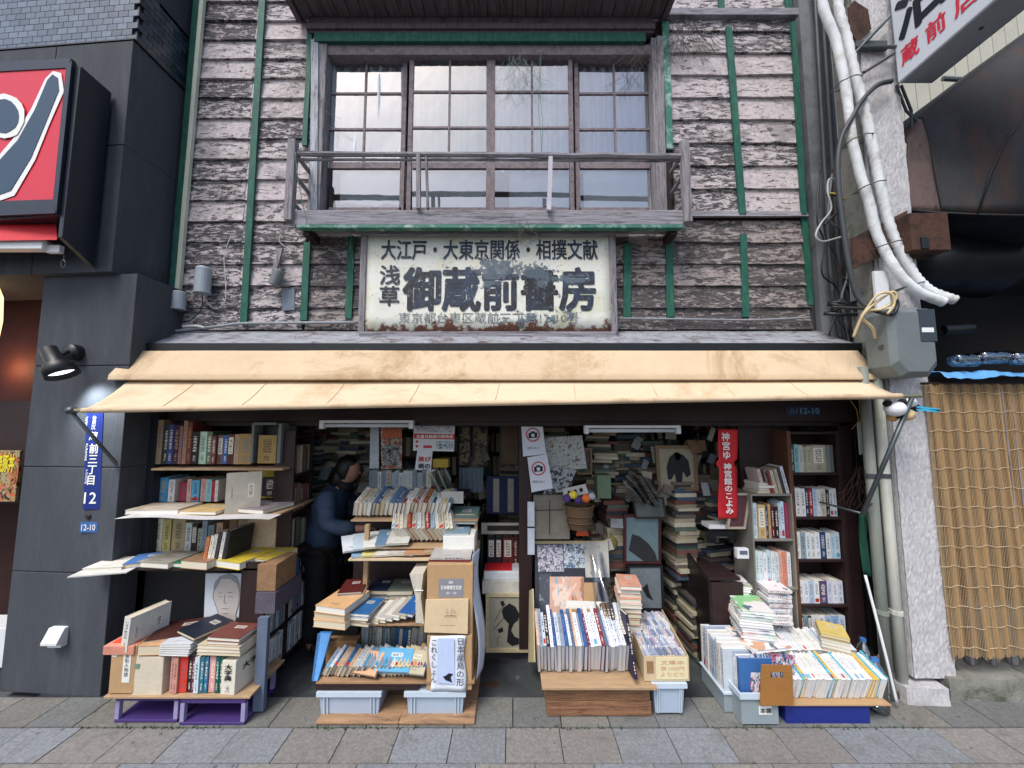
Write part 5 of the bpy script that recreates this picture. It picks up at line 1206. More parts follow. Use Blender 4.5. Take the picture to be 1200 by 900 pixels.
listrow([(302, 306, 560, '#cfd2d4', S_DARK), (306.5, 324, 559, '#161b2c', S_LITE)], 582, 2.88, .03, 'standing before the yellow folder', G1, 7)
# flat books and board on shelf 2
flat(X(178, 600, 2.60), 2.70, s2, .34, .22, .03, '#b6a896', R(3), 'back', 'thick pale volume lying leftmost on the second left shelf', G1)
flat(X(232, 602, 2.58), 2.69, s2, .26, .22, .022, '#c8a870', R(-4), 'back', 'thin tan volume lying on the middle of the second left shelf', G1)
flat(X(292, 600, 2.60), 2.74, s2, .28, .26, .03, '#8c8288', R(-14), 'back', 'grey volume in a torn wrapper lying rightmost on the second left shelf', G1)
tag(MB().grid(lambda u, v: (X(138, 607, 2.50) + 1.0*u, 2.48 + .12*v + .02*math.sin(u*5), s2 - .001 + .006*math.sin(u*9)), 20, 3).build('paper_wrapping', plain('crumpled_paper', '#b9b6b4', .8, .15, 12, .5), None, False, .002), 'crumpled paper lining along the edge of the second left shelf', 'paper')
# shelf 3
listrow(zz((405,460,635,'#d8d4c6',S_DARK),(463,505,638,'#c4b878',S_DARK),(510,576,630,'#bcab84',S_DARK),(578,610,655,'#d8e0dc',S_DARK),(610,637,665,'#4a3838'),(637,660,685,'#b0b8a2'),(660,685,645,'#98a8b2'),(690,720,668,'#7c9ca0'),(733,765,655,'#c4a48c'),(768,798,688,'#a88c68'),(800,840,640,'#806640'),(842,895,640,'#9c947c')), 647, 2.86, .16, 'on the third shelf of the left bookcase', G1, 3)
bxx = MB().box(*[X(p, 620, 2.84) for p in (292, 325)], 2.82, 2.98, Z(647, 2.84), Z(607, 2.84)).build('box_file', plain('beige_card', '#c4ad92', .8), None, bevel=.003); tag(bxx, 'beige box file in plastic wrap at the right of the third left shelf', 'box')
zt = s3
fl = [(128, 2.60, .22, .20, .022, '#d2cfc4', 8, 'white pamphlet lying farthest left on the third left shelf'), (158, 2.66, .20, .2, .03, '#4a70a8', 22, 'blue and white book lying second from left on the third left shelf'), (182, 2.66, .24, .22, .034, '#9a968a', -8, 'thick grey book lying on the third left shelf'), (209, 2.67, .24, .22, .028, '#2f7a58', -6, 'green book lying on the third left shelf'), (234, 2.64, .20, .22, .05, '#96745a', -10, 'brown topped book lying beside the slanting books on the third left shelf'), (274, 2.68, .22, .28, .044, '#d0b83c', -16, 'bright yellow book lying on the third left shelf'), (303, 2.72, .16, .24, .04, '#cdb548', -16, 'smaller yellow book lying right of the bright yellow one')]
for p, y, Wd, D, T, c, rz, lab in fl: flat(X(p, 665, 2.56), y, zt, Wd, D, T, c, R(rz), 'back', lab, G1)
flat(X(122, 668, 2.5), 2.52, zt - .004, .3, .16, .006, '#c9c8c4', R(14), 'back', 'thin grey booklet jutting out past the grey pillar on the third left shelf', G1)
for i, (p, c) in enumerate(((240, '#c87848'), (245, '#e0dccc'), (249, '#d8d4c4'), (253, '#3a3c40'), (258, '#dcd8cc'), (263, '#26282c'))):
    a = at(p, 668, 2.58); book((a.x, a.y + .1, s3), .022, .2, .19 + .008 * i, c, (0, R(8), R(-8)), 'front', S_DARK, None, True, f'{cname(c)} book, {ORD[i]} of the six leaning on the third left shelf', G1)
# side unit, spines toward the passage
su = thing('side_bookcase', 'narrow dark bookcase facing the passage at the end of the left bookcase', 'bookcase', (-1.72, 2.9, 0))
SXo = -1.60; sy0, sy1 = 2.56, 3.10
lev = [Z(806, 2.60) , Z(757, 2.60), Z(706, 2.62), Z(658, 2.64), Z(606, 2.66), Z(552, 2.68), Z(503, 2.7)]
lev = [.12, .36, .60, .84, 1.10, 1.38, 1.66]
bx('back', DARKW, su, SXo - .155, SXo - .145, sy0, sy1, .06, .86); bx('back', DARKW, su, SXo - .155, SXo - .145, 2.86, sy1, .862, 1.70); bx('upright', DARKV, su, SXo - .144, SXo, sy0, sy0 + .016, .06, .86); bx('upright', DARKV, su, SXo - .144, SXo, sy1 - .016, sy1, .06, 1.70)
bx('upright', DARKV, su, SXo - .144, SXo, 2.83, 2.846, .06, 1.7)
for i, z in enumerate(lev): bx('shelf', DARKW, su, SXo - .144, SXo - .001, (sy0 if i < 4 else 2.83) + .017, sy1 - .017, z - .016, z)
pals = [['#dfe4e8', '#cfd8e0', '#e6e6e2'], ['#7c94a8', '#d8d4cc', '#3a3c44', '#b8b4a8'], ['#c4a84a', '#3a78a8', '#24304a', '#c8ccc8'], MIX, OLD, ['#6a625a', '#3c4a3e', '#8a8070', '#4a4038']]
for i in range(6):
    st0 = sy0 + .02 if i < 3 else 2.85
    row((SXo - .012, st0, lev[i]), R(90), sy1 - .02 - st0, (.17, .21), (.025, .035), .12, pals[i], f'on the {["lowest", "second", "third", "fourth", "fifth", "topmost"][i]} shelf of the side bookcase', 'books on the side bookcase', 40 + i, order='from the front', stuff=(i in (3, 5)))
bx('end_panel', plain('blue_grey_sheet2', '#5f6c80', .5, .2), su, X(299, 780, 2.47), X(311, 780, 2.47), 2.47, 2.50, .02, .56)
tag(MB().box(*[X(p, 700, 2.52) for p in (300, 322)], 2.52, 2.75, .70, .86).build('bundle', plain('kraft_bundle', '#8a6a4c', .9, .3, 18, .4)), 'brown tied bundle on a crate at the end of the left display', 'bundle')
tag(MB().box(*[X(p, 700, 2.5) for p in (299, 322)], 2.505, 2.8, .57, .695).build('dark_box', plain('dull_mauve_box', '#57505c', .8)), 'dull grey-purple box under the brown bundle', 'box')

# portrait print
pp = thing('portrait_print', 'large pale portrait print of a bald man leaning behind the stacked books at left', 'poster', at(268, 745, 2.66))
YP = 2.70
def pq(px, py, o=0): q = at(px, py, YP); return (q.x, YP - o, q.z)
MB().slab([pq(238, 745), pq(298, 745), pq(299, 672), pq(241, 672)], (0, .008, 0)).build('print_sheet', plain('pale_print_paper', '#ced4da', .6, .04, 3, .02), pp)
MB().slab([pq(*p, .002) for p in ((257,722),(250,700),(252,684),(258,676),(268,673),(277,676),(282,688),(281,706),(276,722),(279,728),(256,728))], (0, -.0006, 0)).build('face', plain('print_skin', '#c6bdb6', .7, .05), pp)
MB().slab([pq(*p, .0035) for p in ((252,692),(252,682),(258,675),(268,672),(277,675),(281,684),(281,695),(278,684),(270,678),(260,678))], (0, -.0006, 0)).build('hair', plain('print_grey', '#8e9498', .7, .1), pp)
INKG = plain('print_line', '#4c4a4a', .7)
for pl in (((256,695),(260,694)), ((267,694),(273,694)), ((257,699),(261,699)), ((268,699),(273,699)), ((264,697),(263,706),(266,707)), ((260,713),(268,713)), ((252,684),(250,700),(257,720)), ((281,690),(280,708),(276,722)), ((262,718),(268,719))):
    MB().tube([pq(*p, .004) for p in pl], .0011, 4).build('drawn_line', INKG, pp)
MB().slab([pq(*p, .003) for p in ((240,745),(246,732),(256,724),(262,736),(272,736),(278,722),(288,732),(293,745))], (0, -.0006, 0)).build('robe', plain('print_robe', '#3b3434', .7), pp)
MB().slab([pq(*p, .0045) for p in ((258,728),(277,728),(274,740),(262,740))], (0, -.0006, 0)).build('collar', plain('print_skin2', '#d4ccc4', .7), pp)

# lower left display: risers, board, dictionaries
G2 = 'books on the purple crates'
for i, (p0, p1, lab) in enumerate(((132, 206, 'purple plastic crate stand, left of the pair under the slipcased books'), (212, 288, 'purple plastic crate stand, right of the pair under the slipcased books'))):
    x0, x1 = X(p0, 850, 2.40), X(p1, 852, 2.40); y0, y1 = 2.385 + .02 * (1-i), 2.68; zt_ = .155
    t = thing('crate_stand', lab, 'crate', ((x0+x1)/2, 2.5, 0), 'purple crate stands')
    bx('base_tray', PURP, t, x0, x1, y0, y1, .006, .022, .003); bx('top_rim', PURP, t, x0, x1, y0, y1, zt_ - .03, zt_, .003)
    for a in (x0, x1 - .025):
        for c in (y0, y1 - .025): bx('post', PURPL, t, a, a + .025, c, c + .025, .0225, zt_ - .0305, .002)
dbx0, dbx1, dy0 = X(126, 817, 2.40), X(296, 817, 2.40), 2.375
dbo = bx('display_board', PALEW, None, dbx0, dbx1, dy0, 2.72, .157, .170, .002); tag(dbo, 'thin board laid across the two purple crate stands', 'board')
zd = .171; kk = 2.39
c1 = thing('slipcase', 'brown cardboard slipcase with a white title slip, leftmost on the display board', 'slipcase', at(140, 815, kk))
slabbox('case', CARD, c1, 129, 159, 756, 813, kk, kk + .24, .004); slabbox('title_slip', PAPER, c1, 144, 153, 757, 800, kk - .002, kk - .0005, 0)
text('判案助人物語', rct(146, 151, 761, 793, kk - .003), kk - .003, INK, c1, bold=0, vertical=True); slabbox('sticker', PAPER, c1, 131, 137, 766, 770, kk - .002, kk - .0005, 0)
c2 = thing('wrapped_parcel', 'cream paper-wrapped parcel second on the display board', 'parcel', at(174, 815, kk))
MB().slab([at(154, 816, kk), at(189, 817, kk), at(192, 770, kk), at(160, 769, kk)], (0, .22, 0)).build('wrapping', plain('cream_wrapping', '#c8bda8', .85, .12, 8, .4), c2, bevel=.004)
MB().slab([at(157, 778, kk - .002), at(164, 778, kk - .002), at(163, 784, kk - .002), at(158, 784, kk - .002)], (0, .001, 0)).build('green_stamp', plain('stamp_green', '#6a8a74'), c2)
for (p0, p1, c, sm) in ():
    pass
listrow(zz((493,520,522+0,'#c88a74',S_LITE)) , 815, kk, .2, 'x', G2, 1) if False else None
items = [(196, 201, '#c9948a', S_DARK), (201, 206, '#c99080', S_DARK), (206.5, 216, '#d43a2c', None), (216.5, 221, '#2a1f24', S_LITE), (221, 225, '#6a2a40', S_LITE), (225.5, 231, '#c8dce4', S_DARK), (231.5, 236, '#2f6f80', S_LITE), (236.5, 241, '#2f6f90', S_LITE), (241.5, 249, '#d89c98', S_LITE), (249.5, 254, '#1f5f58', S_LITE), (254.5, 258.5, '#1f5f58', S_LITE)]
listrow([(a, b_, 771, c, s_) for a, b_, c, s_ in items], 813, kk, .2, 'in the row on the display board at left', G2, 8)
dd = thing('dictionary_slipcase', 'big cream slipcase lettered for a character dictionary, rightmost on the display board', 'slipcase', at(275, 815, kk))
xA, xB = X(259, 800, kk), X(276, 800, kk); zA, zB = zd, Z(774, kk)
MB().slab([(xA, kk, zA), (xB, kk - .006, zA), (xB + .04, kk + .25, zA), (xA + .0, kk + .25, zA)], (0, 0, zB - zA)).build('case', plain('cream_case', '#d5d0bf', .7, .05), dd, bevel=.002)
text('大字典', (xA + .022, xB - .022, Z(797, kk), Z(778, kk)), kk - .0075, INK, dd, bold=.03, vertical=True)
text('大', (xA + .03, xB - .03, Z(811, kk), Z(802, kk)), kk - .0075, plain('grey_print', '#8a8a84'), dd, bold=0)
o = text('大字典', (0, .16, 0, .035), 0, INK, dd, bold=.03); ang = math.atan2(.256, .04)
o.rotation_euler = (0, 0, ang); o.location = Vector((xB + .02 + .0035, kk + .12, zB - .06)) - wloc(dd)
# laid layer on top
zt1 = Z(768, kk) + .003
def onp(p, y, Wd, D, T, c, rz, lab, z=zt1, sp_='back', tilt=0): return flat(X(p, 765, y), y + D/2, z, Wd, D, T, c, R(rz), sp_, lab, G2, tilt=R(tilt))
bx_ = thing('flat_box', 'flat box with red and cream lid lying on the brown slipcase', 'box', at(146, 745, kk)); bx('lid', plain('cream_red_lid', '#c98672', .7, .25), bx_, X(124, 745, kk - .0), X(160, 745, kk), kk - .01, kk + .22, zt1 + .004, zt1 + .055, .003); bx('top_label', plain('orange_paper', '#d2482c', .7), bx_, X(128, 745, kk) , X(158, 745, kk), kk + .02, kk + .10, zt1 + .0555, zt1 + .057)
onp(176, kk - .005, .16, .2, .055, '#c99a72', 2, 'tan bundle of papers lying second from left above the display row')
z_ = zt1
for i in range(5): onp(204 + (i % 2), kk - .012, .18, .2, .013, ['#c9cdd2', '#b8bcc4'][i % 2], -3 + i, f'thin grey booklet, {ORD[i] if i else "undermost"} in the small pile right of the tan bundle', z_); z_ += .013
zb5 = zt1 + .05
onp(200, kk + .06, .34, .22, .018, '#4a2620', 18, 'large dark brown album lying across the pile above the display row', zb5)
o = onp(223, kk + .04, .2, .22, .02, '#1b2230', -26, 'dark navy album lying tilted on the pile left of the portrait', zb5 + .02)
for i, c in enumerate(('#cdbfa2', '#d6cdb8', '#c4b498')): onp(257, kk - .008, .27, .24, .018, c, -3 - i, f'cream paper-wrapped volume, {["undermost","middle","upper"][i]} in the pile before the portrait', zt1 + .018 * i)
onp(261, kk + .0, .2, .16, .018, '#a08470', -4, 'tan volume under the reddish brown one on the right pile', zt1 + .055); onp(262, kk + .0, .21, .17, .022, '#6e3c34', -6, 'reddish brown volume on top of the right pile before the portrait', zt1 + .074)
book(tuple(at(170, 752, kk + .1) ), .05, .22, .20, '#d0d0c8', (0, R(4), R(-14)), 'front', S_DARK, C_PRINT, True, 'pale boxed book standing upright on the left pile', G2)

# ---------------- person
def skin(name, pts, edges, rad, mat, parent=None, sub=2):
    me = bpy.data.meshes.new(name); me.from_pydata(pts, edges, []); o = bpy.data.objects.new(name, me); COL.objects.link(o)
    me.materials.append(mat); md = o.modifiers.new('skin', 'SKIN'); md.use_smooth_shade = True
    for i, v in enumerate(me.skin_vertices[0].data): r_ = rad[i]; v.radius = (r_, r_) if not isinstance(r_, tuple) else r_; v.use_root = (i == 0)
    s_ = o.modifiers.new('sub', 'SUBSURF'); s_.levels = sub; s_.render_levels = sub
    if name in ('jacket', 'trousers'):
        tx_ = bpy.data.textures.new('cloth_folds', 'CLOUDS'); tx_.noise_scale = .11 if name == 'jacket' else .16
        dm = o.modifiers.new('folds', 'DISPLACE'); dm.texture = tx_; dm.strength = .045; dm.mid_level = .5
    if parent: o.parent = parent
    return o
pe = thing('person', 'person in navy padded jacket and black trousers bending over the middle book racks', 'person', (-1.53, 3.16, 0))
SKIN = plain('skin', '#8f6858', .6, .08, 20, .05); JAC = plain('navy_jacket', '#26384f', .7, .4, 11, 1.0, streak=(1, 1, 2.5)); TRO = plain('black_trousers', '#101114', .85, .2); HAIR = plain('black_hair', '#0c0b0c', .45, .2, 30, .3, streak=(8, 8, 1))
# continuous body: pelvis root, spine, neck, head, arms with hands
bp0 = [(0,0,.80),(.03,0,1.0),(.09,0,1.17),(.15,0,1.255),(.19,0,1.33),(.21,0,1.40), (.09,-.15,1.17),(.14,-.20,.98),(.36,-.14,.94),(.43,-.12,.945), (.09,.15,1.17),(.16,.2,.98),(.36,.12,.97),(.43,.1,.975),(0,-.09,.74),(.02,-.1,.43),(-.01,-.1,.06),(.10,-.1,.03),(0,.09,.74),(.04,.1,.43),(.02,.1,.06),(.13,.1,.03)]
be = [(0,1),(1,2),(2,3),(3,4),(4,5),(2,6),(6,7),(7,8),(8,9),(2,10),(10,11),(11,12),(12,13),(0,14),(14,15),(15,16),(16,17),(0,18),(18,19),(19,20),(20,21)]
br_ = [.085,.085,.085,.045,.078,.07,.05,.042,.03,.034,.05,.042,.03,.034,.085,.06,.04,.035,.085,.06,.04,.035]
skin('body', bp0, be, br_, SKIN, pe)
skin('jacket', [(0,0,.70),(0,0,.84),(.04,0,1.02),(.09,0,1.17),(.13,0,1.235),(.09,-.165,1.17),(.14,-.21,.98),(.34,-.145,.94),(.09,.165,1.17),(.16,.21,.98),(.34,.13,.97)], [(0,1),(1,2),(2,3),(3,4),(3,5),(5,6),(6,7),(3,8),(8,9),(9,10)], [(.14,.16),(.14,.16),(.135,.165),(.115,.15),.075,.085,.07,.048,.085,.07,.048], JAC, pe)
skin('trousers', [(0,0,.80),(0,-.09,.72),(.02,-.1,.43),(-.01,-.1,.09),(0,.09,.72),(.04,.1,.43),(.02,.1,.09)], [(0,1),(1,2),(2,3),(0,4),(4,5),(5,6)], [.135,.10,.08,.062,.10,.08,.062], TRO, pe)
PO = Vector((-1.53, 3.16, 0))
def blob(name, c, rx, ry, rz, mat, fn=None, tiltv=0):
    M = Matrix.Translation(PO + Vector(c)) @ Matrix.Rotation(tiltv, 4, 'Y')
    def g(u, v):
        a, b = u * 6.28318, v * 3.14159; d = Vector((math.cos(a) * math.sin(b), math.sin(a) * math.sin(b), math.cos(b))); k = fn(d) if fn else 1
        return M @ Vector((d.x * rx * k, d.y * ry * k, d.z * rz * k))
    return MB().grid(g, 26, 18).build(name, mat, pe, True)
blob('hair', (.178, 0, 1.38), .095, .084, .112, HAIR, lambda d: (.80 if d.x > .45 and d.z < .35 else 1) * (1 + .03 * mnoise.noise(d * 7)), R(14))
blob('hair', (.118, 0, 1.30), .062, .074, .12, HAIR, lambda d: 1 + .06 * mnoise.noise(d * 6), R(18))
blob('face', (.215, 0, 1.362), .070, .064, .094, SKIN, lambda d: 1 - .12 * max(0, -d.z) * abs(d.y), R(18))
for s_ in (-.066, .066): blob('ear', (.185, s_, 1.36), .018, .01, .028, SKIN)
skin('scarf', [(.12,0,1.22),(.17,0,1.26),(.215,0,1.295)], [(0,1),(1,2)], [.08,.075,.05], TRO, pe)
for sy, hx in ((-.12, .43), (.1, .43)):
    for j in range(4): skin('finger', [(hx, sy - .03 + j * .02, .95), (hx + .04, sy - .032 + j * .021, .945 - .004 * j), (hx + .065 - .004 * abs(j - 1.5), sy - .034 + j * .022, .925)], [(0,1),(1,2)], [.010, .009, .008], SKIN, pe, 1)
    skin('finger', [(hx - .02, sy - .035, .945), (hx + .01, sy - .055, .935), (hx + .035, sy - .055, .92)], [(0,1),(1,2)], [.011, .010, .009], SKIN, pe, 1)
for y_ in (-.1, .1): MB().lathe([(0, 0), (.05, .0), (.052, .05), (.04, .08), (0, .085)], (-1.53 + (.04 if y_ < 0 else .07), 3.16 + y_, .008), (0, 0, 1), 12).build('shoe', BLACK, pe)
pe.location = (-1.53, 3.16, 0)
MB().lathe([(0, 0), (.013, .004), (.007, .016), (0, .02)], (-1.53 + .277, 3.16 - .0, 1.35), (1, 0, -.2), 8).build('nose', SKIN, pe)
for s_ in (-.03, .03):
    MB().lathe([(0, 0), (.007, .002), (0, .005)], (-1.53 + .268, 3.16 + s_, 1.38), (1, 0, 0), 8).build('eye', BLACK, pe)

# ---------------- middle rack
mr = thing('book_rack', 'stepped wooden rack crammed with thin old books in the middle of the shop front', 'rack', (-.45, 2.7, 0))
G3 = 'books on the middle rack'
MX0, MX1 = X(408, 640, 2.62), X(556, 640, 2.62)
zA_, zB_, zC_, zD_ = Z(579, 2.98), Z(609, 2.80), Z(641, 2.68), Z(655, 2.60)
zE_, zF_ = Z(731, 2.50), Z(799, 2.43)
for nm, z, y0, y1, x0, x1, m_ in (('shelf', zA_, 2.98, 3.2, X(432, 580, 2.98), X(548, 580, 2.98), DARKW), ('shelf', zB_, 2.80, 3.05, X(411, 608, 2.8), X(560, 608, 2.8), PALEW), ('shelf', zC_ - .0, 2.68, 2.9, X(404, 641, 2.68), X(545, 641, 2.68), PALEW), ('shelf', zD_, 2.60, 3.0, X(408, 656, 2.6), X(557, 656, 2.6), CARDP), ('shelf', zE_, 2.50, 2.95, X(372, 731, 2.5), X(500, 731, 2.5), PLY), ('shelf', zF_, 2.43, 2.95, X(370, 800, 2.43), X(556, 800, 2.43), PLY)):
    bx(nm, m_, mr, x0, x1, y0, y1, z - .014, z - .001, .002)
bx('upright', PALEW, mr, X(425, 690, 2.72), X(430, 690, 2.72), 2.72, 2.75, zF_, zB_ - .015); bx('upright', PALEW, mr, MX1 - .02, MX1, 2.82, 2.85, zF_, zB_ - .016)
bx('back_panel', DARKW, mr, X(410, 690, 2.97), X(556, 690, 2.97), 3.02, 3.04, zF_, zB_ - .02)
bx('apron', DARKW, mr, X(370, 803, 2.435), X(490, 803, 2.435), 2.436, 2.46, zF_ - .05, zF_ - .016)
GREYS = ['#a8aca8', '#8c9494', '#b8b4a4', '#6c7880', '#98907c', '#c4c4bc']
rowpx(432, 525, 577, 3.0, (23, 27), (.028, .042), .15, GREYS, 'in the top row of the middle rack', G3, 11)
FAN = ['#d2d0c6', '#b8bcb8', '#7c9ab0', '#c8bc9c', '#8c3c34', '#e0dcd0', '#5c7890', '#a8b4ac', '#34527c', '#c4b08c']
def fan(p0, p1, pyb, Y, H, D, T, bt, where, seed, pal=FAN, lean=0, rz=0, group=G3, dz_=0):
    a = at(p0, pyb, Y); b_ = at(p1, pyb, Y)
    return row((a.x, Y, a.z + dz_), rz, b_.x - a.x, (H*.85, H*1.1), (T*.7, T*1.35), D, pal, where, group, seed, lean=lean, backt=bt, name='booklet')
fan(412, 528, 607, 2.80, .19, .12, .030, R(66), 'in the upper slanting row', 12, lean=.3)
fan(462, 535, 638, 2.70, .20, .13, .033, R(62), 'in the lower slanting row', 13, lean=-.5, pal=['#dcd8cc', '#c0c8c8', '#b4b0a0', '#8fa8b8', '#8c2f2a', '#d4ccb8'])
for i, (p, y, Wd, D, T, c, rz, lab) in enumerate(((412, 2.70, .16, .2, .012, '#cfd6da', 28, 'pale thin book fanned leftmost on the lower slanting row'), (425, 2.71, .17, .2, .012, '#b9c8d2', 22, 'pale blue thin book fanned second on the lower slanting row'), (438, 2.71, .17, .2, .013, '#d8d8d2', 18, 'white thin book fanned third on the lower slanting row'), (452, 2.72, .16, .2, .013, '#64809c', 10, 'blue thin book fanned before the slanting ones'), (466, 2.70, .15, .18, .013, '#c4c4bc', 4, 'grey white thin book fanned right of the blue one'))):
    flat(X(p, 638, 2.7), y + .05, zC_ + i * .010, Wd, D, T, c, R(rz), 'back', lab, G3, tilt=R(14))
flat(X(543, 600, 2.82), 2.90, zB_, .20, .2, .018, '#5f7a78', R(-4), 'back', 'grey green book lying at the right end of the upper slanting row', G3, tilt=R(20))
nt = MB().box(*[X(p, 580, 2.86) for p in (517, 543)], 2.86, 2.864, Z(590, 2.86), Z(576, 2.86)).build('price_card', plain('card_with_print', '#aaa9a4', .6)); tag(nt, 'pale printed price card propped on the upper slanting row', 'card')
bg_ = MB().grid(lambda u, v: (X(505, 570, 2.97) + .16*u, 2.95 + .03*math.sin(u*9+v*5), Z(579, 2.97) + (.17 + .04*u) * v), 14, 12).build('plastic_bag', glass_mat('grey_bag_film', '#b4b0a0', .12), None, True); tag(bg_, 'crinkled clear bag of papers at the right end of the top row', 'bag')
for i, (p, c, Wd, rz, lab) in enumerate(((420, '#8fb0c8', .15, 20, 'pale blue booklet lying leftmost on the low front board'), (434, '#d8cc84', .16, 14, 'pale yellow booklet lying second on the low front board'), (452, '#dcd8d0', .18, 8, 'white booklet lying third on the low front board'), (470, '#c8c0b4', .17, -4, 'grey booklet lying fourth on the low front board'), (492, '#c08c64', .22, 3, 'orange brown booklet lying fifth on the low front board'), (512, '#b49c7c', .18, -2, 'tan booklet lying sixth on the low front board'))):
    flat(X(p, 652, 2.62), 2.71, zD_ + .002 + .004 * i, Wd, .18, .010, c, R(rz), 'back', lab, G3)
wb = thing('white_box', 'white paper-covered box of small books at the right of the middle rack', 'box', at(537, 647, 2.66)); slabbox('box_body', PAPER, wb, 519, 556, 628, 648, 2.66, 2.86, .004); flat(X(535, 625, 2.7), 2.76, Z(628, 2.66) + .002, .17, .18, .012, '#7f9cae', R(3), 'back', 'pale blue book lying on the white box of the middle rack', G3)
tag(MB().box(*[X(p, 620, 2.80) for p in (531, 555)], 2.88, 3.0, Z(628, 2.8) + .09, Z(628, 2.8) + .13).build('tan_box', CARDP, None, bevel=.002), 'little tan box behind the white box on the middle rack', 'box')
# shelf E
pile(X(409, 690, 2.60), 2.70, zE_, 11, .155, .22, (.012, .015), ['#c8bca4', '#b4ac9c', '#d4ccb8', '#9c8c74'], 'in the tall pile left on the middle rack', G3, 61, top='#5c2420', rz=.12, spine='back')
pile(X(393, 728, 2.46), 2.56, zE_ + .001, 3, .22, .26, (.04, .045), ['#d8b088', '#e0bc94', '#d4a880'], 'in the orange stack jutting out at left', G3, 62, top='#d8ac7c', rz=-.2, spine='back')
pile(X(421, 728, 2.48), 2.58, zE_ + .001, 4, .155, .22, (.016, .02), ['#c8c8bc', '#a89880'], 'in the blue topped stack beside the orange one', G3, 63, top='#31669c', rz=-.14, spine='back')
for i in range(6):
    c = ['#c8b8a4', '#dcd8cc', '#b8b4ac', '#d0ccc0', '#a8a49c', '#2b5c9c'][i]; flat(X(440 + i*8, 728, 2.5), 2.60, zE_ + .01 + .008*i, .10, .2, .022, c, R(-16), 'back', f'{cname(c)} booklet, {ORD[i]} of the fanned six right of the blue topped stack', G3, tilt=R(6))
pile(X(440, 700, 2.66), 2.84, zE_, 3, .17, .2, (.03, .035), ['#c4c0b4', '#8a8c88'], 'behind the fanned booklets', G3, 64, top='#1e2c48', spine='back'); pile(X(466, 700, 2.66), 2.84, zE_, 3, .18, .2, (.028, .035), ['#7c7868', '#8c9484'], 'beside the navy topped stack', G3, 65, top='#6f786c', spine='back')
r6 = thing('tied_papers', 'bundle of papers tied with string standing beside the cardboard box', 'bundle', at(490, 730, 2.5))
MB().slab([at(487, 730, 2.5), at(497, 731, 2.5), at(493, 700, 2.5), at(496, 672, 2.5), at(480, 673, 2.5), at(487, 700, 2.5)], (0, .18, 0)).build('papers', plain('paper_edges', '#c2bcae', .9, .25, 40, .3, streak=(10, 1, .3)), r6); MB().tube([at(486, 692, 2.495), at(496, 692, 2.495)], .003, 5).build('string', WHITEI, r6)
# shelf F
rowpx(421, 500, 776, 2.68, (38, 46), (.018, .036), .16, ['#c4bcac', '#7f8a86', '#4c5a5e', '#a8a498', '#2f5c88', '#8a9498', '#5b6c70'], 'in the low upright row of the middle rack', G3, 14, lean=.06)
fan(376, 496, 798, 2.44, .15, .09, .022, R(70), 'in the lowest fanned row', 15, pal=['#8c98a0', '#c4c0b4', '#d8c898', '#3c6c94', '#b8bcbc', '#e0dcd4', '#4f8fb4', '#c8a47c'], lean=.5)
flat(X(460, 790, 2.46), 2.50, zF_ + .075, .22, .13, .02, '#4a9ac4', R(-4), 'back', 'sky blue booklet lying on the fanned front row', G3, tilt=R(35)); flat(X(485, 792, 2.46), 2.49, zF_ + .07, .16, .13, .02, '#b0a890', R(-10), 'back', 'crumpled beige wrapped book lying at the right of the fanned row', G3, tilt=R(35)); flat(X(430, 788, 2.46), 2.50, zF_ + .06, .16, .13, .02, '#d2a078', R(-14), 'back', 'orange tan booklet lying on the fanned front row', G3, tilt=R(35))
bb = thing('blue_box', 'open bright blue box at the lower left corner of the middle rack', 'box', at(372, 795, 2.44)); MB().slab([at(366, 798, 2.43), at(372, 798, 2.43), at(388, 742, 2.62), at(374, 742, 2.62)], (0, .02, 0)).slab([at(366, 798, 2.43), at(368, 798, 2.43), at(376, 742, 2.62), at(373, 742, 2.62)], (-.004, 0, .0)).build('box_side', plain('sky_blue_card', '#3a7cb8', .6), bb)
tag(MB().box(*[X(p, 760, 2.66) for p in (384, 419)], 2.64, 2.80, Z(776, 2.66), Z(749, 2.66)).build('torn_carton', plain('old_carton', '#8c6c48', .9, .3)), 'torn brown carton behind the fanned row at lower left of the rack', 'box')
tag(MB().box(*[X(p, 740, 2.70) for p in (386, 419)], 2.70, 2.84, Z(749, 2.66) + .002, Z(735, 2.70)).build('black_box', BLACK), 'black box on the torn brown carton', 'box')
# cartons at the right of the rack
cb = thing('book_carton', 'tall brown carton with a grey title label at the right front of the middle rack', 'box', at(528, 740, 2.46)); yk = 2.47
slabbox('carton_body', CARD, cb, 500, 554, 661, 742, yk, yk + .3, .004); slabbox('title_label', plain('grey_label', '#85858a', .7, .1), cb, 514, 543, 678, 700, yk - .0015, yk, 0)
text('日本美術文化史', rct(517, 541, 686, 691, yk - .003), yk - .003, WHITEI, cb, bold=.03); text('図説', rct(526, 531, 681, 684, yk - .003), yk - .003, WHITEI, cb, bold=.02); text('第一巻', rct(523, 535, 693.5, 696.5, yk - .003), yk - .003, WHITEI, cb, bold=0)
pc = thing('pale_portfolio', 'pale tan portfolio with a small line drawing leaning on the brown carton', 'portfolio', at(522, 742, 2.45)); MB().slab([at(497, 741, 2.43), at(548, 743, 2.43), at(549, 702, 2.455), at(499, 703, 2.455)], (0, .012, 0)).build('cover', CARDP, pc, bevel=.001)
for pts in (((520, 722), (527, 721), (535, 722)), ((523, 719), (524, 713)), ((528, 720), (530, 712)), ((515, 733), (533, 733)), ((532, 719), (533, 715))): MB().tube([at(*p, 2.436) for p in pts], .0012, 4).build('drawn_line', INKG, pc)
c3 = thing('lower_carton', 'brown carton standing under the pale portfolio', 'box', at(526, 808, 2.43)); slabbox('carton_body', CARD, c3, 500, 553, 745, 809, 2.44, 2.8, .004)
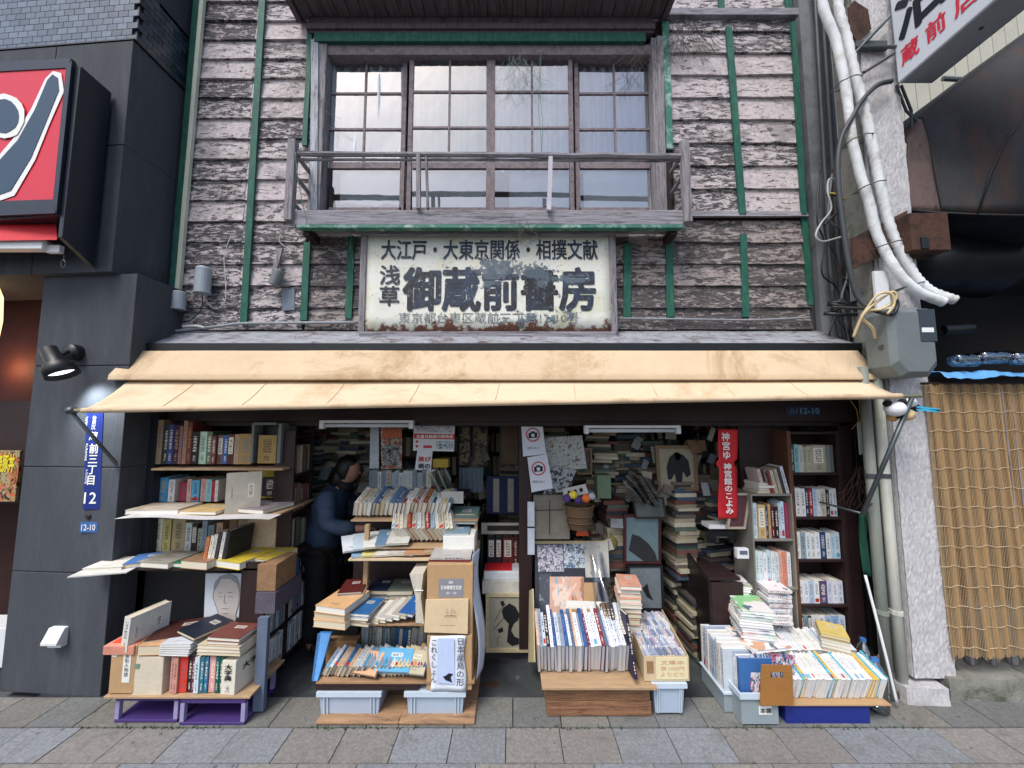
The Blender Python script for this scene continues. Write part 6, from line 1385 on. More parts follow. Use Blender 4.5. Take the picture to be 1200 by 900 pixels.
slabbox('printed_mark', RUST, c3, 541, 547, 797, 802, 2.4385, 2.44, 0)
bpz = thing('blue_poster', 'white and blue poster with a black bird and large Japanese lettering on the lower carton', 'poster', at(524, 808, 2.42)); yb3 = 2.425
def pb(u, v): q = at(504 + 41*u + (1.5*math.sin(v*7)), 810 - 65*v, yb3); return (q.x, yb3 + .004*math.sin(u*5 + v*4), q.z)
MB().grid(pb, 8, 14).build('poster_sheet', plain('pale_blue_print', '#d8dee8', .6, .04), bpz, True, .001)
MB().slab([at(512, 800, yb3 - .008), at(533, 802, yb3 - .008), at(532, 748, yb3 - .008), at(513, 748, yb3 - .008)], (0, .0008, 0)).build('printed_field', plain('sky_print', '#b7c6e4', .6, .08, 5), bpz)
text('日本産鳥の形', rct(535, 544, 748, 804, yb3 - .007), yb3 - .007, plain('navy_print', '#1d2740', .6), bpz, bold=.0, vertical=True)
text('これくしょん', rct(504.5, 512.5, 750, 800, yb3 - .007), yb3 - .007, plain('navy_print', '#1d2740', .6), bpz, bold=.0, vertical=True)
MB().slab([at(*p, yb3 - .0095) for p in ((519,793),(522,797),(530,800),(528,794),(531,790),(526,789),(522,792))], (0, .0006, 0)).build('bird_print', INK, bpz)
dp = MB().grid(lambda u, v: (X(555, 720, 2.52) + .035*u + .02*math.sin(v*6) + (1-v)*.02, 2.50 + .12*u, Z(795, 2.52) + (Z(648, 2.52) - Z(795, 2.52)) * v), 4, 24).build('hanging_print', plain('draped_print', '#c3cbdc', .6, .25, 12, .2), None, True, .001); tag(dp, 'long white and blue printed sheet hanging down beside the cartons', 'poster')
for i, c in enumerate(('#7c3a38', '#b8b4b0')): flat(X(527, 660, 2.5), 2.62, Z(661, yk) + .002 + .014 * i, .26, .24, .013, c, R(-2 + 3*i), 'front', f'{cname(c)} {"upper" if i else "lower"} flat volume on the brown carton', G3)
# plastic storage boxes
def tub(name, label, p0, p1, pt, pb_, Y, D, ttop=None, group=None, mat=TUBW):
    t = thing(name, label, 'plastic box', at((p0+p1)/2, pb_, Y), group); x0, x1 = X(p0 + 2, pb_, Y), X(p1 - 2, pb_, Y); z0 = max(Z(pb_, Y), .008); z1 = Z(pt, Y); w_ = .004; k_ = .012
    mb = MB()
    def quad_wall(a, b_, c, d): mb.slab([a, b_, c, d], (Vector(b_) - Vector(a)).cross(Vector(d) - Vector(a)).normalized() * -w_)
    q = [(x0, Y + .012), (x1, Y + .012), (x1, Y + D - .012), (x0, Y + D - .012)]; Q = [(x0 - k_, Y), (x1 + k_, Y), (x1 + k_, Y + D), (x0 - k_, Y + D)]
    for i in range(4):
        j = (i + 1) % 4; quad_wall((q[i][0], q[i][1], z0), (q[j][0], q[j][1], z0), (Q[j][0], Q[j][1], z1), (Q[i][0], Q[i][1], z1))
    mb.box(x0, x1, Y + .012, Y + D - .012, z0, z0 + .004); mb.build('tub_body', mat, t)
    MB().box(x0 - k_ - .012, x1 + k_ + .012, Y - .014, Y - .001, z1 - .02, z1).box(x0 - k_ - .012, x0 - k_ - .001, Y, Y + D, z1 - .02, z1).box(x1 + k_ + .001, x1 + k_ + .012, Y, Y + D, z1 - .02, z1).box(x0 - k_ - .012, x1 + k_ + .012, Y - .014, Y + D, z1 + .0005, z1 + .007).build('lid_rim', TUBR, t)
    for s_ in (.12, .88, .06, .94): xx = x0 + (x1 - x0) * s_; MB().slab([(xx - .003, Y + .008, z0 + .003), (xx + .003, Y + .008, z0 + .003), (xx + .003, Y - .004, z1 - .021), (xx - .003, Y - .004, z1 - .021)], (0, -.004, 0)).build('rib', TUBR, t)
    return t
for i, (p0, p1, pl0, pl1) in enumerate(((373, 444, 369, 468), (476, 543, 465, 556))):
    side = ['left', 'right'][i]
    tub('storage_box', f'milky plastic storage box, {side} of the pair under the middle rack', p0, p1, 811, 846, 2.44, .34, group='plastic boxes under the middle rack')
    b_ = MB().slab([at(pl0, 853, 2.385), at(pl1, 853, 2.385), (X(pl1 - 4, 853, 2.385) + .02, 2.9, at(pl1, 853, 2.385).z), (X(pl0 + 10, 853, 2.385), 2.9, at(pl0, 853, 2.385).z)], (0, 0, .016)).build('base_board', PLY, None, bevel=.004); b_.location.z = .008
    tag(b_, f'flat plywood board lying under the {side} milky storage box', 'board')
tag(bx('packing_board', CARDP, None, X(373, 812, 2.44), X(425, 812, 2.44), 2.45, 2.7, Z(811, 2.44) + .009, Z(811, 2.44) + .02), 'thin pale board between the left storage box and the rack', 'board')
# ---------------- recess with files and framed bird print
fs = thing('file_cabinet', 'open dark cabinet holding red and navy box files behind the middle rack', 'cabinet', at(592, 670, 3.1)); Yq = 3.16
slabbox('shelf', DARKW, fs, 566, 612, 666, 669, Yq - .01, Yq + .4); slabbox('side', BLACK, fs, 563, 566, 612, 700, Yq - .01, Yq + .4); slabbox('side', BLACK, fs, 613, 616, 612, 700, Yq - .01, Yq + .4)
for i, (a, b_, c) in enumerate(((571, 580, '#2a2034'), (580.5, 588, '#2c2434'), (589, 601, '#6e2a2a'), (601.5, 607, '#5a2a26'), (607.5, 611, '#4a2a24'))):
    q = at((a + b_)/2, 665, Yq); book((q.x, Yq + .14, q.z), (X(b_, 665, Yq) - X(a, 665, Yq)), .26, Z(630, Yq) - q.z, c, (0, 0, 0), 'front', S_LABL if i < 3 else S_LITE, label=f'{cname(c)} box file, {ORD[i]} from left in the dark cabinet', group='box files in the dark cabinet', name='box_file', cat='box file')
fm = thing('picture_frame', 'dark picture frame with pale mount lying over the box files', 'picture', at(589, 626, 3.1)); slabbox('mount', plain('pale_mount', '#a8a698', .7), fm, 564, 615, 613, 626, 3.12, 3.14); slabbox('picture', DARKW, fm, 571, 608, 616, 622, 3.117, 3.1195, 0)
tx = thing('striped_cloth', 'dark blue striped cloth hanging above the box files', 'cloth', at(590, 600, 3.2)); slabbox('cloth', plain('indigo_cloth', '#1a2440', .9, .2), tx, 570, 611, 558, 602, 3.2, 3.22, 0)
for p in (578, 595): slabbox('stripe', plain('dull_stripe', '#7f7a74', .9), tx, p, p + 7, 561, 600, 3.195, 3.1995, 0)
tag(MB().grid(lambda u, v: (X(538, 560, 3.22) + .2*u, 3.22 + .012*math.sin(u*28), Z(577, 3.22) + (Z(548, 3.22) - Z(577, 3.22))*v), 40, 3).build('pleated_cloth', plain('grey_pleats', '#5d6a72', .9), None, True), 'grey pleated cloth behind the middle rack', 'cloth')
wx_ = thing('white_carton', 'white carton with folded paper on top behind the bird print', 'box', at(591, 695, 2.98)); slabbox('carton_body', plain('white_card', '#c6c2b8', .8), wx_, 565, 618, 681, 696, 2.98, 3.2, .003); slabbox('folded_paper', plain('folded_paper', '#cfd3d8', .8, .1, 6, .3), wx_, 567, 616, 670, 680, 3.0, 3.18, .008); slabbox('red_edge', REDC, wx_, 568, 600, 668, 670, 3.02, 3.17, .001)
bf = thing('framed_bird_print', 'cream framed ink print of a dark bird on a branch standing on the step', 'picture', at(594, 764, 2.95)); yb4 = 2.96
for r_ in ((569, 619, 696, 700), (569, 619, 760, 765)): slabbox('frame_rail', plain('cream_frame', '#c0b28e', .6), bf, *r_, yb4, yb4 + .025, .002)
for r_ in ((569, 573, 700.2, 759.8), (615, 619, 700.2, 759.8)): slabbox('frame_stile', plain('cream_frame', '#c0b28e', .6), bf, *r_, yb4, yb4 + .025, .002)
slabbox('print', plain('aged_print', '#9d9a8a', .7, .08), bf, 573.2, 614.8, 700.3, 759.7, yb4 + .01, yb4 + .018, 0)
def bl_(pts, nm='ink_shape', mat=INK, par=bf, y=yb4 + .008): return MB().slab([at(*p, y) for p in pts], (0, -.0006, 0)).build(nm, mat, par)
bl_([(590,712),(597,707),(604,711),(609,720),(607,727),(602,731),(599,739),(603,746),(608,748),(608,755),(600,757),(594,752),(595,742),(596,731),(590,724),(588,717)])
bl_([(586,705),(590,704),(592,709),(588,711)]); bl_([(583,738),(589,735),(590,740),(585,742)])
for pts in (((578,738),(587,728),(592,722)), ((580,728),(586,716),(590,711)), ((583,756),(583,748),(585,746))): MB().tube([at(*p, yb4 + .007) for p in pts], .002, 4).build('ink_line', INK, bf)
slabbox('red_seal', plain('seal_red', '#8a4a40'), bf, 608, 611, 704, 713, yb4 + .007, yb4 + .0095, 0)
pf = MB().slab([at(619, 776, 2.80), at(626, 776, 2.62), at(624, 690, 2.66), at(620, 692, 2.84)], (.008, 0, 0)).build('leaning_frame', plain('cream_frame', '#c0b28e', .6)); tag(pf, 'pale picture frame seen edge-on beside the bird print', 'picture')

# ---------------- easel display with art books
G4 = 'art books in the crate display'
cr_ = thing('wooden_crate', 'rough brown wooden crate under the row of art books', 'crate', at(702, 843, 2.44)); ycr = 2.45
cx_a, cx_b = X(641, 842, ycr), X(764, 842, ycr); zc_t = Z(804, ycr)
bx('side_board', CRATEW, cr_, cx_a, cx_b, ycr, ycr + .018, .008, zc_t * .52, .003); bx('side_board', CRATEW, cr_, cx_a + .004, cx_b - .006, ycr + .001, ycr + .019, zc_t * .52 + .003, zc_t, .003)
bx('end_board', CRATEW, cr_, cx_a, cx_a + .018, ycr + .02, ycr + .34, .008, zc_t, .003); bx('end_board', CRATEW, cr_, cx_b - .018, cx_b, ycr + .02, ycr + .34, .008, zc_t, .003); bx('rear_board', CRATEW, cr_, cx_a, cx_b, ycr + .341, ycr + .36, .008, zc_t)
tb = bx('top_board', PALEW, None, X(635, 800, 2.41), X(770, 800, 2.41), 2.41, 2.86, zc_t + .002, zc_t + .02, .003); tag(tb, 'pale board laid over the rough wooden crate', 'board')
ART = ['#e4e4e8', '#d4dae2', '#dfe2e6', '#c8ced8', '#e8e4dc', '#27508c', '#7c2c3c', '#20262c', '#8894a4', '#cdd2da', '#d8b49c', '#5a6c88']
row((X(631, 798, 2.44), 2.44, zc_t + .022), 0, X(742, 798, 2.44) - X(631, 798, 2.44), (.21, .28), (.013, .026), .235, ART, 'in the row on the wooden crate', G4, 21, name='art_book', pmat=PAGESW, backt=R(64), lean=-.06, jit=.012)
book((X(744.5, 797, 2.43), 2.55, zc_t + .03), .018, .3, .34, '#241c3c', (R(-14), R(-4), 0), 'front', S_LITE, None, True, 'tall dark purple album standing right of the art book row', G4)
ea = thing('display_easel', 'black easel board with art prints pinned above the art books', 'display board', at(672, 720, 2.9)); ye0, ye1 = 2.80, 3.0
def eq(px, py, o=0):
    t = (720 - py) / 85; Y = ye0 + (ye1 - ye0) * t; q = at(px, py, Y); return (q.x, Y - o, q.z)
def es(x0, x1, t, b, mat, nm, o, sk=0): return MB().slab([eq(x0 + sk, b, o), eq(x1 + sk, b, o), eq(x1, t, o), eq(x0, t, o)], (0, -.002, 0)).build(nm, mat, ea)
es(627, 713, 634, 730, plain('black_easel', '#22252c', .35, .2), 'board', 0); es(627, 712, 633.5, 637, CARDP, 'top_edge', .004)
es(629, 659, 638, 670, print_mat('battle_print', '#cfd0d4', ['#2d3038', '#7a6a8c', '#8f8f98'], 34, .5), 'art_print', .006, 2); es(660, 686, 637, 665, print_mat('boat_print', '#cdd4d8', ['#2a3440', '#3d6f9c', '#a8a8a0'], 30, .5), 'art_print', .006, 1)
es(684, 712, 635, 676, print_mat('pale_drawing', '#b8b6ac', ['#8c8a84'], 26, .6), 'art_print', .009, 2)
es(644, 684, 675, 722, print_mat('orange_print', '#d0a48c', ['#d8c0b0', '#a0705c', '#7fa4b8'], 3.5, .56), 'art_print', .010); es(632, 646, 672, 718, print_mat('film_glare', '#454b55', ['#8b929c'], 20, .58), 'film_sheet', .007)
es(676, 699, 682, 716, CARD, 'tan_folder', .008)
tag(MB().slab([at(661, 728, 2.72), at(712, 728, 2.72), at(711, 706, 2.76), at(664, 704, 2.76)], (0, .008, 0)).build('white_folder', PAPER), 'white folder standing behind the art books', 'folder')
tag(MB().slab([at(662, 738, 2.69), at(698, 738, 2.69), at(696, 714, 2.72), at(663, 714, 2.72)], (0, .008, 0)).build('tan_folder', CARD), 'tan folder leaning before the white folder behind the art books', 'folder')
tag(MB().grid(lambda u, v: (X(700, 700, 2.66) + .17*u*(1.1 - v*.5), 2.64 + .28*v + .02*math.sin(u*8), Z(745, 2.64) + .42*v + .015*math.sin(u*6+v*9)), 10, 14).build('clear_film', CLEAR, None, True), 'crinkled clear film standing between the easel and the book stack', 'plastic film')
for i, (p, c) in enumerate(((722, '#6b5038'), (727, '#4a3c34'), (731, '#20242c'), (736, '#c8c8cc'), (740, '#8c9098'))):
    book((X(p, 780, 2.5), 2.62, zc_t + .1), .02, .24, .27, c, (R(-30), R(-8), 0), 'front', None or S_LITE, None, True, f'{cname(c)} album, {ORD[i]} of the five leaning at the right of the art books', G4)
pile(X(742, 732, 2.64), 2.76, zc_t + .16, 11, .15, .2, (.026, .036), ['#d8cfc0', '#e0dcd4', '#d49c84', '#d8d4cc', '#2f6f5c', '#dcd4c8'], 'in the tall leaning stack right of the easel', 'books in the leaning stack', 66, spine='back', rz=-.12, jit=.012)
tag(bx('stack_support', CARD, None, X(728, 760, 2.6), X(756, 760, 2.6), 2.66, 2.86, zc_t + .021, zc_t + .158), 'brown carton supporting the tall leaning stack', 'box')
# paperback tray
tr = thing('paperback_box', 'cardboard box of small paperbacks with a cream price note at its front', 'box', at(782, 797, 2.47)); yt_ = 2.455
tx0, tx1 = X(755, 797, yt_), X(808, 797, yt_); tz0, tz1 = Z(797, yt_), Z(769, yt_)
MB().slab([(tx0, yt_, tz0), (tx1, yt_, tz0), (tx1, yt_, tz1), (tx0, yt_, tz1)], (0, .006, 0)).build('front_panel', CARDP, tr); MB().slab([(tx0, yt_ + .007, tz0), (tx0 , yt_ + .40, tz0 + .06), (tx0, yt_ + .40, tz1 + .08), (tx0, yt_ + .007, tz1)], (.005, 0, 0)).slab([(tx1 - .005, yt_ + .007, tz0), (tx1 - .005, yt_ + .40, tz0 + .06), (tx1 - .005, yt_ + .40, tz1 + .08), (tx1 - .005, yt_ + .007, tz1)], (.005, 0, 0)).slab([(tx0, yt_ + .0, tz0), (tx1, yt_ + .0, tz0), (tx1, yt_ + .4, tz0 + .06), (tx0, yt_ + .4, tz0 + .06)], (0, 0, -.005)).build('side_panels', CARDP, tr)
slabbox('price_note', plain('cream_note', '#dcd0a8', .7, .05), tr, 769, 806, 770, 796, yt_ - .003, yt_ - .001, 0)
for k_, s_ in enumerate(('文庫本', '各100円', 'よりどり')): text(s_, rct(774, 802, 774 + 7*k_, 779 + 7*k_, yt_ - .004), yt_ - .004, plain('faint_orange_ink', '#c08a5c'), tr, bold=-.01)
slabbox('tape', plain('brown_tape', '#8c6c4c'), tr, 758, 766, 775, 789, yt_ - .002, yt_ - .0005, 0)
for j in range(5):
    yy = yt_ + .014 + j * .075; zr = tz1 - .085 + j * .018
    row((tx0 + .01, yy, zr), 0, tx1 - tx0 - .02, (.075, .09), (.012, .02), .07, ['#d8dce4', '#b4a0b4', '#dcc4b8', '#9caac4', '#e4e0dc', '#c4c8d0', '#7c88a0'], f'in the {["front", "second", "third", "fourth", "rearmost"][j]} row of the cardboard box', 'paperbacks in the cardboard box', 70 + j, name='paperback', pmat=PAGESW, spine='top', parts_=False)
tub('small_bin', 'small clear plastic bin beside the wooden crate', 767, 803, 801, 837, 2.45, .2)
# ---------------- notices and pictures inside
def sheet_thing(name, label, cat, pts, Y, mat, th=.003, mname='sheet'):
    t = thing(name, label, cat, at(pts[0][0], pts[0][1], Y)); MB().slab([at(*p, Y) for p in pts], (0, th, 0)).build(mname, mat, t); return t
t = sheet_thing('notice_poster', 'old notice poster with orange heading hanging above the racks behind the lamp', 'poster', [(447, 550), (471, 549), (471, 500), (446, 500)], 3.05, print_mat('brown_notice', '#b0a89c', ['#9a5038', '#43403c'], 22, .5)); MB().slab([at(*p, 3.048) for p in ((433, 549), (444, 549), (444, 500), (434, 500))], (0, .002, 0)).build('side_strip', plain('pale_strip', '#a6acb4'), t)
MB().slab([at(*p, 3.047) for p in ((450, 545), (468, 545), (468, 521), (450, 521))], (0, .002, 0)).build('photo', print_mat('grey_photo', '#6c6c6c', ['#23242a', '#9a9a98'], 30, .5), t); 
MB().slab([at(*p, 3.047) for p in ((448, 513), (470, 513), (470, 502), (448, 502))], (0, .002, 0)).build('heading', plain('orange_heading', '#a5583c'), t)
t = sheet_thing('event_poster', 'white poster with a red band and small drawings under the lintel', 'poster', [(484, 528), (532, 529), (533, 496), (485, 494)], 3.02, plain('poster_white', '#c9ccce', .6, .04)); MB().slab([at(*p, 3.016) for p in ((485, 514), (533, 515), (533, 509), (485, 508))], (0, .002, 0)).build('red_band', plain('poster_red', '#b8323a'), t)
text('古書目録展示即売会', rct(488, 531, 509.5, 513.5, 3.012), 3.012, WHITEI, t, bold=.02)
MB().slab([at(*p, 3.016) for p in ((488, 506), (531, 507), (531, 498), (488, 497))], (0, .002, 0)).build('drawing', print_mat('poster_drawing', '#c6cacc', ['#4c5a74', '#6a4a4c'], 60, .56), t)
MB().slab([at(*p, 3.016) for p in ((511, 526), (531, 527), (531, 517), (511, 517))], (0, .002, 0)).build('drawing', print_mat('poster_drawing2', '#b4bec4', ['#4c5a74'], 60, .55), t)
for cx_, cy_ in ((488.5, 517.5), (488.5, 523)): MB().slab([at(cx_ + 1.6*math.cos(a*.785), cy_ + 1.6*math.sin(a*.785), 3.016) for a in range(8)], (0, .002, 0)).build('red_dot', plain('poster_red', '#b8323a'), t)
slabbox('caption_strip', plain('poster_red', '#b8323a'), t, 496, 506, 522, 525, 3.014, 3.016, 0)
t = sheet_thing('small_poster', 'small white poster with bold red and black characters below the event poster', 'poster', [(486, 551), (505, 551), (507, 528), (489, 528)], 3.03, plain('poster_white', '#c9ccce', .6, .04)); text('美び', rct(490, 505, 535, 541, 3.027), 3.026, plain('poster_red', '#b8323a'), t, bold=.03); text('術の', rct(490, 504, 543, 549, 3.027), 3.026, INK, t, bold=.03)
tag(bx('yellow_box', plain('yellow_card', '#a88c34', .7), None, X(507, 542, 3.05), X(525, 542, 3.05), 3.05, 3.15, Z(548, 3.05), Z(538, 3.05)), 'small yellow box behind the bag on the middle rack', 'box')
for i, (pts, lab) in enumerate((([(613, 535), (640, 532), (636, 500), (611, 500)], 'upper white no-photography notice taped to the middle post'), ([(623, 577), (648, 572), (641, 532), (618, 536)], 'lower white no-photography notice taped to the middle post'))):
    Yn = 2.90 - .004 * i; t = sheet_thing('notice', lab, 'notice', pts, Yn, plain('poster_white2', '#c4c8d0', .6, .04), .001); cx_, cy_ = ((624.5, 509.5), (631, 549))[i]
    MB().tube([at(cx_ + 7.6*math.cos(a*.35), cy_ + 7.6*math.sin(a*.35), Yn - .003) for a in range(19)], .0042, 5).build('red_ring', plain('poster_red', '#b8323a'), t)
    MB().slab([at(*p, Yn - .003) for p in ((cx_-5, cy_+4), (cx_+5, cy_+3.2), (cx_+5, cy_-2.5), (cx_+2, cy_-2.7), (cx_+1, cy_-4), (cx_-2, cy_-3.8), (cx_-2.5, cy_-2.2), (cx_-5, cy_-2))], (0, .001, 0)).build('camera_icon', INK, t)
    MB().slab([at(cx_ + 2.2*math.cos(a*.628), cy_ + .6 + 2.2*math.sin(a*.628), Yn - .005) for a in range(10)], (0, .001, 0)).build('lens_icon', plain('poster_white2', '#c4c8d0'), t)
    text('撮影禁止', rct(cx_ - 7, cx_ + 8, cy_ + 14 , cy_ + 17, Yn), Yn - .002, plain('grey_print', '#8a8a84'), t, bold=0)
t = sheet_thing('art_sheet', 'white sheet with brown and grey vehicle sketches beside the notices', 'print', [(642, 552), (688, 549), (682, 510), (638, 513)], 3.0, print_mat('vehicle_sketch', '#aab0ac', ['#5c5c60', '#8c4c34'], 30, .57))
t = sheet_thing('art_sheet', 'creased black and white photo sheet below the vehicle sketches', 'print', [(636, 580), (664, 576), (676, 551), (648, 548)], 2.98, print_mat('bw_sheet', '#a4a8ac', ['#3c3e42'], 34, .5))
t = sheet_thing('small_card', 'white card with three dark oval heads above the basket', 'card', [(661, 584), (690, 578), (686, 567), (659, 573)], 2.9, plain('card_white', '#b8b8b4')); 
for k_ in range(3): MB().slab([at(667 + 7*k_ + 2.2*math.cos(a*.785), 577.5 - 1.6*k_ + 2.6*math.sin(a*.785), 2.897) for a in range(8)], (0, .001, 0)).build('printed_oval', INK, t)
en = thing('string_envelope', 'large grey document envelope tied with dark string', 'envelope', at(646, 632, 2.92)); MB().slab([at(626, 632, 2.92), at(668, 632, 2.92), at(667, 580, 2.96), at(625, 580, 2.96)], (0, .04, 0)).build('envelope', plain('grey_envelope', '#6f6a60', .8), en, bevel=.003)
MB().tube([at(644, 586, 2.94), at(644, 626, 2.915)], .0025, 5).tube([at(627, 598, 2.94), at(660, 597, 2.94)], .0025, 5).build('string', BLACK, en)
for z0_, z1_, nn_ in ((588, 617, 'upper'), (619, 650, 'lower')): tag(bx('price_tag', plain('tag_white', '#b4bac4', .6), None, X(618, 600, 2.93), X(626, 600, 2.93), 2.90, 2.903, Z(z1_, 2.9), Z(z0_, 2.9)), f'{nn_} narrow white tag hanging on the middle post', 'tag')
ba = thing('hanging_basket', 'round wicker basket of paper flowers hanging before the envelope', 'basket', at(680, 617, 2.86)); cb_ = at(679, 619, 2.86)
WICK = plain('wicker', '#574430', .8, .3, 30, .5, streak=(1, 1, 6)); MB().lathe([(0, 0), (.075, 0), (.085, .03), (.10, .12), (.108, .165), (.10, .165), (.092, .12)], cb_, (0, 0, 1), 20).build('basket_body', WICK, ba)
for h_ in (.05, .10, .165): MB().tube([cb_ + Vector(((.088 + h_*.13)*math.cos(a*.524), (.088 + h_*.13)*math.sin(a*.524), h_)) for a in range(13)], .005, 5).build('hoop', WICK, ba)
for p, py, r, c in ((664, 588, .03, '#3d2c64'), (671, 584, .03, '#c8b43c'), (677, 590, .028, '#3d2c64'), (686, 588, .03, '#c4622c'), (693, 585, .026, '#8f9498')):
    q = at(p, py, 2.84); tag(MB().lathe([(0, 0), (r, r*.4), (r*1.1, r), (r*.7, r*1.7), (0, r*1.9)], q, (.1, -.3, 1), 9).build('paper_flower', plain('flower_' + c[1:], c, .8), ba), None)
t = sheet_thing('orange_packet', 'little orange packet hanging below the basket', 'packet', [(675, 628), (690, 628), (688, 619), (677, 620)], 2.86, plain('orange_packet', '#b84a24', .5), .01)
# framed pictures in the back
def framed(label, p0, p1, pt, pb_, Y, fmat, pmat, fw=4, tiltpx=0, shapes=()):
    t = thing('framed_picture', label, 'picture', at((p0+p1)/2, pb_, Y)); T_ = tiltpx
    def fq(x, y, o=0): q = at(x + T_ * (y - pt) / (pb_ - pt), y, Y); return (q.x, Y - o, q.z)
    for a, b_, c, d in ((p0, p1, pt, pt + fw), (p0, p1, pb_ - fw, pb_)): MB().slab([fq(a, d), fq(b_, d), fq(b_, c), fq(a, c)], (0, .02, 0)).build('frame_rail', fmat, t)
    for a, b_, c, d in ((p0, p0 + fw, pt + fw, pb_ - fw), (p1 - fw, p1, pt + fw, pb_ - fw)): MB().slab([fq(a, d), fq(b_, d), fq(b_, c), fq(a, c)], (0, .02, 0)).build('frame_stile', fmat, t)
    MB().slab([fq(p0 + fw, pb_ - fw, -.008), fq(p1 - fw, pb_ - fw, -.008), fq(p1 - fw, pt + fw, -.008), fq(p0 + fw, pt + fw, -.008)], (0, .006, 0)).build('picture', pmat, t)
    for pts, m_ in shapes: MB().slab([fq(*p, -.006) for p in pts], (0, -.001, 0)).build('printed_shape', m_, t)
    return t
FW = plain('bronze_frame', '#6f5a40', .5, .2)
framed('wooden framed painting of dark standing figures hanging at the right of the passage', 768, 816, 522, 575, 3.05, FW, plain('pale_mount2', '#8c8470', .8), 4, 3, [([(781,562),(780,548),(784,536),(792,530),(800,533),(806,540),(808,556),(803,560),(799,552),(797,566),(791,567),(789,555),(785,562)], INK), ([(790,531),(795,529),(798,534),(795,540),(791,538)], plain('print_skin3', '#7a6452'))])
framed('pale blue framed picture of a dark folding fan with a dark red frame', 731, 775, 603, 661, 3.0, plain('dark_red_frame', '#3c1518', .5), plain('blue_fan_ground', '#5f7478', .7, .2, 5), 3, 0, [([(737,645),(741,626),(750,629),(760,637),(768,648),(771,658),(755,658)], plain('fan_dark', '#26282a', .7))])
framed('black framed pale picture standing under the fan picture', 735, 777, 662, 716, 3.02, BLACK, plain('grey_mount', '#6c7478', .7), 3, 2, [([(752,690),(758,684),(760,694),(764,704),(757,700)], INK)])
framed('dark framed sheet in torn plastic above the fan picture', 741, 778, 583, 608, 2.98, DARKW, plain('green_grey_print', '#4e5650', .7, .3), 2, 4)
framed('small dark framed painting with pink flowers beside the vehicle sketches', 676, 694, 525, 556, 3.06, FW, print_mat('flower_painting', '#38302c', ['#6c4450', '#3c4c38'], 20, .5), 2)
framed('brown framed print leaning in the dark left of the basket', 585, 609, 497, 546, 3.4, DARKW, plain('brown_print', '#5c4c3c', .7, .3), 2)
framed('tall brown scroll picture behind the middle rack', 537, 552, 499, 546, 3.4, DARKW, print_mat('scroll_print', '#8c8068', ['#3c3830'], 14, .5), 1.5); framed('second brown scroll picture behind the middle rack, right of the first', 553, 572, 499, 546, 3.42, DARKW, print_mat('scroll_print2', '#7c7058', ['#34302a'], 14, .5), 1.5)
framed('dark framed pinkish picture tilted beside the red banner', 858, 880, 578, 620, 2.86, plain('cream_frame2', '#a89c8c', .6), plain('dull_pink_picture', '#54363a', .7, .3), 2.5, -6)
tag(bx('green_book_box', plain('dull_green', '#5c7058', .7), None, X(700, 570, 3.0), X(716, 570, 3.0), 3.0, 3.12, Z(584, 3.0), Z(557, 3.0)), 'dull green slipcase leaning in the dark above the basket', 'slipcase')
tag(MB().grid(lambda u, v: (X(733, 570, 2.97) + .24*u, 2.95 + .03*math.sin(u*11 + v*7), Z(590, 2.97) + .2*v + .02*math.sin(u*5)), 16, 12).build('plastic_bag', glass_mat('dark_bag_film', '#8a8688', .12), None, True), 'crumpled clear plastic bag hanging above the fan picture', 'bag')
tag(MB().grid(lambda u, v: (X(716, 640, 3.0) + .055*math.cos(u*6.28)*math.sin(v*3.14)*.9 + .03, 3.1 + .05*math.sin(u*6.28)*math.sin(v*3.14), Z(650, 3.0) + .13*(1-math.cos(v*3.14))*.5 + .01*math.sin(u*20)), 16, 10).build('yellow_bundle', plain('yellow_cloth', '#7f7440', .9, .3, 14, .5), None, True), 'small dull yellow cloth bundle beside the fan picture', 'bundle')
# red banner
rbn = thing('red_banner', 'narrow red banner with white Japanese lettering hanging in the passage', 'banner', at(852, 608, 2.84)); yrb = 2.85
def rbf(u, v):
    py = 503 + 105 * (1 - v); q = at((840 if py > 540 else 843 - (540-py)*.0) + 22*u + (2 if py > 545 else -1), py, yrb); return (q.x, yrb + .008*math.sin(v*9 + u*3), q.z)
MB().grid(rbf, 6, 30).build('banner_cloth', REDC, rbn, True, .001)
text('神宮館のこよみ', rct(849, 858, 543, 602, yrb - .014), yrb - .016, WHITEI, rbn, bold=.03, vertical=True); text('神宮ゆ', rct(846, 855, 507, 538, yrb - .014), yrb - .016, WHITEI, rbn, bold=.02, vertical=True)
# ---------------- passage: cabinet, small clock, stacks
cbn = thing('dark_cabinet', 'low dark wooden cabinet at the right side of the passage', 'cabinet', (X(842, 790, 2.8), 2.8, 0)); ccx = X(840, 790, 2.72)
MB().slab([(ccx - .02, 2.74, .01), (ccx - .02, 3.3, .01), (ccx - .02, 3.3, .82), (ccx - .02, 2.74, .66)], (.02, 0, 0)).build('side_panel', plain('near_black_wood', '#1c1514', .4, .3), cbn); bx('front_panel', DARKV, cbn, ccx + .001, ccx + .22, 2.74, 2.76, .01, .655, .002); bx('top_panel', DARKW, cbn, ccx, ccx + .22, 2.77, 3.2, .66, .68); bx('foot', CARD, cbn, ccx, ccx + .1, 2.72, 2.738, .008, .03)
ck = thing('digital_clock', 'little white digital clock on the shelf edge beside the grey bookcase', 'clock', at(871, 655, 2.8)); slabbox('clock_case', WHITEP, ck, 864, 878, 643, 655, 2.8, 2.84, .004); slabbox('clock_display', plain('lcd_grey', '#5c6874', .3), ck, 867, 876, 645.5, 650, 2.798, 2.7995, 0)
wlg = bx('white_ledge', WHITEP, None, X(831, 618, 2.9), X(859, 618, 2.9), 2.90, 3.02, Z(620, 2.9), Z(615, 2.9), .002); tag(wlg, 'white ledge of a glass counter under the red banner', 'ledge')
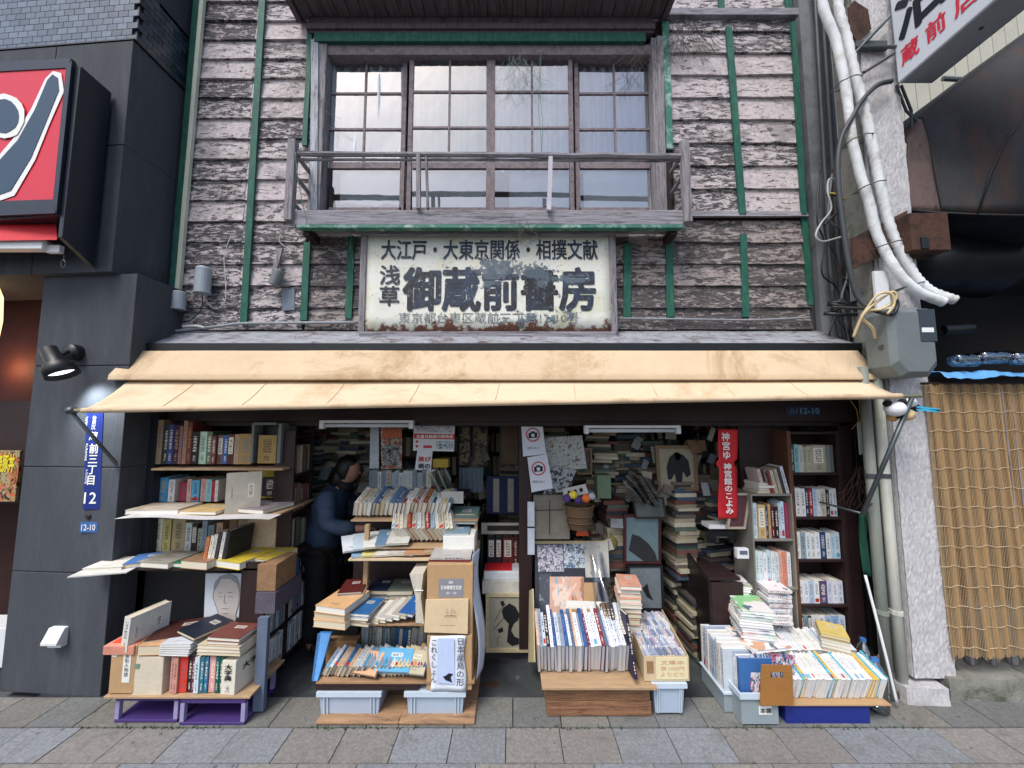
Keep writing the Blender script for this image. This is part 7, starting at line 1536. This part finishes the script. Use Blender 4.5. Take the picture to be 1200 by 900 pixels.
tag(bx('glass_counter', glass_mat('counter_glass', '#6e7a78', .1), None, X(829, 660, 2.94), X(864, 660, 2.94), 2.94, 3.3, .86, Z(622, 2.94)), 'dim glass counter case behind the small clock', 'display case')
for i, (p, y, z0_, n_, lab) in enumerate(((797, 3.15, .55, 26, 'a'), (816, 3.25, .55, 26, 'b'), (790, 3.3, .02, 16, 'c'), (700, 3.3, .3, 20, 'd'), (812, 3.05, .02, 16, 'e'), (718, 3.2, .6, 18, 'f'), (760, 3.6, .6, 30, 'g'), (680, 3.7, .6, 34, 'h'), (388, 3.9, .5, 30, 'i'), (640, 3.9, .3, 40, 'j'), (720, 3.9, .3, 40, 'k'))):
    pile(X(p, 640, y), y, z0_, n_, .17, .22, (.022, .036), MIX, 'x', 'x', 90 + i, stuff=True, jit=.02, rz=.1)
for i, (p, y, z0_, n_) in enumerate(((352, 3.45, .75, 34), (372, 3.5, .9, 34), (392, 3.6, .85, 34), (412, 3.5, 1.0, 26), (428, 3.55, .9, 30), (705, 3.3, 1.15, 22), (722, 3.4, 1.1, 22), (742, 3.45, 1.2, 20), (758, 3.4, .9, 26), (655, 3.5, 1.0, 26), (632, 3.5, .8, 26), (602, 3.7, .7, 30), (830, 3.2, .5, 28))):
    pile(X(p, 540, y), y, z0_, n_, .19, .2, (.018, .036), MIX, 'x', 'x', 190 + i, stuff=True, jit=.045, rz=.25 * (-1) ** i)
lp = MB(); rr = random.Random(15)
for i in range(120):
    p, py, y = rr.choice([(rr.uniform(345, 435), rr.uniform(500, 600), rr.uniform(3.35, 3.7)), (rr.uniform(690, 840), rr.uniform(505, 640), rr.uniform(3.0, 3.5)), (rr.uniform(540, 760), rr.uniform(498, 600), rr.uniform(3.2, 3.7))])
    M = Matrix.Translation(at(p, py, y)) @ Matrix.Rotation(rr.uniform(-.5, .5), 4, 'Y') @ Matrix.Rotation(rr.uniform(-.9, .3), 4, 'X') @ Matrix.Rotation(rr.uniform(-.6, .6), 4, 'Z')
    w_, h_ = rr.uniform(.04, .10), rr.uniform(.06, .14); lp.box(-w_/2, w_/2, 0, .012, -h_/2, h_/2, rr.randrange(5), M)
tag(lp.build('loose_papers', [plain('loose_' + c[1:], c, .8, .25, 14, .15) for c in ('#96907e', '#aaa698', '#6c665a', '#7c6048', '#868c90')]), 'countless pamphlets and papers wedged and hanging between the stacks deep inside', 'papers', None, 'stuff')
# back shelving, dim
bsx = thing('back_shelving', 'dim wooden shelving crammed with papers along the back of the shop', 'shelving', (0, 3.9, 0))
for seg, (x0, x1, Yb_) in enumerate(((-2.2, -.9, 3.7), (-.9, .3, 4.2), (.3, 1.7, 3.8), (1.7, 2.5, 3.6))):
    for k_ in range(8):
        z = .15 + k_ * .255
        bx('shelf', DARKW, bsx, x0 + .01, x1 - .01, Yb_, Yb_ + .28, z - .018, z)
        if k_ < 7 or True: row((x0 + .03, Yb_ + .02, z), 0, x1 - x0 - .06, (.14, .22), (.016, .05), .2, MIX, 'x', 'x', 200 + seg*10 + k_, stuff=True, jit=.03)
    bx('upright', DARKW, bsx, x0 - .009, x0 + .009, Yb_ - .01, Yb_ + .3, .0, 2.1)
# ---------------- right: grey open shelf and brown bookcase
gs = thing('grey_shelf_unit', 'grey open shelf unit stacked in two parts with paperbacks right of the passage', 'bookcase', (X(905, 700, 2.8), 2.8, 0)); yg = 2.82; GU = plain('grey_laminate', '#7d7a72', .5, .12)
G5 = 'books on the grey shelf unit'
zt_g, zm_g, zb_g, zl_g = Z(579, yg), Z(632, yg), Z(689, yg), Z(790, yg)
gx0, gx1 = X(883, 640, yg), X(932, 640, yg)
for z in (zt_g, zm_g, zb_g): bx('shelf', GU, gs, gx0 + .011, gx1 - .011, yg, yg + .25, z - .014, z, .002)
bx('side_panel', GU, gs, gx0, gx0 + .01, yg, yg + .26, zb_g - .015, zt_g + .002, .002); bx('side_panel', GU, gs, gx1 - .01, gx1, yg, yg + .26, zb_g - .015, zt_g + .002, .002); bx('rear_panel', GU, gs, gx0 + .011, gx1 - .011, yg + .25, yg + .258, zb_g - .01, zt_g)
gx2, gx3 = X(886, 740, yg), X(938, 740, yg); zlm = Z(752, yg)
for z in (zb_g - .018, zlm, .14): bx('shelf', GU, gs, gx2 + .011, gx3 - .011, yg + .01, yg + .25, z - .014, z, .002)
bx('side_panel', GU, gs, gx2, gx2 + .01, yg + .01, yg + .26, .0, zb_g - .018); bx('side_panel', GU, gs, gx3 - .01, gx3, yg + .01, yg + .26, .0, zb_g - .018)
listrow([(884, 889, 590, '#c0d4dc'), (889.5, 899, 592, '#c4a878', S_LABL), (899.5, 902, 594, '#2c3450', S_LITE), (902.5, 905.5, 591, '#c09a6c'), (906, 909, 594, '#5c2024'), (909.5, 914, 594, '#201c24', S_LITE), (914.5, 917, 590, '#c8c8cc'), (917.5, 921.5, 588, '#b8d4e4'), (922, 927, 590, '#94304c')], 631, yg + .02, .13, 'on the middle shelf of the grey unit', G5, 31)
listrow([(887 + i*4.7, 891.4 + i*4.7, 646 + (i % 3), ['#c8dcd8', '#d4dce0', '#dce0e0', '#bccfdc', '#d8dcd4', '#c8d4dc', '#dc9c84', '#d4846c', '#dcdcdc'][i]) for i in range(9)], 688, yg + .02, .13, 'on the bottom shelf of the grey unit upper part', 'paperbacks in the grey unit', 32, name='paperback')
pile(X(898, 577, yg + .02), yg + .1, zt_g + .001, 4, .13, .16, (.016, .022), ['#c8bca8', '#b8ac98', '#d4ccc0'], 'on top of the grey unit', G5, 33, spine='back', rz=.1)
for i, (p, h_, c) in enumerate(((893, .13, '#c8b8b4'), (900, .15, '#7c6c64'), (905, .16, '#8c3c34'), (910, .17, '#c4bca8'), (915, .18, '#b8a894'), (919, .19, '#3c3c40'), (923, .20, '#c8ccd0'))):
    z_ = zt_g + (.075 if i < 2 else .0); book((X(p, 577, yg + .03), yg + .1, z_), .022, .15, h_ if i > 1 else .1, c, (0, R(-12), 0), 'front', None or S_DARK, None, False, f'{cname(c)} book, {ORD[i]} of the leaning books on top of the grey unit', G5)
listrow([(890 + i*4.6, 894.3 + i*4.6, 703 + (i % 2), WHITES[i % 6]) for i in range(9)], 751, yg + .03, .13, 'low in the grey unit behind the magazines', 'paperbacks in the grey unit', 34, name='paperback')
bk_ = thing('brown_bookcase', 'tall narrow dark brown bookcase of six shelves at the right end of the shop front', 'bookcase', (X(963, 700, 2.86), 2.86, 0)); yr = 2.86
kx0, kx1 = X(930, 640, yr), X(994, 640, yr); zs = [Z(p, yr) for p in (772, 748, 709, 656, 606, 554)]
bx('side_panel', BROWN, bk_, kx0, kx0 + .03, yr, yr + .24, 0, Z(505, yr), .002); bx('side_panel', DARKV, bk_, kx1 - .03, kx1, yr, yr + .24, 0, Z(505, yr), .002); bx('top_panel', DARKW, bk_, kx0 + .031, kx1 - .031, yr + .001, yr + .24, Z(509, yr), Z(506, yr)); bx('rear_panel', DARKW, bk_, kx0 + .031, kx1 - .031, yr + .22, yr + .235, 0, Z(510, yr))
for z in zs: bx('shelf', DARKW, bk_, kx0 + .031, kx1 - .031, yr + .002, yr + .218, z - .018, z, .002)
G6 = 'books in the brown bookcase'
def kr(z, items, where, seed):
    nm_ = 'paperback' if where in ('third', 'fourth', 'fifth') else 'book'
    r = random.Random(seed); x = kx0 + .035; k__ = (kx1 - kx0 - .075) / sum(i_[0] for i_ in items); items = [(i_[0] * k__,) + i_[1:] for i_ in items]
    for i, (w_, h_, c, sm) in enumerate(items):
        book((x + w_/2, yr + .02 + .07, z), w_ * .96, .13, h_, c, (0, 0, 0), 'front', sm or pick_s(c, r), label=f'{cname(c)} {nm_}, {ordn(i, "from left")} on the {where} shelf of the brown bookcase', group=G6 if nm_ == 'book' else 'paperbacks in the brown bookcase', name=nm_, cat=nm_); x += w_
kr(zs[5], [(.02, .20, '#3c5458', None), (.024, .205, '#8fc0c4', None), (.02, .2, '#c8ccbc', None), (.02, .19, '#b4b098', None), (.022, .195, '#c4bca0', None), (.075, .2, '#b8b09c', S_LABL), (.02, .2, '#8c9088', None), (.018, .2, '#6c7068', None)], 'top', 1)
kr(zs[4], [(.014, .2, '#243048', None), (.032, .205, '#e0e0dc', S_DARK), (.03, .2, '#dcdcdc', S_DARK), (.02, .205, '#1c2c50', None), (.026, .205, '#8c2430', S_LITE), (.024, .2, '#a8c0dc', None), (.022, .195, '#dcdcd8', None), (.034, .2, '#c8c4b8', S_DARK), (.022, .19, '#20242c', None), (.022, .195, '#d0d8dc', None), (.022, .2, '#e0e0e0', None)], 'second', 2)
kr(zs[3], [(.026, .19, '#e0e0dc', None), (.03, .18, '#8c9ca4', None), (.028, .185, '#d4dce0', None), (.026, .18, '#d8d8d4', None), (.026, .185, '#dce0e4', None), (.034, .19, '#24406c', S_LITE), (.024, .18, '#dcdcdc', None), (.026, .175, '#b4ccdc', None), (.026, .185, '#c4d4dc', None)], 'third', 3)
kr(zs[2], [(.026, .16, '#dcdcdc', None), (.026, .16, '#d4d8e0', None), (.026, .155, '#a8bcd4', None), (.026, .16, '#dfe0e0', None), (.04, .155, '#58486c', S_LITE), (.026, .16, '#c8ccdc', None), (.028, .16, '#dcdce0', None), (.026, .155, '#c8d0dc', None)], 'fourth', 4)
kr(zs[1], [(.014, .14, '#3c5058', None), (.018, .14, '#7c98a0', None), (.016, .14, '#3a3c48', None), (.03, .14, '#dcd8d4', None), (.03, .145, '#e0e0e0', None), (.03, .14, '#a8bcd4', None), (.03, .14, '#8ca8c8', None), (.03, .14, '#bccce0', None)], 'fifth', 5)
# paperbacks over the blue box
G7 = 'paperbacks over the blue box'
bbx = thing('blue_storage_box', 'deep blue plastic box under the slanting rows of white paperbacks', 'plastic box', at(970, 850, 2.4)); ybb = 2.40
slabbox('box_body', BLUEB, bbx, 921, 1020, 829, 849, ybb, ybb + .3, .006); slabbox('box_rim', BLUEB, bbx, 919, 1022, 826, 829, ybb - .008, ybb + .31, .003)
zpb = Z(826, ybb) + .004
tag(bx('card_tray', CARD, None, X(924, 828, 2.38), X(1046, 828, 2.38), 2.385, 2.80, zpb, zpb + .006), 'thin card tray carrying the white paperbacks over the blue box', 'tray')
WP = ['#e6e4de', '#dedcd6', '#e8e6e4', '#d8e0e8', '#e4e0d8']
row((X(926, 826, 2.39), 2.39, zpb + .007), 0, X(1045, 826, 2.39) - X(926, 826, 2.39), (.165, .185), (.013, .021), .14, WP * 3 + ['#5cb4c8', '#4c9c8c', '#e0b84c', '#3c5c94'], 'in the front row over the blue box', G7, 35, name='paperback', pmat=PAGESW, backt=R(72), lean=.05)
row((X(930, 790, 2.58), 2.60, zpb + .05), 0, X(1010, 790, 2.6) - X(930, 790, 2.6), (.16, .18), (.013, .021), .14, WP + ['#a8b8d8'], 'in the rear row over the blue box', G7, 36, name='paperback', pmat=PAGESW, backt=R(72), lean=.05)
pile(X(986, 778, 2.60), 2.66, zpb + .16, 6, .15, .2, (.018, .024), ['#dcdad4', '#e4e2dc', '#d0ccc0'], 'in the small stack behind the slanting paperbacks', G7, 37, spine='back', rz=-.5, top='#d8c070')
# clear crate of magazines
G8 = 'magazines in the clear crate'
t = thing('clear_crate', 'long clear grey plastic crate full of magazines right of the passage', 'plastic box', at(885, 852, 2.4)); CR = plain('grey_clear_plastic', '#8b979c', .35, .06)
qx0, qx1 = X(869, 852, 2.38), X(915, 852, 2.38); qz = Z(812, 2.38)
MB().box(qx0 + .01, qx1 - .01, 2.385, 2.39, .008, qz - .03).box(qx0 + .006, qx0 + .01, 2.385, 2.74, .008, qz - .03).box(qx1 - .01, qx1 - .006, 2.385, 2.74, .008, qz - .03).box(qx0 + .01, qx1 - .01, 2.385, 2.74, .008, .012).build('crate_body', CR, t)
MB().box(qx0 - .006, qx1 + .006, 2.37, 2.384, qz - .03, qz).box(qx0 - .006, qx0 + .006, 2.385, 2.75, qz - .03, qz).box(qx1 - .006, qx1 + .006, 2.385, 2.75, qz - .03, qz).build('crate_rim', TUBR, t)
bx('sticker', WHITEI, t, X(890, 835, 2.38), X(905, 835, 2.38), 2.3828, 2.3845, Z(838, 2.38), Z(828, 2.38)); text('本棚', rct(891, 904, 830, 836, 2.381), 2.3815, INK, t, bold=.02)
mags = ['#dcdcd8', '#3c6ca8', '#e0dcd4', '#c8ccd8', '#d8b8b0', '#e4e4e4', '#a8b4c8', '#e0e0dc']
y_ = 2.44; i = 0; rr = random.Random(8)
row((qx0 + .02, 2.72, .06), R(-90), .30, (.26, .30), (.014, .026), .2, mags, 'in the clear crate', G8, 41, order='from the back', name='magazine', pmat=PAGESW)
fm_ = MB().slab([at(880, 822, 2.405), at(929, 822, 2.405), at(932, 768, 2.43), at(880, 766, 2.43)], (0, .008, 0)).build('front_magazine', print_mat('idol_magazine', '#d8d4d8', ['#b4546c', '#30406c', '#5c9cc0', '#1c2230'], 11, .52)); tag(fm_, 'magazine with a pink and blue cover standing at the front of the clear crate', 'magazine')
hb = thing('handle_box_panel', 'brown cardboard panel with a cut hand hole before the paperbacks', 'box', at(910, 828, 2.38)); yh = 2.358
P_ = lambda x, y: (lambda q: (q.x, yh, q.z))(at(x, y, yh))
MB().slab([P_(891, 827), P_(930, 827), P_(929, 795), P_(918, 795), P_(903, 795), P_(892, 795)], (0, .006, 0)).slab([P_(892, 794.8), P_(903, 794.8), P_(903, 788), P_(892, 788)], (0, .006, 0)).slab([P_(918, 794.8), P_(929, 794.8), P_(929, 788), P_(918, 788)], (0, .006, 0)).slab([P_(892, 787.8), P_(929, 787.8), P_(928, 780), P_(893, 779)], (0, .006, 0)).build('panel', CARDB, hb)
flat(X(897, 762, 2.5), 2.58, .372, .26, .26, .018, '#c89c7c', R(8), 'back', 'white magazine with an orange cover lying flat over the clear crate', G8, cmat=MAGC, name='magazine', cat='magazine', pmat=PAGESW)
pile(X(893, 745, 2.52), 2.64, .391, 11, .20, .24, (.015, .019), ['#dcdcd8', '#e4e0d8', '#c8e0c8'], 'in the front stack over the clear crate', G8, 42, spine='back', rz=-.18, top='#8cc48c', name='magazine', cmat=MAGC, pmat=PAGESW)
tag(bx('carton', CARD, None, X(850, 750, 2.76), X(892, 750, 2.76), 2.77, 2.98, .007, .36), 'carton standing in the shade behind the clear crate under the magazine stack', 'box')
pile(X(869, 720, 2.76), 2.87, .361, 15, .19, .22, (.016, .02), ['#dcd8d4', '#e4e0dc', '#d0d4d8'], 'in the tall rear stack over the crate', G8, 43, spine='back', rz=-.22, top='#a8b89c', name='magazine', cmat=MAGC, pmat=PAGESW)
pile(X(914, 735, 2.72), 2.80, .40, 12, .16, .2, (.016, .022), ['#dcdcdc', '#d0d8e0', '#e0d8d8'], 'in the stack beside the grey unit', G8, 44, spine='front', rz=-.05, name='magazine', cmat=MAGC, pmat=PAGESW)
rcx = thing('rear_clear_crate', 'grey clear plastic crate under the magazines standing left of the stacks', 'plastic box', (X(853, 800, 2.6), 2.6, 0))
bx('crate_body', CR, rcx, X(846, 800, 2.5) + .0, X(846, 800, 2.5) + .19, 2.48, 2.765, .008, .11, .004); bx('crate_rim', TUBR, rcx, X(846, 800, 2.5) - .008, X(846, 800, 2.5) + .198, 2.472, 2.773, .111, .125, .002)
row((X(846, 800, 2.5), 2.76, .126), R(-90), .27, (.23, .27), (.014, .022), .18, ['#dcdcd8', '#c4ccd4', '#e0dcd4', '#a8b4c8'], 'left of the clear crate', 'magazines standing left of the clear crate', 45, order='from the back', name='magazine', pmat=PAGESW)
STOCK_M = [plain('stock_' + c[1:], c, .8, .2, 20, .1) for c in STOCK_COLS]
st = STOCK.build('book_stock', STOCK_M); tag(st, 'countless dim books and papers crammed on the shelves deep inside the shop', 'books', None, 'stuff')
